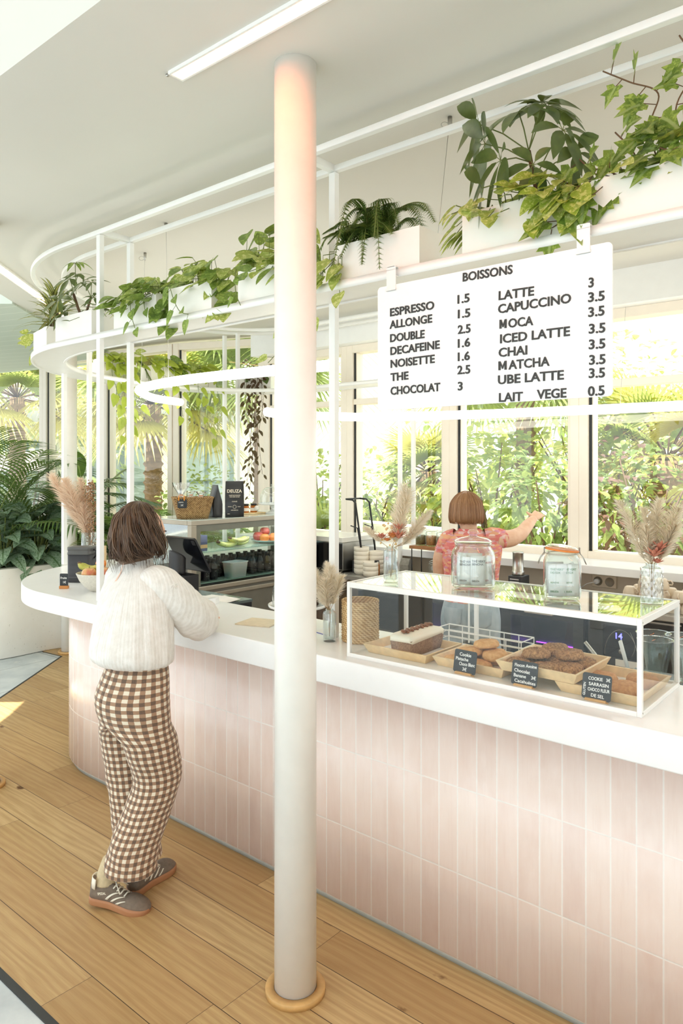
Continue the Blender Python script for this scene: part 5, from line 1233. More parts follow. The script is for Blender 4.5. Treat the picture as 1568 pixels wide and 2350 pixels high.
# ================================================================== kitchen along the windows
WT = .90
wt = MB(); wt.box((-4.9, 4.42, WT - .035), (1.6, 4.955, WT)); o = wt.build('worktop', mat('steel_worktop', (196, 192, 184), .25, .03, metal=.5), rotz=TH, bevel=.003); tag(o, 'long steel kitchen worktop running under the windows', 'worktop')
PURPLE = mat_emit('purple_light', (150, 50, 255), 14.0); FBLK = mat('fridge_black', (40, 40, 42), .3, .1); FBLK2 = mat('fridge_dark_grey', (58, 58, 58), .35, .1)
LTRIM = mat('pale_trim', (206, 198, 188), .4)
def unit(name, label, s0, s1, kind):
    r = thing(name, label, 'fridge' if 'fridge' in name else 'appliance', W(s0, 4.46, 0), TH, 'under-worktop kitchen units')
    w = s1 - s0
    if kind == 'glass':
        b = MB(); b.box((0, .03, .06), (.02, .48, .862)); b.box((w - .02, .03, .06), (w, .48, .862)); b.box((.02, .46, .06), (w - .02, .48, .862)); b.box((.02, .03, .06), (w - .02, .46, .08)); b.box((.02, .03, .842), (w - .02, .46, .862)); b.build('carcass', FBLK, r)
        b = MB(); b.box((.004, 0, .07), (.075, .028, .855)); b.box((w - .075, 0, .07), (w - .004, .028, .855)); b.box((.075, 0, .77), (w - .075, .028, .855)); b.box((.075, 0, .07), (w - .075, .028, .14)); dr = b.build('door', FBLK2, r, bevel=.003)
        b = MB(); b.box((.075, .010, .14), (w - .075, .014, .77)); b.build('door_pane', mat_glass('tinted_pane', (.88, .86, .9), 1.1), dr)
        b = MB(); b.box((w * .32, -.03, .80), (w * .66, 0, .85)); b.build('handle', LTRIM, dr, bevel=.006)
        b = MB(); b.box((.02, -.004, .845), (w - .02, 0, .851)); b.build('trim_bar', LTRIM, dr)
        b = MB(); b.box((.05, .035, .772), (w - .05, .045, .778)); b.box((.05, .44, .5), (w - .05, .45, .503)); b.build('light_strip', PURPLE, r)
        for z in (.30,):
            b = MB(); b.box((.02, .05, z), (w - .02, .45, z + .006)); b.build('shelf', STEEL, r)
    else:
        b = MB(); b.box((0, .02, .06), (w, .48, .862)); b.build('carcass', FBLK, r, bevel=.003)
        b = MB(); b.box((.004, 0, .07), (w - .004, .02, .855)); dr = b.build('door', FBLK2, r, bevel=.003)
        b = MB(); b.box((.03, -.004, .838), (w - .03, 0, .845)); b.build('trim_bar', LTRIM, dr)
        if kind == 'panel':
            b = MB(); b.box((w * .17, -.006, .60), (w * .56, 0, .79)); pn = b.build('control_panel', mat('gloss_black', (16, 16, 20), .08, .1), dr, bevel=.003)
            b = MB(); b.tube([(w * .19 + .17 * w * (1 - cos(a)), -.007, .61 + .16 * sin(a)) for a in [pi * k / 24 for k in range(25)]], .0015, 5); b.tube([(w * .47 + .02 * sin(k * .3), -.007, .62 + .012 * k) for k in range(13)], .0015, 5); b.build('swirl', STEEL, pn)
            text('14', .05, mat_emit('blue_digits', (90, 90, 255), 6), pn, Matrix.Translation((w * .29, -.0075, .715)) @ UPRIGHT, depth=.0003, bold=.001, name='digits')
            b = MB(); b.tube([(w * .36, -.006, .64), (w * .36, -.010, .64)], .014, 18); b.build('button', STEEL, pn)
            b = MB(); b.box((w * .30, -.0022, .55), (w * .52, -.0005, .59)); b.build('sticker', PAPER, dr)
    return r
unit('undercounter_fridge', 'dark undercounter unit at the left of the kitchen run, behind the rope basket', -3.62, -3.02, 'plain')
unit('undercounter_fridge', 'black undercounter fridge with a purple light, left of the staff member', -3.0, -2.40, 'glass')
gf = unit('undercounter_fridge', 'glass-door undercounter fridge glowing purple, full of drinks, right of the staff member', -2.38, -1.80, 'glass')
unit('ice_machine', 'black undercounter machine with a control panel showing 14', -1.78, -1.20, 'panel')
unit('undercounter_fridge', 'black glass-door fridge with purple light at the right edge of the picture', -1.18, -.58, 'glass')
unit('undercounter_cupboard', 'dark undercounter unit out at the right end of the kitchen run', -.56, .4, 'plain')
RCAP = mat('red_cap', (206, 48, 52), .4); WB = mat_glass('bottle_clear', (.85, .88, .92), 1.6, .02, .06)
d0 = thing('soda_bottle', 'small red-capped bottle inside the purple-lit fridge', 'bottle', (0, 0, 0), 0, 'red-capped bottles in the fridge')
b = MB(); b.lathe([(.024, 0), (.027, .005), (.027, .10), (.012, .145), (.011, .17), (.001, .171)], 14); b.build('glass', DARKB, d0); b = MB(); b.lathe([(.0135, .168), (.0135, .184), (.001, .185)], 12); b.build('cap', RCAP, d0)
w0 = thing('water_bottle', 'clear water bottle inside the purple-lit fridge', 'bottle', (0, 0, 0), 0, 'clear bottles in the fridge')
b = MB(); b.lathe([(.024, 0), (.026, .005), (.026, .12), (.012, .155), (.011, .19), (.001, .191)], 14); b.build('glass', WB, w0); b = MB(); b.lathe([(.0135, .188), (.0135, .2), (.001, .201)], 12); b.build('cap', WMETAL, w0)
for i in range(12):
    src = d0 if i < 6 else w0; c = src if i in (0, 6) else copy_tree(src)
    c.location = W(-2.38 + .11 + (i % 6) * .034 + (.22 if i >= 6 else 0) + .012 * (i % 2), 4.46 + .10 + .075 * (i % 2), .3065 if i < 6 else .3065)
    c.location.z = .306 + .0005
sf_ = MB(); sf_.box((-1.0, 2.585, .925), (1.2, 3.0, .95)); sf_.box((-1.0, 2.585, .0), (-.98, 3.0, .925)); sf_.box((1.18, 2.585, 0), (1.2, 3.0, .925)); o = sf_.build('service_shelf', mat('dark_service_shelf', (70, 70, 70), .4), rotz=TH); tag(o, 'dark low service shelf on the staff side of the counter', 'shelf')
for i, (s_, n_) in enumerate(((-.90, 2.90), (-.80, 2.92), (-.86, 2.79), (-.74, 2.82))):
    p = thing('glass_tumbler', ['clear glass pitcher standing nearest the case end', 'clear glass pitcher at the right of its group on the service shelf', 'frontmost clear pitcher on the service shelf', 'clear pitcher furthest back on the service shelf'][i], 'glass', W(s_, n_, .9505), 0, 'glass pitchers')
    b = MB(); b.lathe([(.035, 0), (.04, .004), (.037, .04), (.05, .11), (.062, .17), (.064, .172), (.06, .17), (.048, .11), (.034, .04), (.033, .01), (.001, .008)], 28); b.build('vessel', JGLASS, p); b = MB(); b.lathe([(.062, .169), (.0645, .171), (.062, .1725), (.060, .171)], 28, cap=(False, False)); b.build('rim', JGLASS, p)
for i, (s_, n_, dx, m_) in enumerate(((-.95, 2.80, -.03, 'w'), (-.955, 2.70, -.12, 's'))):
    p = thing('serving_tongs', ['white-handled utensil leaning behind the cookies', 'steel tube handle leaning behind the cookies'][i], 'utensil', W(s_, n_, .951), TH)
    b = MB(); b.tube([(0, 0, .0), (dx, -.03, .15)], .011, 10, flat=.6); b.build('handle', WMETAL if m_ == 'w' else STEEL, p); b = MB(); b.tube([(0, 0, .0), (.012, .02, .02), (.03, .04, .012)], .008, 8); b.build('tip', STEEL, p)

# items on the worktop and sill
BOWLM = mat('cream_stoneware', (240, 232, 216), .35, .03)
bl = MB(); bl.lathe([(.048, 0), (.05, .003), (.058, .010), (.0605, .022), (.061, .046), (.0575, .046), (.056, .02), (.046, .010), (.001, .009)], 30)
bme = bl.mesh('cereal_bowl'); bme.materials.append(BOWLM)
def on_wt(x, y, z=WT): return ray(x, y, z)
k = 0
for cx_, n_, st_, lab in ((830, 4.55, 6, 'cream bowl in the tall left stack on the worktop'), (851, 4.49, 3, 'cream bowl in the low front stack on the worktop'), (864, 4.63, 5, 'cream bowl in the rear stack on the worktop')):
    a = (cx_ - CXP) / FPX; Y = n_ / (SU * a + CU)
    for i in range(st_):
        o = bpy.data.objects.new('cereal_bowl', bme); COL.objects.link(o); o.location = (a * Y, Y, WT + .0005 + i * .034)
        q = 'topmost ' if i == st_ - 1 else ('lowest ' if i == 0 else '')
        tag(o, q + lab if q else 'inner ' + lab + ', between top and bottom', 'bowl', lab.replace('bowl in', 'bowls in'))
ov = thing('oven', 'countertop oven with marble-white top and dark glass door, right of the column', 'oven', W(-4.25, 4.47, WT + .0005), TH)
b = MB(); b.box((0, .01, .02), (.46, .43, .245)); b.build('body', STEEL, ov, bevel=.004); b = MB(); b.box((-.01, -.01, .245), (.47, .44, .285)); b.build('top_slab', mat('white_marble', (240, 238, 230), .2, .05, 6), ov, bevel=.003)
b = MB(); b.box((.012, -.008, .03), (.36, .009, .235)); b.build('door', mat('dark_oven_glass', (30, 30, 32), .08), ov); b = MB(); b.box((.37, -.006, .03), (.45, .009, .235)); cp_ = b.build('control_panel', BLACK, ov)
for z in (.08, .14, .2): b = MB(); b.tube([(.41, -.006, z), (.41, -.022, z)], .014, 14); b.build('knob', STEEL, cp_)
gp = thing('contact_grill', 'black contact grill with its lever arms raised, left of the cream bowls', 'grill', W(-3.74, 4.66, WT + .0005), TH)
b = MB(); b.box((-.02, -.10, 0), (.09, .16, .10)); b.build('body', CHAR, gp, bevel=.006)
for y in (-.08, .10):
    b = MB(); b.tube([(.075, y, .06), (.045, y, .30), (.0, y, .56), (-.03, y, .585), (-.10, y, .59)], .0075, 8); b.tube([(.075, y, .06), (.055, y, .2), (.02, y, .36), (-.05, y, .375)], .005, 6); b.build('lever_arm', BLACK, gp)
b = MB(); b.tube([(-.10, -.08, .59), (-.10, .10, .59)], .007, 8); b.build('handle_bar', BLACK, gp)
ws = thing('tiered_stand', 'low wooden stand on thin black legs carrying seed jars, left of the staff member', 'stand', W(-3.05, 4.64, WT + .0005), TH)
b = MB(); b.box((-.15, -.08, .235), (.15, .08, .258)); b.build('wooden_top', mat('walnut_board', (168, 116, 70), .5, .1, 30), ws, bevel=.002)
for x in (-.135, .135):
    for y in (-.065, .065):
        b = MB(); b.tube([(x, y, .005), (x, y, .235)], .004, 8); b.build('leg', BLACK, ws)
b = MB(); b.box((-.16, -.09, 0), (.16, .09, .006)); b.build('base_plate', mat('teal_tray', (70, 110, 122), .5), ws)
for i, (dx, c, lab) in enumerate(((-.095, (134, 128, 84), 'glass jar of green seeds on the wooden stand'), (.0, (206, 150, 92), 'glass jar of orange grains on the wooden stand beside the staff shoulder'), (.095, (176, 160, 130), 'glass jar behind the staff shoulder on the wooden stand'))):
    t = thing('seed_jar', lab, 'jar', W(-3.05 + dx, 4.64, WT + .259), 0, 'seed jars')
    b = MB(); b.lathe([(.04, 0), (.044, .004), (.044, .10), (.04, .108), (.038, .11), (.038, .105), (.042, .1), (.042, .006), (.001, .004)], 26); b.build('vessel', JGLASS, t); b = MB(); b.lathe([(.041, .006), (.041, .075), (.001, .078)], 22); b.build('seeds', mat('seeds_%d' % i, c, .9, .35, 160), t); b = MB(); b.lathe([(.043, .11), (.045, .114), (.043, .124), (.01, .126), (.012, .136), (.001, .138)], 24); b.build('lid', JGLASS, t)
t = thing('clip_jar', 'clear clip-top jar standing under the wooden stand', 'jar', W(-3.0, 4.62, WT + .0072), 0)
b = MB(); b.lathe([(.045, 0), (.055, .006), (.055, .10), (.045, .118), (.048, .124), (.05, .14), (.03, .15), (.001, .15)], 26); b.build('vessel', JGLASS, t); b = MB(); b.tube([(.051 * cos(a), .051 * sin(a), .122) for a in [2 * pi * k / 24 for k in range(24)]], .002, 6, closed=True); b.build('wire_clip', STEEL, t)
t = thing('steel_canister', 'brushed steel canister on a black mill beside the staff member\'s arm', 'mill', W(-2.33, 4.62, WT + .0005), TH)
b = MB(); b.box((-.045, -.06, 0), (.055, .06, .11)); b.build('base', CHAR, t, bevel=.004); b = MB(); b.lathe([(.040, .11), (.042, .115), (.042, .14), (.037, .143), (.037, .26), (.039, .262), (.037, .27), (.001, .272)], 28); b.build('hopper', STEEL, t)
b = MB()
for q in range(4): b.box((-.03, -.062, .03 + q * .018), (.035, -.0605, .037 + q * .018))
b.build('white_print', WPRINT, t)
t = thing('bread_board', 'round dark bread loaf on a board in the shadow of the worktop', 'bread', W(-2.05, 4.66, WT + .0005), TH)
b = MB(); b.lathe([(.13, 0), (.132, .006), (.13, .014), (.001, .014)], 36); b.build('board', mat('dark_board', (112, 80, 54), .6, .1), t); b = MB(); b.sph((0, 0, .03), (.10, .09, .028), 24, 10); b.build('loaf', crumb('bread_crust', (120, 78, 44), (168, 118, 72), 60), t)
SOCK = mat('beige_plastic', (226, 210, 184), .4)
t = thing('wall_socket', 'beige double wall socket with a white plug under the sill', 'socket', onN(1388, 1334, 4.955), TH)
b = MB(); b.box((-.083, -.012, -.042), (.083, .004, .042)); b.build('plate', SOCK, t, bevel=.004)
for x in (-.04, .04):
    b = MB(); b.lathe([(.029, 0), (.031, .004), (.027, .006), (.025, -.006 + .008), (.001, .003)], 26, M=Matrix.Translation((x, -.012, 0)) @ Matrix.Rotation(pi / 2, 4, 'X')); b.build('outlet', mat('outlet_grey', (150, 138, 118), .4), t)
b = MB(); b.tube([(-.04, -.016, 0), (-.04, -.05, 0)], .018, 14); b.tube([(-.04, -.05, 0), (-.10, -.06, -.02), (-.16, -.03, -.06)], .003, 6); b.build('plug', WMETAL, t)
t = thing('wooden_tray', 'shallow wooden tray lined with paper left of the heaped cups', 'tray', W(-1.80, 4.60, WT + .0005), TH)
b = MB(); b.box((-.17, -.1, 0), (.17, .1, .008)); b.box((-.17, -.1, .008), (-.16, .1, .03)); b.box((.16, -.1, .008), (.17, .1, .03)); b.box((-.16, .09, .008), (.16, .1, .03)); b.box((-.16, -.1, .008), (.16, -.09, .03)); b.build('tray_body', BAMBOO, t); b = MB(); b.box((-.15, -.085, .0085), (.15, .085, .010)); b.build('paper_liner', PAPER, t)
c0 = thing('espresso_cup', 'beige espresso cup in the heap on the worktop behind the diamond-cut vase', 'cup', (0, 0, 0), 0, 'heaped beige cups')
CUPM = mat('beige_cup', (226, 208, 184), .4, .03)
b = MB(); b.lathe([(.040, 0), (.0425, .003), (.040, .03), (.030, .058), (.022, .064), (.001, .064)], 26); b.build('cup_body', CUPM, c0)
b = MB(); b.tube([(.038, 0, .03), (.058, 0, .028), (.062, 0, .04), (.052, 0, .052), (.033, 0, .05)], .0045, 7); b.build('handle', CUPM, c0)
k = 0
for z, row in ((0, 6), (.066, 5), (.132, 2)):
    for i in range(row):
        for j in range(2 if z < .1 else 1):
            c = c0 if k == 0 else copy_tree(c0); k += 1
            c.location = W(-1.585 + i * .094 + (.045 if z else 0) + .02 * j + .09 * (z > .1), 4.52 + .10 * j, WT + .001 + z); c.rotation_euler = (0, 0, rnd.uniform(-2.6, -.6))
for i, (dx, dn, r_, h_, c, lab) in enumerate(((.0, 0, .024, .12, (186, 118, 58), 'amber spice bottle behind the ribbed vase'), (.075, .03, .022, .15, (120, 70, 44), 'dark sauce bottle with red cap behind the ribbed vase'), (.15, .0, .03, .075, (206, 176, 84), 'yellow spice tin right of the ribbed vase'))):
    t = thing('spice_jar', lab, 'jar', W(-3.50 + dx, 4.55 + dn, WT + .0005), 0, 'spice jars')
    b = MB(); b.lathe([(r_ * .95, 0), (r_, .004), (r_, h_ * .7), (r_ * .7, h_ * .82), (r_ * .7, h_ * .86), (.001, h_ * .87)], 20); b.build('jar_body', mat('spice_%d' % i, c, .3, .2, 40), t); b = MB(); b.lathe([(r_ * .78, h_ * .85), (r_ * .78, h_), (.001, h_ + .001)], 18); b.build('cap', RCAP if i == 1 else BLACK, t)
t = thing('paper_bag', 'grey printed bag standing behind the spice jars', 'bag', W(-3.27, 4.62, WT + .0005), TH)
b = MB(); b.rings([[(-.04, -.03, 0), (.04, -.03, 0), (.04, .03, 0), (-.04, .03, 0)], [(-.042, -.03, .1), (.042, -.03, .1), (.042, .03, .1), (-.042, .03, .1)], [(-.04, -.005, .15), (.04, -.005, .15), (.04, .0, .15), (-.04, .0, .15)]], 0, False); b.build('bag', mat('grey_bag', (140, 136, 126), .7, .2, 40), t)
sd = MB(); sd.lathe([(.03, 0), (.045, .012), (.047, .018), (.042, .015), (.001, .006)], 24); o = sd.build('small_dish', mat('terracotta_dish', (206, 160, 112), .6), loc=W(-3.18, 4.86, 1.1005)); tag(o, 'small wooden dish on the white window sill', 'dish')
# ================================================================== concrete planter and indoor plants on the left
def concrete_mat():
    t = NT('pale_concrete'); co = t.coord('Object'); a = t.noise(co, 2.4, 5, .6); p = t.noise(co, 55, 2)
    c = t.ramp(a, (.3, srgb((240, 237, 228))), (.7, srgb((250, 248, 241)))); c = t.mix(t.ramp(p, (.70, 0.0), (.74, .5)), c, srgb((180, 172, 156))); t.base(c); t.set(rough=.75); return t.m
def curve_pts(P, k=8): return [(p.x, p.y) for p in smooth_path([(x, y, 0) for x, y in P], k)]
FR = curve_pts([(-7.0, 5.2), (-4.5, 6.1), (-3.6, 6.42), (-3.11, 6.66), (-2.72, 7.08), (-2.2, 7.24), (-1.5, 7.27), (-1.0, 7.28)])
def offs(P, d):
    out = []
    for i in range(len(P)):
        a, b = V((*P[max(i - 1, 0)], 0)), V((*P[min(i + 1, len(P) - 1)], 0)); t = (b - a).normalized(); out.append((P[i][0] - t.y * d, P[i][1] + t.x * d))
    return out
cpl = thing('concrete_planter', 'curved pale concrete planter wall full of tropical plants, left of the counter', 'planter', (0, 0, 0))
b = MB(); b.strip(FR, offs(FR, .11), 0, .818); b.build('planter_wall', concrete_mat(), cpl, bevel=.006)
BK = [(-9.2, 9.2), (-4.97, 9.75), (-3.6, 8.85), (-2.74, 8.29), (-1.83, 7.7), (-1.05, 7.38)]
b = MB(); q = offs(FR, .10); b.prism([(x, y) for x, y in q] + [(x, y) for x, y in reversed(BK)], .02, .74); b.build('soil', SOIL, cpl)
PSOIL = .742
L_PALM = mat_leaf('palm_frond', (62, 100, 54), (104, 138, 78), None, .22, .35); L_AREC = mat_leaf('areca_frond', (92, 134, 70), (148, 178, 100), None, .35, .4)
L_AGLA = mat_leaf('aglaonema', (140, 166, 140), (178, 198, 172), (84, 120, 88), .15, .32, (70, 104, 66)); L_BAN = mat_leaf('banana_leaf', (46, 92, 36), (90, 134, 52), None, .35, .3, (150, 176, 96))
def pin_frond(lf, stm, base, d, L, ll, n=26, arch=.5, w=.024, mi=0, k=4):
    """a feather palm frond: arching midrib with paired leaflets"""
    base = V(base); d = V(d).normalized(); hz = V((d.x, d.y, 0)); hz = hz.normalized() if hz.length > .05 else V((1, 0, 0))
    P = [base + d * (L * t) + V((0, 0, -arch * L * t * t)) + hz * (arch * .25 * L * t * t) for t in [i / 14 for i in range(15)]]
    stm.tube(P, lambda t: .006 * (1 - t) + .0015, 5)
    for i in range(n):
        t = .28 + .72 * i / (n - 1); x = t * 14; j = min(int(x), 13); p = P[j].lerp(P[j + 1], x - j); T = (P[j + 1] - P[j]).normalized()
        sd = T.cross(V((0, 0, 1))); sd = sd.normalized() if sd.length > .01 else V((1, 0, 0))
        l = ll * (sin(pi * min(1, .18 + .78 * (t - .28) / .72))) ** .6
        for q in (-1, 1): leaf(lf, p, sd * q + T * .75 + V((0, 0, .25)), V((0, 0, 1)) + T * -.3, l * rnd.uniform(.85, 1.1), w, LANCE, .35, .3, k, mi, 0)
def palm_clump(label, pos, nfr, L, ll, m, hmin=.6, spread=.9, w=.024, name='potted_palm', aims=None):
    r = thing(name, label, 'palm', pos, 0, None); lf, stm = MB(), MB()
    for i in range(nfr):
        if aims and i < len(aims): d = V(aims[i])
        else: a = 2.4 * i + .3; d = V((cos(a) * spread, sin(a) * spread * .8, rnd.uniform(.7, 1.5)))
        pin_frond(lf, stm, (rnd.uniform(-.05, .05), rnd.uniform(-.05, .05), 0), d, L * rnd.uniform(.8, 1.15), ll, arch=rnd.uniform(.35, .6), w=w)
    lf.build('fronds', m, r); stm.build('stems', STEM_G, r); return r
palm_clump('tall dark feather palm in the concrete planter at the left edge', V((-3.45, 7.05, PSOIL)), 15, 2.2, .5, L_PALM, aims=[(.35, -.1, 1.6), (.15, -.2, 2.0), (.6, .0, 1.2), (-.3, .0, 1.7), (.55, -.2, .8), (.25, -.3, 1.2), (.5, .1, 1.5), (.0, -.2, 1.4)])
palm_clump('dark feather palm with wide low fronds behind the silver-leaved plants', V((-3.15, 7.65, PSOIL + .0)), 8, 1.9, .46, L_PALM, aims=[(.55, -.1, 1.3), (-.5, 0, 1.5), (.3, -.3, 1.6), (-.2, -.3, 1.9), (.7, .1, 1.1), (.1, .1, 2), (-.6, .1, 1.2), (.4, .2, 1.7)])
palm_clump('bushy light green areca palm behind the left shelf posts', V((-2.02, 7.50, PSOIL)), 26, 1.25, .30, L_AREC, spread=.75, w=.02)
palm_clump('bright areca palm next to the window left of the wicker basket', V((-1.74, 7.42, PSOIL)), 18, 1.1, .28, L_AREC, spread=.75, w=.02)
def big_leaf_plant(label, pos, specs, m, name='banana_plant', cat='plant'):
    r = thing(name, label, cat, pos); lf, stm = MB(), MB()
    for d, h, L, w in specs:
        d = V(d); e = d * h; stm.tube([(0, 0, 0), e * .5 + V((0, 0, .03)), e], .011, 7); leaf(lf, e, V((d.x * 1.6, d.y * 1.6, d.z * .55)), V((0, -.2, 1)), L, w, OVAL, .35, .18, 9)
    lf.build('leaves', m, r); stm.build('stems', STEM_G, r)
big_leaf_plant('broad-leaved banana-like plant rising behind the dried flowers', V((-2.62, 7.52, PSOIL)), [((.25, -.05, 1), .75, .55, .20), ((-.35, -.1, 1), .62, .5, .18), ((.45, .1, .8), .6, .5, .17), ((.05, -.2, 1), .55, .5, .18), ((-.1, .1, 1), .9, .5, .17), ((.35, -.2, .6), .45, .45, .16)], L_BAN)
def aglaonema(label, pos, n, L=.24):
    r = thing('aglaonema', label, 'plant', pos, 0, 'silver-leaved plants in the concrete planter'); lf, stm = MB(), MB()
    for i in range(n):
        a = 2.4 * i; t = i / n; d = V((cos(a), sin(a) * .8 - .25, lerp(-.05, 1.3, t))).normalized(); e = V((cos(a) * .13, sin(a) * .11, .10 + .48 * t)); stm.tube([(0, 0, 0), e * .6, e], .006, 5)
        l = L * rnd.uniform(.8, 1.15); leaf(lf, e, d + V((0, 0, -.1)), V((0, -.5, 1)), l, l * .46, OVAL, .55, .16, 8)
    lf.build('leaves', L_AGLA, r); stm.build('stems', STEM_G, r)
for i, (x, y, h, lb) in enumerate(((-3.55, 6.72, 0, 'silver-green large-leaved plant at the left edge over the concrete rim'), (-3.22, 6.95, 0, 'large silver-leaved plant second from the left, drooping over the concrete rim'), (-2.98, 7.14, 0, 'silver-leaved plant over the concrete rim beside the distant column'), (-3.42, 7.15, .12, 'taller silver-leaved plant in the second row at the left edge'), (-3.08, 7.34, .14, 'taller silver-leaved plant in the second row beside the column'), (-2.72, 7.42, .05, 'silver-leaved plant half behind the distant column'))):
    aglaonema(lb, V((x, y, PSOIL + h * .0)), 34 if h == 0 else 36, .33)

# ================================================================== garden outside the windows
BARK = mat('palm_bark', (150, 122, 92), .9, .25, 30, bump=.8, bscale=40)
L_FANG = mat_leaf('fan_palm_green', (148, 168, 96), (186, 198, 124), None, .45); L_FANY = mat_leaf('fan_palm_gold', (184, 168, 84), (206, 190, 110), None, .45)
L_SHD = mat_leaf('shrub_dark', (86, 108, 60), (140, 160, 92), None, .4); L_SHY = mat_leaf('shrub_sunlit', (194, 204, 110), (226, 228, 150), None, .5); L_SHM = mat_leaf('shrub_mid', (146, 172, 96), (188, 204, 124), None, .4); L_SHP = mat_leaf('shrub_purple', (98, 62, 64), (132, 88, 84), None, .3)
def fan_leaf(lf, stm, base, d, pl, R_, ns=20, mi=0, droop=.5):
    base = V(base); d = V(d).normalized(); e = base + d * pl + V((0, 0, -.12 * pl)); stm.tube([base, base + d * pl * .5, e], .012, 5)
    sd = d.cross(V((0, 0, 1))); sd = sd.normalized() if sd.length > .01 else V((1, 0, 0)); nr = sd.cross(d)
    for k in range(ns):
        a = lerp(-2.1, 2.1, k / (ns - 1)); q = d * cos(a) + sd * sin(a); l = R_ * (.72 + .28 * cos(a * .6)) * rnd.uniform(.9, 1.05)
        leaf(lf, e, q, nr, l, l * .062, LANCE, droop * (.6 + .7 * abs(a) / 2.1), .3, 5, mi)
def fan_palm(label, pos, H, n, R_, mis=(0,), lean=(0, 0), pl=.7, tr=.13, dead=0):
    r = thing('fan_palm', label, 'palm tree', pos, 0, 'palms in the garden'); lf, stm, tk = MB(), MB(), MB()
    top = V((lean[0], lean[1], H)); tk.tube([V((0, 0, -.05)), top * .5 + V((lean[0] * .1, 0, 0)), top], [tr * 1.2, tr, tr * .9], 12)
    for k in range(int(H / .14)): tk.lathe([(tr * .95, 0), (tr * 1.22, .05), (tr * .95, .09)], 12, top * (k * .14 / H), cap=(False, False))
    for i in range(n):
        a = 2.4 * i; t = i / n; d = V((cos(a), sin(a), lerp(-.9 if dead else -.35, 1.6, t))).normalized(); fan_leaf(lf, stm, top, d, pl * rnd.uniform(.8, 1.15), R_ * rnd.uniform(.85, 1.1), 32, mis[i % len(mis)] if t > .3 else mis[-1], .65 - .4 * t)
    tk.build('trunk', BARK, r); lf.build('crown', [L_FANG, L_FANY], r); stm.build('leaf_stalks', STEM_B, r)
def G(x, Y): return V(((x - CXP) / FPX * Y, Y, -.07))
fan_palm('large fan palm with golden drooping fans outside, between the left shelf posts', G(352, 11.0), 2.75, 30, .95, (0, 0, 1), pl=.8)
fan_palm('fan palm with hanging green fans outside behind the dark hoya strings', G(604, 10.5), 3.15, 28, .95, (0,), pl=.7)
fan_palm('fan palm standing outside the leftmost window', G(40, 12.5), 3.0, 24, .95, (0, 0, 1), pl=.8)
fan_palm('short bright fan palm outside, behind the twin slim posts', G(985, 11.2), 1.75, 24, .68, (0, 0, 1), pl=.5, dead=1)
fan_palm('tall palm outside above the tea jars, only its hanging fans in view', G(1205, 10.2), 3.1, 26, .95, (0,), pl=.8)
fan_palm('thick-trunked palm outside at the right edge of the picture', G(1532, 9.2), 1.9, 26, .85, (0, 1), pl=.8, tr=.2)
fan_palm('low fan palm outside the window right of the column', G(752, 9.8), .75, 16, .6, (0,), pl=.4)
def shrub(label, pos, rx, ry, rz, zc, n, L, mis, mats, group='shrubs in the garden', trunk=True, hole=.0):
    r = thing('shrub', label, 'shrub', pos, 0, group); lf, st_ = MB(), MB()
    for k in range(9):
        a = k * 2.4; e = V((cos(a) * rx * .7, sin(a) * ry * .7, zc + rz * rnd.uniform(-.3, .7))); st_.tube([(0, 0, 0), V((e.x * .25, e.y * .25, e.z * .55)), e], lambda t: .022 * (1 - t) + .006, 6)
    for i in range(n):
        while True:
            p = V((rnd.uniform(-1, 1), rnd.uniform(-1, 1), rnd.uniform(-1, 1)))
            if .35 < p.length < 1 and noise.noise(p * 2.6 + V((pos[0], pos[1], 0))) > hole: break
        q = V((p.x * rx, p.y * ry, zc + p.z * rz)); l = L * rnd.uniform(.6, 1.2)
        leaf(lf, q, p + rv3(-.2, .7) * .7, V((0, -.4, 1)), l, l * .55, OVAL, .35, .2, 4, rnd.choice(mis))
    lf.build('foliage', mats, r); st_.build('branches', STEM_B, r)
SM_ = [L_SHD, L_SHY, L_SHM, L_SHP]
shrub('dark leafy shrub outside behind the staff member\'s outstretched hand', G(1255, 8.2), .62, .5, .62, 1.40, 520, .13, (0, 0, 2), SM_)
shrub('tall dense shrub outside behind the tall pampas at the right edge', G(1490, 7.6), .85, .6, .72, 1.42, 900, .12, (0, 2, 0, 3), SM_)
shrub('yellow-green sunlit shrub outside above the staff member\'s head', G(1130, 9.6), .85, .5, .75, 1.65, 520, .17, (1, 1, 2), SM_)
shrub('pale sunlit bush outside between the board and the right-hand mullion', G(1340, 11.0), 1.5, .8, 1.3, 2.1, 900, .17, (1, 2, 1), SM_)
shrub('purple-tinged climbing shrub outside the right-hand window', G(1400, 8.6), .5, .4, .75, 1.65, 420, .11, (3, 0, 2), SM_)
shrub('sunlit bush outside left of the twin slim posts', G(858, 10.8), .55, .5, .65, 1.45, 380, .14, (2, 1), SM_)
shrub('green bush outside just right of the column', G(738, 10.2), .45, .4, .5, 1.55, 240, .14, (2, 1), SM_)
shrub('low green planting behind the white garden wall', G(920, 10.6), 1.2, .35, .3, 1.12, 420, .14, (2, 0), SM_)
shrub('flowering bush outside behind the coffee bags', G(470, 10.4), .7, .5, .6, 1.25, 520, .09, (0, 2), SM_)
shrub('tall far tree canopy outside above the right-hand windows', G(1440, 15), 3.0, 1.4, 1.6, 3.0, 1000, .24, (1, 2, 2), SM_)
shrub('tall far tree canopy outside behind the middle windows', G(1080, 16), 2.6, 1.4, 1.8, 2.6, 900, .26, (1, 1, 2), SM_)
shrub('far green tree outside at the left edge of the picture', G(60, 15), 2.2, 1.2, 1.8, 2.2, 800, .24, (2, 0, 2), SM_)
GW = MB(); p0, p1 = W(-7.2, 8.0), W(-4.6, 7.4)
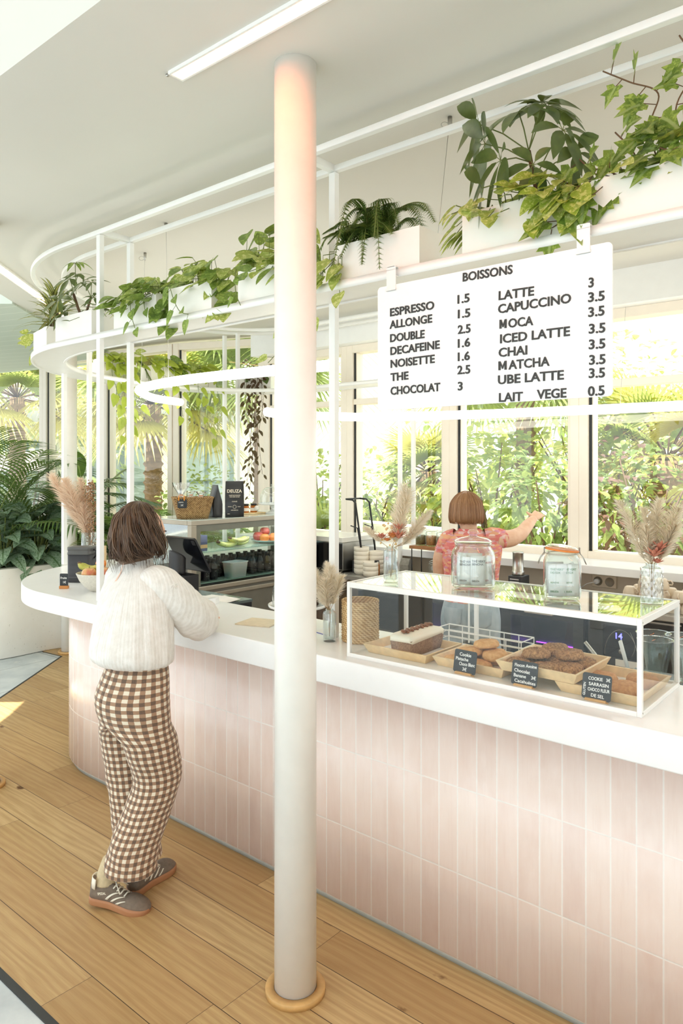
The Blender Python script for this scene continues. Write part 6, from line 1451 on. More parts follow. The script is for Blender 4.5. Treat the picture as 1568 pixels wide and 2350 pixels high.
d = p1 - p0; GW.box((0, -.1, -.07), (d.length, .12, 1.02)); o = GW.build('garden_wall', mat('white_render', (246, 244, 238), .7, .02), loc=p0, rotz=atan2(d.y, d.x), bevel=.01); tag(o, 'low white rendered wall outside behind the ribbed vase', 'wall', None, 'thing')
for i, s_ in enumerate((-2.05, -1.62, -1.12)):
    t = thing('bar_stool', ['leftmost pale blue outdoor chair back, over the sill by the clip-top jar', 'middle pale blue outdoor chair back, over the sill', 'rightmost pale blue outdoor chair back, over the sill by the pampas'][i], 'chair', W(s_, 5.75, -.07), TH + .1, 'outdoor chairs by the windows')
    bm_ = mat('pale_blue_slats', (164, 196, 198), .5); bk_ = BLACK
    b = MB(); b.box((-.19, -.17, .66), (.19, .19, .69)); b.build('seat', bm_, t, bevel=.006)
    b = MB(); b.rings([[(x, y, z) for x, y in rrect(.38, .03, .012, -.19, .17)] for z in (.93, 1.145)], 0, True); b.build('backrest', bm_, t, bevel=.01)
    for x in (-.05, .11): b = MB(); b.box((x, .155, .68), (x + .06, .17, 1.13)); b.build('back_post', bk_, t)
    for x in (-.17, .15):
        for y in (-.15, .16): b = MB(); b.box((x, y, 0), (x + .025, y + .025, .66)); b.build('leg', bk_, t)
    b = MB(); b.box((-.17, -.145, .2), (.175, -.125, .22)); b.box((-.17, .165, .2), (.175, .185, .22)); b.build('foot_rail', bk_, t)
# building across the garden
def clad_mat():
    t = NT('cream_diagonal_boards'); x, y, z = t.sep(t.coord('Object'))
    xx = t.math('ABSOLUTE', t.math('SUBTRACT', t.math('FRACT', t.math('DIVIDE', x, 1.5)), .5))
    f = t.math('FRACT', t.math('DIVIDE', t.math('ADD', z, t.math('MULTIPLY', xx, 1.5)), .15)); g = t.math('LESS_THAN', f, .1)
    t.base(t.mix(g, srgb((252, 247, 226)), srgb((206, 196, 166)))); t.set(rough=.7); return t.m
bd_ = thing('garden_building', 'cream building across the garden with diagonal boarding and grey-green doors', 'building', (-6.5, 16.2, -.07), -.14)
b = MB(); b.box((-4, 0, 0), (9.5, 3, 4.6)); b.build('boarded_wall', clad_mat(), bd_)
GREYG = mat('grey_green_joinery', (112, 132, 124), .4); DG2 = mat_glass('building_glass', (.5, .56, .54), 1.5, .02, .25)
for i, (x, w, h) in enumerate(((3.05, 1.2, 2.35), (1.0, 1.5, 2.3), (-1.2, 1.4, 2.4))):
    b = MB(); b.box((x, -.06, .0), (x + w, .03, .10)); b.box((x, -.06, .1), (x + .08, .03, h)); b.box((x + w - .08, -.06, .1), (x + w, .03, h)); b.box((x + .08, -.06, h - .09), (x + w - .08, .03, h)); b.box((x + w / 2 - .04, -.05, .1), (x + w / 2 + .04, .03, h - .09)); b.box((x + .08, -.05, h * .62), (x + w - .08, .02, h * .62 + .07)); dr = b.build('glazed_door', GREYG, bd_)
    b = MB(); b.box((x + .08, -.03, .1), (x + w - .08, -.02, h - .09)); b.build('door_pane', mat('dark_glazing', (160, 176, 168), .08), dr)
b = MB(); b.box((-4, -.6, 2.72), (4.6, 0, 3.05)); b.build('canopy', mat('grey_soffit', (186, 184, 178), .6), bd_)
b = MB(); b.add([(-2.4, -1.2, 2.1), (1.4, -1.2, 2.1), (1.4, -2.6, 1.75), (-2.4, -2.6, 1.75), (-2.4, -1.2, 2.14), (1.4, -1.2, 2.14), (1.4, -2.6, 1.79), (-2.4, -2.6, 1.79)], [(0, 1, 2, 3), (7, 6, 5, 4), (3, 2, 6, 7), (0, 3, 7, 4), (1, 5, 6, 2), (0, 4, 5, 1)]); b.build('awning', mat('pale_pink_awning', (236, 214, 218), .7), bd_)
b = MB(); b.box((-4.2, -.2, 4.6), (9.7, 3.2, 4.8)); b.build('roof', mat('pale_roof', (206, 200, 190), .7), bd_)
# ================================================================== people
def skin_mat(name, c, c2):
    t = NT(name); f = t.noise(t.coord('Object'), 22, 4); t.base(t.ramp(f, (.35, srgb(c)), (.65, srgb(c2)))); t.set(rough=.5, sss=.08)
    t.b.inputs['Subsurface Radius'].default_value = (.01, .004, .002); return t.m
def frame(d, up):
    d = V(d).normalized(); s = d.cross(V(up)).normalized(); return d, s, s.cross(d)
def hand(mb, w, d, back, side, curl=.5, size=1.0):
    """palm, four unequal bent fingers and a thumb leaving the side of the palm; back = outward normal of the hand's back, side +1 puts the thumb at +s"""
    d, s, n = frame(d, back); k = size; w = V(w); R = []
    for t, hw, ht in ((-.02, .022, .019), (.0, .024, .017), (.03, .034, .015), (.06, .039, .0135), (.082, .038, .011), (.09, .033, .008)):
        R.append([w + d * t * k + s * (hw * cos(a) * k) + n * (ht * sin(a) * k) for a in [2 * pi * i / 16 for i in range(16)]])
    mb.rings(R, 0, True)
    for i, (off, L, r_) in enumerate(((.030, .066, .0082), (.0100, .075, .0086), (-.0105, .070, .0084), (-.0300, .054, .0074))):
        p = w + d * .078 * k + s * off * side * k; dd = (d + s * off * side * 4.5).normalized(); P = [p - dd * .015 * k, p]; a = curl * .5
        for q, fr in enumerate((.42, .32, .26)):
            a += curl * (.55 + .25 * q); p = p + (dd * cos(a) - n * sin(a)) * L * fr * k; P.append(p)
        mb.tube(P, [r_ * k * q for q in (1.05, 1.05, .98, .9, .72)], 10); mb.sph(P[-1], r_ * .72 * k, 8, 6)
    p = w + d * .016 * k + s * .020 * side * k; dd = (d * .55 + s * side * .85 - n * .25).normalized(); P = [p]
    for q in (.034, .028, .022): p = p + dd * q * k; dd = (dd + d * .32 - n * .12 * (1 + curl)).normalized(); P.append(p)
    mb.tube(P, [.0135 * k, .0115 * k, .0095 * k, .0068 * k], 10); mb.sph(P[-1], .0068 * k, 8, 6)
def head(mb, c, M, k=1.0):
    """skull, jaw, brow, nose, lips and ears; +Y is the face"""
    def g(x, s): return math.exp(-(x / s) ** 2)
    R = []; seg, rg = 40, 34
    for i in range(rg + 1):
        th = pi * (.015 + .97 * i / rg); z = -cos(th); row = []
        for j in range(seg):
            a = 2 * pi * j / seg; x, y = sin(th) * cos(a), sin(th) * sin(a)
            rx, ry = .074, .094 if y > 0 else .098
            low = max(0, -z); rx_ = rx * (1 - .30 * low ** 1.5); ry_ = ry * (1 - .10 * low)
            X, Y, Z = x * rx_, y * ry_, z * .113
            if y > 0:
                f = max(0, y) ** 1.2
                Y += f * (.020 * g(X, .011) * (g(Z + .018, .016) + .55 * g(Z - .004, .022)) - .010 * (g(abs(X) - .031, .016) * g(Z - .012, .015)) + .006 * g(Z - .034, .014) * g(X, .05) + .007 * g(X, .024) * (g(Z + .052, .007) + g(Z + .064, .007)) - .004 * g(X, .03) * g(Z + .058, .003) + .010 * g(X, .026) * g(Z + .092, .02))
            row.append(M @ (V((X, Y, Z)) * k) + V(c))
        R.append(row)
    mb.rings(R, 0, True)
    for sx in (-1, 1):
        T = [M @ (V((sx * (.073 + .010 * abs(sin(a)) * (1 if cos(a) < .3 else .6)), -.012 - .012 * cos(a) * .0 + .016 * sin(a) * -1 * 1.0, -.006 + .030 * cos(a))) * k) + V(c) for a in [2 * pi * q / 16 for q in range(16)]]
        mb.tube(T, .0045 * k, 6, closed=True); mb.sph(M @ (V((sx * .072, -.012, -.006)) * k) + V(c), (.008 * k, .014 * k, .024 * k), 10, 8)
def face_parts(parent, c, M, iris, k=1.0):
    for sx in (-1, 1):
        e = MB(); p = M @ (V((sx * .031, .079, .010)) * k) + V(c); e.sph(p, .0118 * k, 14, 10); ey = e.build('eye', mat('eye_white', (238, 234, 228), .2), parent)
        q = M @ (V((sx * .031, .0895, .010)) * k) + V(c); e = MB(); e.sph(q, .0048 * k, 10, 8); e.build('iris', mat(iris, (70, 48, 32), .15), ey)
        e = MB(); e.tube([M @ (V((sx * x, .092 - abs(x - .03) * .35, .030 - abs(x - .032) * .18)) * k) + V(c) for x in (.012, .022, .032, .042, .05)], lambda t: .0028 * k * (1 - .5 * t), 6); e.build('eyebrow', mat('brow_hair', (72, 54, 40), .8), parent)
    e = MB(); e.tube([M @ (V((x, .0965 - abs(x) * .35, -.0565 + .002 * cos(x * 200))) * k) + V(c) for x in (-.022, -.011, 0, .011, .022)], lambda t: .0052 * k * sin(pi * (.12 + .76 * t)), 8); e.build('lips', mat('lips', (188, 110, 100), .4), parent)
def body_mesh(name, mb, m, parent, vox=.0048):
    me = mb.mesh('tmp'); o = bpy.data.objects.new('tmp', me); COL.objects.link(o)
    a = o.modifiers.new('r', 'REMESH'); a.mode = 'VOXEL'; a.voxel_size = vox; a.use_smooth_shade = True
    s_ = o.modifiers.new('s', 'SMOOTH'); s_.factor = .5; s_.iterations = 5
    bpy.context.view_layer.update()
    me2 = bpy.data.meshes.new_from_object(o.evaluated_get(bpy.context.evaluated_depsgraph_get())); bpy.data.objects.remove(o)
    me2.materials.clear(); me2.materials.append(m); me2.name = name; me2.polygons.foreach_set('use_smooth', [True] * len(me2.polygons))
    o = bpy.data.objects.new(name, me2); COL.objects.link(o); o.parent = parent; return o
def limb(mb, P, r_, seg=18, k=6):
    SP = smooth_path(P, k); n = len(r_) - 1
    def rr(t): x = t * n; i = min(int(x), n - 1); return lerp(r_[i], r_[i + 1], x - i)
    mb.tube(SP, rr, seg)
def torso_rings(spec, seg=48, f=None):
    R = []
    for (x, y, z, rx, ryb, ryf) in spec:
        R.append([(x + rx * cos(a) * (f(a, z) if f else 1), y + (ryf if sin(a) > 0 else ryb) * sin(a) * (f(a, z) if f else 1), z) for a in [2 * pi * i / seg for i in range(seg)]])
    return R
def interp(spec, n):
    out = []
    for i in range(n):
        x = i / (n - 1) * (len(spec) - 1); j = min(int(x), len(spec) - 2); t = x - j; t = t * t * (3 - 2 * t) if False else t
        p0, p1, p2, p3 = spec[max(j - 1, 0)], spec[j], spec[j + 1], spec[min(j + 2, len(spec) - 1)]
        out.append(tuple(.5 * (2 * b + (c - a) * t + (2 * a - 5 * b + 4 * c - d) * t * t + (3 * b - a - 3 * c + d) * t ** 3) for a, b, c, d in zip(p0, p1, p2, p3)))
    return out
def trousers(parent, m, waist, legs, per=.62, seg=56, crotch=.715, wr=.006):
    """two cloth tubes, each wrapping half the pelvis above the crotch; UV in metres of cloth"""
    mb = MB()
    for sx in (1, -1):
        Rg = []; UVs = []; L = 0; last = None
        lv = []
        for (x, y, z, rx, ryb, ryf) in interp(waist, 18): lv.append(('w', x, y, z, rx, ryb, ryf))
        for (x, y, z, rx, ryb, ryf) in interp(legs[sx], 44): lv.append(('l', x, y, z, rx, ryb, ryf))
        x0w, y0w, _, rxw, rybw, ryfw = waist[-1]
        for kind, x, y, z, rx, ryb, ryf in lv:
            row = []; uvr = []
            for j in range(seg):
                th = 2 * pi * (j + .0) / seg - pi; c, s_ = cos(th), sin(th); ry = ryf if s_ > 0 else ryb
                if kind == 'w': p = V((x + sx * max(0, c) * rx, y + s_ * ry, z)) if c > 0 else V((x, y + s_ * ry * (1 - .12 * -c), z))
                else:
                    q = V((x + sx * c * rx, y + s_ * ry, z)); t = max(0, min(1, (crotch + .02 - z) / .09)); t = t * t * (3 - 2 * t)
                    wq = V((x0w + sx * max(0, c) * rxw, y0w + s_ * (ryfw if s_ > 0 else rybw), z)) if c > 0 else V((x0w + sx * .002, y0w + s_ * (ryfw if s_ > 0 else rybw) * .9, z))
                    p = wq.lerp(q, t)
                w_ = wr * noise.noise(V((p.x * 9, p.y * 9, p.z * 4 + sx * 7))) + wr * .9 * noise.noise(V((p.x * 7 + 5, p.y * 7, (p.z * 16 + p.x * 12 * sx)))) * min(1, max(0, (.8 - z) * 4))
                ctr = V((x + (sx * rx * .5 if kind == 'w' else 0), y, z)); o = (p - ctr); o.z = 0
                if o.length > .001 and not (kind == 'w' and c <= 0): p = p + o.normalized() * w_
                row.append(p); uvr.append(th / (2 * pi) * per * sx)
            cx_ = sum((V(p) for p in row), V()) / seg
            if last is not None: L += (cx_ - last).length
            last = cx_; Rg.append(row); UVs.append([(u, L) for u in uvr] + [(per / 2 * sx, L)])
        mb.rings(Rg if sx > 0 else [list(r_) for r_ in Rg], 0, True, (True, False), uvs=UVs)
    return mb.build('trousers', m, parent)
def gingham():
    t = NT('brown_gingham'); u, v, _ = t.sep(t.coord('UV')); co = t.coord('Object'); P = .0285
    w = t.math('MULTIPLY', t.math('SUBTRACT', t.noise(co, 30, 2), .5), .004)
    a = t.math('LESS_THAN', t.math('FRACT', t.math('DIVIDE', t.math('ADD', u, w), P)), .5); b = t.math('LESS_THAN', t.math('FRACT', t.math('DIVIDE', t.math('ADD', v, w), P)), .5)
    s_ = t.math('MULTIPLY', t.math('ADD', a, b), .5)
    c = t.ramp(s_, (0, srgb((236, 226, 204))), (.5, srgb((156, 118, 90))), (1, srgb((78, 48, 34))))
    wv = t.noise(t.mapping(co, (1, 1, 1)), 420, 2); c = t.mix(t.math('MULTIPLY', wv, .28), c, srgb((206, 190, 164))); t.base(c); t.set(rough=.9, sheen=.2)
    t.bump(wv, .3, .002); return t.m
def cotton():
    t = NT('white_crinkle_cotton'); x, y, z = t.sep(t.coord('Object')); a = t.math('ARCTAN2', t.math('SUBTRACT', y, .02), t.math('ADD', x, .04))
    cr = t.noise(t.comb(t.math('MULTIPLY', a, 6.0), t.math('MULTIPLY', z, 2.6), 0.0), 2.2, 5, .65)
    st_ = t.math('SINE', t.math('MULTIPLY', a, 95.0)); n_ = t.noise(t.coord('Object'), 34, 4, .6)
    t.base(t.ramp(t.math('ADD', t.math('MULTIPLY', st_, .05), t.math('ADD', t.math('MULTIPLY', cr, .5), t.math('MULTIPLY', n_, .5))), (.35, srgb((222, 217, 208))), (.6, srgb((240, 237, 231))))); t.set(rough=.85, sheen=.2)
    t.bump(t.math('ADD', t.math('MULTIPLY', st_, .04), t.math('ADD', cr, t.math('MULTIPLY', n_, .5))), .5, .010); return t.m
def hair_mat(name, c1, c2, c3):
    t = NT(name); u, v, _ = t.sep(t.coord('UV')); f = t.white(t.comb(t.math('FLOOR', t.math('MULTIPLY', u, 40.0)), 1.0, 2.0)); n_ = t.noise(t.mapping(t.coord('UV'), (90, 1.2, 1)), 6, 3)
    c = t.mix(f, srgb(c1), srgb(c2)); c = t.mix(t.ramp(n_, (.55, 0.0), (.75, .8)), c, srgb(c3)); t.base(c); t.set(rough=.42, spec=.45); t.b.inputs['Anisotropic'].default_value = .5; return t.m
def strand(mb, P, r_, uo, seg=6, flat=.5):
    """one tapered lock of hair with UV along it"""
    n = len(P); R = []; UV = []
    up = None
    for i, p in enumerate(P):
        t = (P[min(i + 1, n - 1)] - P[max(i - 1, 0)]).normalized()
        if up is None: up = t.orthogonal().normalized()
        a = t.cross(up); a = a.normalized() if a.length > 1e-6 else t.orthogonal().normalized(); b = a.cross(t); up = b; u = i / (n - 1)
        rr = r_ * (1 - .15 * u) * (1 if u < .75 else max(.12, 1 - (u - .75) * 3.4))
        R.append([p + a * cos(2 * pi * k / seg) * rr + b * sin(2 * pi * k / seg) * rr * flat for k in range(seg)]); UV.append([(uo + k / seg * .02, u) for k in range(seg + 1)])
    mb.rings(R, 0, True, uvs=UV)

# ------------------------------------------------------------------ the customer
pr = thing('person', 'woman seen from behind in a white blouse and brown gingham trousers, leaning on the counter', 'person', W(-2.594, 1.76, 0), TH)
SK = skin_mat('skin', (226, 172, 142), (234, 186, 158))
HC, HM = V((-.074, .070, 1.468)), Matrix.Rotation(-.30, 4, 'Z').to_3x3() @ Matrix.Rotation(-.20, 4, 'X').to_3x3()
b = MB(); head(b, HC, HM, .98)
limb(b, [(-.055, .03, 1.29), (-.06, .042, 1.36), (-.068, .058, 1.42)], [.055, .047, .05])
b.rings(torso_rings(interp([(0, 0, .80, .15, .11, .09), (0, 0, .92, .135, .10, .085), (-.01, .005, 1.02, .12, .085, .085), (-.035, .02, 1.14, .14, .09, .095), (-.05, .03, 1.25, .155, .085, .075), (-.055, .035, 1.31, .11, .065, .055), (-.057, .038, 1.335, .05, .05, .05)], 24)), 0, True)
limb(b, [(.085, .03, 1.29), (.11, .14, 1.17), (.062, .245, 1.075)], [.052, .044, .036]); limb(b, [(.062, .245, 1.075), (-.03, .30, 1.085), (-.105, .345, 1.098)], [.037, .034, .023])
limb(b, [(-.19, .03, 1.28), (-.24, .13, 1.17), (-.245, .245, 1.075)], [.052, .044, .036]); limb(b, [(-.245, .245, 1.075), (-.21, .33, 1.075), (-.17, .40, 1.072)], [.037, .032, .023])
hand(b, (-.108, .347, 1.10), (-.7, .62, .05), (.3, -.1, .95), 1, .55, .95); hand(b, (-.168, .403, 1.070), (.35, .9, -.03), (0, .1, 1), 1, .3, .95)
limb(b, [(.075, 0, .80), (.075, .03, .48), (.0, -.075, .20), (-.035, -.115, .085)], [.085, .058, .046, .034]); limb(b, [(-.085, 0, .80), (-.08, .01, .48), (-.035, .02, .22), (-.015, .01, .08)], [.085, .058, .046, .034])
body_mesh('body', b, SK, pr); face_parts(pr, HC, HM, 'brown_iris', .98)
GING = gingham()
trousers(pr, GING, [(0, .0, .972, .138, .108, .10), (0, .0, .955, .142, .112, .103), (0, -.006, .90, .158, .130, .108), (0, -.014, .83, .174, .152, .112), (0, -.012, .77, .178, .152, .112), (0, -.006, .715, .176, .138, .112)],
         {1: [(.088, -.006, .70, .092, .128, .112), (.086, .01, .60, .092, .112, .11), (.078, .034, .48, .088, .100, .104), (.062, .0, .36, .092, .100, .106), (.044, -.042, .24, .100, .104, .108), (.040, -.062, .17, .104, .100, .108), (.040, -.066, .138, .104, .098, .108)],
          -1: [(-.088, -.006, .70, .092, .122, .112), (-.086, .0, .60, .088, .108, .104), (-.080, .002, .48, .084, .092, .096), (-.060, .004, .36, .084, .09, .094), (-.038, .010, .24, .088, .09, .094), (-.024, .016, .17, .09, .09, .094), (-.02, .02, .135, .09, .09, .094)]})
COT = cotton()
b = MB()
def fold(a, z):
    return 1 + (.016 * sin(a * 14 + z * 5) + .010 * sin(a * 23 - z * 9)) * max(0, min(1, (1.24 - z) / .12)) + .010 * noise.noise(V((cos(a) * 2.5, sin(a) * 2.5, z * 9)))
b.rings(torso_rings(interp([(0, 0, .958, .146, .115, .105), (0, -.004, .952, .160, .135, .115), (0, -.012, .966, .178, .160, .130), (-.002, -.016, 1.0, .186, .172, .138), (-.01, -.012, 1.06, .184, .166, .142), (-.025, 0.0, 1.14, .182, .150, .145), (-.042, .014, 1.215, .182, .128, .125), (-.05, .026, 1.275, .168, .102, .092), (-.055, .034, 1.315, .128, .078, .068), (-.058, .04, 1.345, .078, .062, .056), (-.060, .044, 1.362, .060, .056, .054), (-.061, .046, 1.374, .057, .054, .052)], 64), 88, fold), 0, True, (False, False))
def sleeve(mb, P, r_, sd):
    SP = [V(p) for p in smooth_path(P, 9)]; n = len(SP); R = []; up = V((0, 0, 1))
    for i, p in enumerate(SP):
        t = (SP[min(i + 1, n - 1)] - SP[max(i - 1, 0)]).normalized(); a = t.cross(up).normalized(); bb = a.cross(t); up = bb; x = i / (n - 1) * (len(r_) - 1); j = min(int(x), len(r_) - 2); rr = lerp(r_[j], r_[j + 1], x - j)
        R.append([p + (a * cos(q) + bb * sin(q)) * rr * (1 + .05 * sin(q * 5 + i * .5) * (.3 + .7 * (i / n)) + .07 * noise.noise(V((cos(q) * 2, sin(q) * 2, i * .22 + sd)))) for q in [2 * pi * k / 36 for k in range(36)]])
    mb.rings(R, 0, True, (False, False))
sleeve(b, [(.0, .03, 1.262), (.055, .034, 1.284), (.092, .055, 1.27), (.118, .115, 1.20), (.112, .18, 1.135), (.085, .24, 1.098), (.03, .285, 1.098), (-.035, .315, 1.10), (-.085, .34, 1.10), (-.098, .347, 1.10)], [.045, .062, .074, .080, .086, .090, .086, .072, .040, .029], 1)
sleeve(b, [(-.10, .03, 1.255), (-.165, .034, 1.275), (-.20, .05, 1.26), (-.235, .10, 1.19), (-.25, .17, 1.12), (-.248, .235, 1.092), (-.225, .30, 1.09), (-.20, .35, 1.082), (-.18, .385, 1.075), (-.172, .396, 1.073)], [.045, .062, .074, .080, .084, .086, .080, .062, .038, .028], 5)
b.build('blouse', COT, pr)
# embroidered flower band down the sleeve, and the keyhole opening at the back
b = MB()
o = V((.72, -.45, .52)).normalized(); a_ = o.orthogonal().normalized(); c_ = o.cross(a_)
for (c0_, r0_) in (((.112, .085, 1.235), .083), ((.118, .12, 1.195), .087), ((.115, .155, 1.16), .09), ((.105, .19, 1.13), .092), ((.09, .225, 1.11), .094)):
    p = V(c0_) + o * r0_
    for k in range(11):
        q = a_ * cos(2 * pi * k / 11) + c_ * sin(2 * pi * k / 11); b.tube([p, p + q * .010 - o * .0005, p + q * .017 - o * .003], .0013, 4)
b.build('embroidery', mat('white_thread', (246, 242, 234), .8), pr)
b = MB(); b.rings([[(-.0585 + dx, y + .002, z) for dx in (-w, 0, w)] for (y, z, w) in ((-.028, 1.355, .0015), (-.041, 1.32, .003), (-.068, 1.28, .0055), (-.092, 1.24, .0035), (-.105, 1.215, .001))], 0, True, closed=False); b.v = [(x, y - .006, z) for x, y, z in b.v]; b.build('keyhole_opening', SK, pr)
# hair: wavy chin-length bob
HAIR = hair_mat('brown_hair', (70, 50, 38), (110, 84, 62), (142, 114, 86))
b = MB(); hr = random.Random(5)
Hc = HC + V((-.004, -.012, .016)); face = HM @ V((0, 1, 0)); fa = atan2(face.y, face.x)
b.sph(Hc + V((0, 0, -.012)), (.083, .092, .108), 22, 16)
b.sph(Hc + V((-.012 * face.x, -.012 * face.y - .01, -.085)), (.088, .082, .075), 22, 12)
for c in range(120):
    phc = fa + hr.uniform(.95 if hr.random() < .5 else .8, 2 * pi - .95); startc = hr.uniform(0, .6); lay = hr.random(); wv = hr.uniform(0, 6.28); low = -.155 + .035 * hr.random(); bulge = hr.uniform(.98, 1.10)
    amp = hr.uniform(.012, .024); fr = hr.uniform(1.9, 2.7); curl_ = hr.choice((-1, 1)); cend = hr.uniform(.010, .024)
    for q in range(11):
        o1, o2 = hr.gauss(0, .055), hr.gauss(0, .004); P = []; n = 20
        for k in range(n):
            t = k / (n - 1); th = startc * .75 + t * (1.72 - startc * .75)
            if th < 1.5: rr = sin(th); z = cos(th) * .122
            else: rr = 1.0; z = cos(1.5) * .122
            z -= max(0, t - .5) ** 1.3 * 2 ** 1.3 * (-low) * (1.0 - .12 * lay)
            cl = 1 - .55 * max(0, t - .5); tt = t * t * (3 - 2 * t)
            out = 1 + .34 * max(0, t - .42) - .55 * max(0, t - .86) * 1.3
            a2 = phc + o1 * cl + amp * 9 * sin(fr * t * 4.2 + wv) * tt; w_ = amp * sin(fr * t * 4.2 + wv + 1.2) * tt + o2
            e_ = max(0, t - .80) / .20; a2 += curl_ * cend * 9 * e_ * e_; z += cend * .9 * e_ ** 3
            d = V((cos(a2), sin(a2), 0)); P.append(Hc + d * ((.088 + .012 * (1 - abs(cos(a2 - fa)))) * rr * bulge * out + w_) + V((0, 0, z)))
        strand(b, P, hr.uniform(.0022, .0046), (c % 40) / 40 + q * .002, 5, .6)
for i in range(90):   # loose fine hairs
    ph = fa + hr.uniform(.8, 2 * pi - .8); P = []
    for k in range(12):
        t = k / 11; th = .4 + t * 1.35; z = cos(min(th, 1.5)) * .126 - max(0, t - .5) * .36; d = V((cos(ph + t * .3), sin(ph + t * .3), 0)); P.append(Hc + d * (.10 * sin(min(th, 1.5)) * (1 + .30 * max(0, t - .4)) + .018 * t * sin(t * 9 + i)) + V((0, 0, z)))
    strand(b, P, .0012, hr.random(), 4, 1)
b.build('hair', HAIR, pr)
# shoes
SUEDE = mat('taupe_suede', (124, 110, 96), .9, .12, 60, bump=.3); GUM = mat('gum_sole', (176, 124, 86), .6, .06); CREAM = mat('cream_leather', (240, 234, 216), .5, .03); RIB = mat('ribbed_sock', (206, 188, 152), .9, .08, 90)
def shoe(parent, heel, yaw, pitch, nm_yaw=0):
    M = Matrix.Translation(heel) @ Matrix.Rotation(yaw, 4, 'Z') @ Matrix.Rotation(pitch, 4, 'Y')   # x runs heel -> toe
    L = .262
    def hw(t): return .034 * (1 - (abs(t - .12) / .12) ** 2.4 if t < .12 else 1) ** .5 * 1.0 if t < .12 else lerp(.034, .030, (t - .12) / .25) if t < .37 else (lerp(.030, .046, (t - .37) / .33) if t < .70 else .046 * max(.02, 1 - ((t - .70) / .30) ** 2.6) ** .5)
    out = []; N = 26
    ts = [i / N for i in range(N + 1)]; ts[0] = .004; ts[-1] = .997
    left = [(t * L, hw(t) + .004) for t in ts]; poly = [(x, y) for x, y in left] + [(x, -y) for x, y in reversed(left)]
    root = MB()
    R = []
    for t in ts:                                                       # upper: cross-sections along the shoe
        w = hw(t); top = (.088 + .012 * math.exp(-(t / .08) ** 2)) if t < .32 else lerp(.088, .050, (t - .32) / .33) if t < .65 else .050 * max(.12, 1 - ((t - .65) / .35) ** 2.2) ** .5 + .012
        R.append([(t * L, w * (cos(a) if cos(a) > 0 else cos(a)) * (1 if sin(a) < .35 else (1 - .38 * (sin(a) - .35))), .022 + max(0, (top - .022)) * max(0, sin(a)) ** .75) for a in [pi * k / 14 for k in range(15)]] + [(t * L, 0, .021)])
    root.rings(R, 0, True, M=M); up = root.build('shoe', SUEDE, parent)
    s_ = MB(); s_.rings([[(x * q + (1 - q) * .13, y * q, z + .010 * max(0, x / L - .8) * (z < .02)) for x, y in poly] for z, q in ((0.0, .965), (.003, .99), (.018, 1.0), (.027, .985))], 0, True, M=M); s_.build('sole', GUM, up)
    for sd in (-1, 1):
        for k in range(3):
            st_ = MB(); x0 = .098 + k * .024; vs = []
            for i in range(7):
                u = i / 6; x = x0 + .044 * u - .012; t = x / L; w = hw(t); top = (.088) if t < .32 else lerp(.088, .050, (t - .32) / .33); a = lerp(.12, 1.05 - .05 * k, u)
                yy = w * cos(a) * (1 if sin(a) < .35 else (1 - .38 * (sin(a) - .35))); zz = .022 + (top - .022) * sin(a) ** .75
                for dx in (-.0055, .0055): vs.append((x + dx, sd * (yy + .0028), zz + .001))
            st_.add(vs, [(i * 2, i * 2 + 1, i * 2 + 3, i * 2 + 2) for i in range(6)], 0, True, None, M); st_.build('stripe', CREAM, up, solid=.002)
    h = MB(); h.rings([[( .012 + .030 * (1 - cos(a)) - .0075 * cos(a), (.0345) * sin(a) * .98, z) for a in [lerp(-1.35, 1.35, k / 12) for k in range(13)]] for z in (.062, .08, .102)], 0, True, closed=False, M=M); h.build('heel_tab', CREAM, up, solid=.003)
    lc_ = MB()
    for k in range(5):
        x = .108 + k * .016; t = x / L; z = (lerp(.088, .050, (t - .32) / .33) if t > .32 else .088) + .0035; lc_.tube([(x - .004, -.017, z - .006), (x, 0, z + .002), (x + .004, .017, z - .006)], .0032, 6)
    for sd in (-1, 1):
        lc_.tube([(.104, 0, .094), (.112, sd * .018, .106), (.124, sd * .028, .094), (.112, sd * .016, .088)], .0026, 6); lc_.tube([(.104, 0, .094), (.122, sd * .02, .088), (.142, sd * .034, .070)], .0024, 6)
    for p_ in (0,): lc_.v = [tuple(M @ V(v)) for v in lc_.v]
    lc_.build('laces', CREAM, up)
    T = M @ Matrix.Translation((.050, -.0372, .048)) @ Matrix.Rotation(-.28, 4, 'Y') @ UPRIGHT
    text('SPEZIAL', .013, CREAM, up, T, depth=.0003, bold=.0003, fit=.036)
    return up
shoe(pr, V((-.080, -.172, .020)), .50, .115); shoe(pr, V((.004, -.045, .001)), 1.78, 0)
for P in ([(-.035, -.128, .085), (-.030, -.118, .13), (-.02, -.105, .18)], [(.0, .0, .075), (-.005, .005, .12), (-.012, .01, .17)]):
    b = MB(); SP = smooth_path(P, 6); R = []
    for i, p in enumerate(SP): R.append([p + V((cos(a), sin(a), 0)) * (.043 - .004 * (i / len(SP)) + .0016 * (k % 2)) for k, a in enumerate([2 * pi * q / 48 for q in range(48)])])
    b.rings(R, 0, True); b.build('sock', RIB, pr)

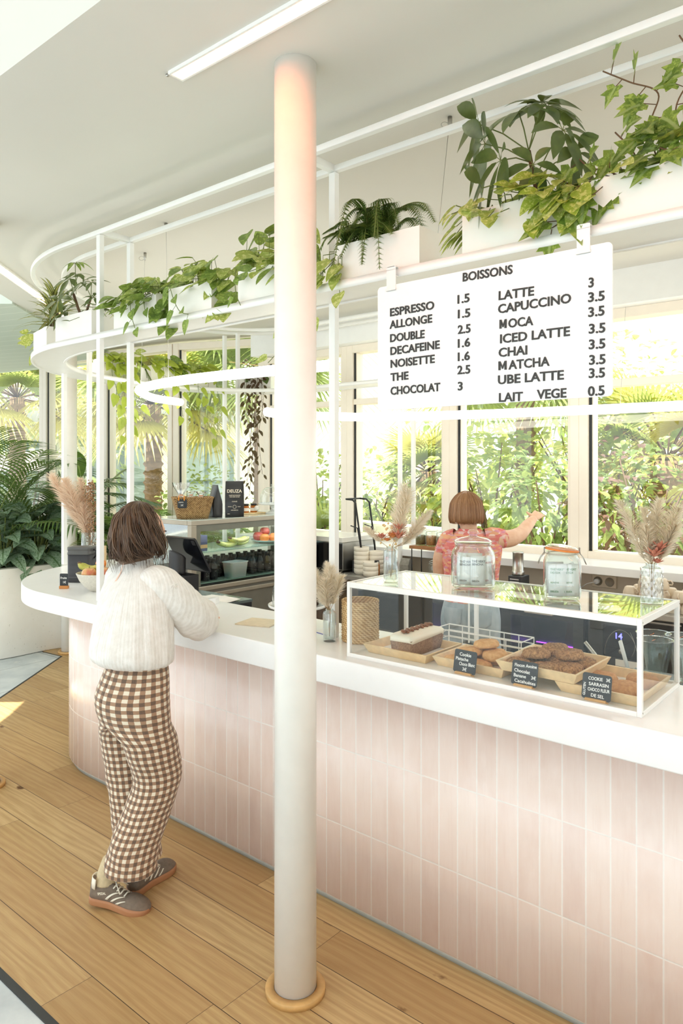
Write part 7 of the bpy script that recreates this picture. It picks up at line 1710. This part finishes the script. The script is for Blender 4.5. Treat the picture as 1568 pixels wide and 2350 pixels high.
# ------------------------------------------------------------------ the staff member
SR = atan2(-.33, .944)
ps = thing('person', 'staff member with an auburn bob and pink patterned top reaching towards the window', 'person', (.800, 4.52, 0), SR)
SK2 = skin_mat('staff_skin', (232, 182, 148), (240, 198, 166))  # a little lighter in tone than the customer's skin
HC2, HM2 = V((-.035, .05, 1.468)), Matrix.Rotation(-.12, 4, 'Z').to_3x3() @ Matrix.Rotation(-.22, 4, 'X').to_3x3()
b = MB(); head(b, HC2, HM2, .98)
limb(b, [(-.01, .01, 1.30), (-.015, .02, 1.36), (-.03, .036, 1.43)], [.062, .052, .053])
b.rings(torso_rings(interp([(0, 0, .80, .16, .12, .10), (0, 0, .92, .145, .11, .10), (0, .005, 1.04, .14, .09, .10), (0, .01, 1.16, .16, .10, .11), (0, .01, 1.27, .18, .095, .085), (-.003, .008, 1.33, .13, .07, .06), (-.006, .008, 1.35, .055, .055, .05)], 24)), 0, True)
limb(b, [(.135, .005, 1.315), (.225, .10, 1.31), (.285, .20, 1.335)], [.060, .054, .044]); limb(b, [(.285, .20, 1.335), (.315, .29, 1.38), (.345, .37, 1.415)], [.044, .038, .025])
limb(b, [(-.135, .005, 1.31), (-.19, .02, 1.18), (-.205, .06, 1.05)], [.060, .052, .042]); limb(b, [(-.205, .06, 1.05), (-.17, .17, 1.0), (-.13, .27, .985)], [.042, .036, .025])
hand(b, (.347, .374, 1.418), (.3, .8, .35), (.3, -.5, .8), -1, .35, .95); hand(b, (-.128, .275, .985), (.3, .9, -.1), (-.2, .2, 1), 1, .5, .95)
for sx in (-1, 1): limb(b, [(sx * .085, 0, .80), (sx * .09, .01, .48), (sx * .095, -.01, .22), (sx * .095, -.01, .06)], [.095, .062, .048, .036])
body_mesh('body', b, SK2, ps); face_parts(ps, HC2, HM2, 'brown_iris', .98)
def top_mat():
    t = NT('pink_print_top'); co = t.mapping(t.coord('Object'), (1, 1, 2.4)); vor = t.n('TexVoronoi', feature='F1'); vor.inputs['Scale'].default_value = 34; t.l(co, vor.inputs['Vector'])
    c = t.ramp(t.white(vor.outputs['Position']), (0, srgb((226, 112, 112))), (.35, srgb((236, 150, 136))), (.6, srgb((240, 178, 132))), (.8, srgb((222, 140, 160))), (1, srgb((246, 214, 200)))); t.base(c); t.set(rough=.85); return t.m
b = MB()
b.rings(torso_rings(interp([(0, 0, .93, .172, .135, .125), (0, 0, .98, .172, .13, .125), (0, .004, 1.08, .168, .118, .125), (0, .008, 1.17, .18, .122, .128), (0, .01, 1.245, .188, .118, .11), (-.002, .01, 1.30, .182, .098, .088), (-.004, .008, 1.335, .135, .078, .068), (-.008, .01, 1.362, .075, .063, .058), (-.01, .014, 1.372, .068, .06, .055)], 44), 60, lambda a, z: 1 + .012 * noise.noise(V((cos(a) * 3, sin(a) * 3, z * 8)))), 0, True, (False, False))
sleeve(b, [(.09, .0, 1.318), (.13, .01, 1.322), (.17, .045, 1.312), (.185, .06, 1.31)], [.055, .062, .060, .058], 3); sleeve(b, [(-.09, .0, 1.315), (-.13, .004, 1.30), (-.16, .01, 1.25), (-.175, .014, 1.215)], [.055, .063, .060, .056], 8)
b.build('top', top_mat(), ps)
def denim():
    t = NT('pale_grey_jeans'); f = t.noise(t.mapping(t.coord('Object'), (1, 1, .4)), 14, 4); t.base(t.ramp(f, (.3, srgb((150, 166, 174))), (.7, srgb((190, 198, 202))))); t.set(rough=.9); t.bump(t.noise(t.coord('Object'), 300, 2), .2, .002); return t.m
DEN = denim()
trousers(ps, DEN, [(0, .0, .99, .150, .118, .108), (0, .0, .97, .155, .122, .11), (0, -.006, .90, .172, .14, .115), (0, -.012, .83, .184, .155, .118), (0, -.01, .77, .184, .152, .116), (0, -.004, .715, .180, .138, .114)],
         {q: [(q * .092, -.004, .70, .092, .128, .112), (q * .092, .0, .6, .088, .105, .10), (q * .095, .006, .48, .075, .085, .085), (q * .097, -.01, .3, .072, .078, .078), (q * .097, -.012, .1, .07, .076, .076), (q * .097, -.012, .05, .07, .076, .076), (q * .097, -.012, .045, .07, .076, .076)] for q in (1, -1)})
for sx in (-1, 1):
    b = MB(); R = []
    for i in range(6):
        z = lerp(.79, .905, i / 5); w = .055 if z > .815 else .055 * (z - .775) / .04
        R.append([(sx * .088 + x, -.012 - (.158 if z < .87 else .150) * sqrt(max(0, 1 - ((sx * .088 + x) / .19) ** 2)) - .005, z) for x in (-w, -w / 2, 0, w / 2, w)])
    b.rings(R, 0, True, closed=False); b.build('back_pocket', DEN, ps, solid=.003)
for sx in (-1, 1):
    b = MB(); b.rings([[(sx * .097 + .045 * cos(a) * q, .045 + .125 * sin(a) * q, z) for a in [2 * pi * k / 24 for k in range(24)]] for z, q in ((0, .96), (.02, 1.0), (.045, .9), (.075, .62), (.09, .4))], 0, True); b.build('shoe', mat('white_trainer', (232, 230, 224), .6), ps)
HAIR2 = hair_mat('auburn_hair', (142, 98, 64), (176, 130, 90), (206, 164, 118))
b = MB(); hr = random.Random(9); Hc = HC2 + V((0, -.012, .014)); face = HM2 @ V((0, 1, 0)); fa = atan2(face.y, face.x)
b.sph(Hc, (.084, .094, .104), 22, 16)
for i in range(420):
    ph = fa + hr.uniform(.62, 2 * pi - .62); start = hr.uniform(.0, .5); P = []; n = 14; low = .082 + .006 * hr.random(); bu = hr.uniform(1.0, 1.05)
    for k in range(n):
        t = k / (n - 1); th = start * .7 + t * (1.8 - start * .7); rr = sin(min(th, 1.52)); z = cos(min(th, 1.52)) * .118 - max(0, t - .62) / .38 * low
        d = V((cos(ph), sin(ph), 0)); P.append(Hc + d * ((.086 + .012 * abs(sin(ph - fa))) * rr * bu * (1 + .16 * max(0, t - .4) - 1.0 * max(0, t - .9))) + V((0, 0, z)))
    strand(b, P, hr.uniform(.0045, .007), (i % 160) / 160, 6, .5)
b.build('hair', HAIR2, ps)
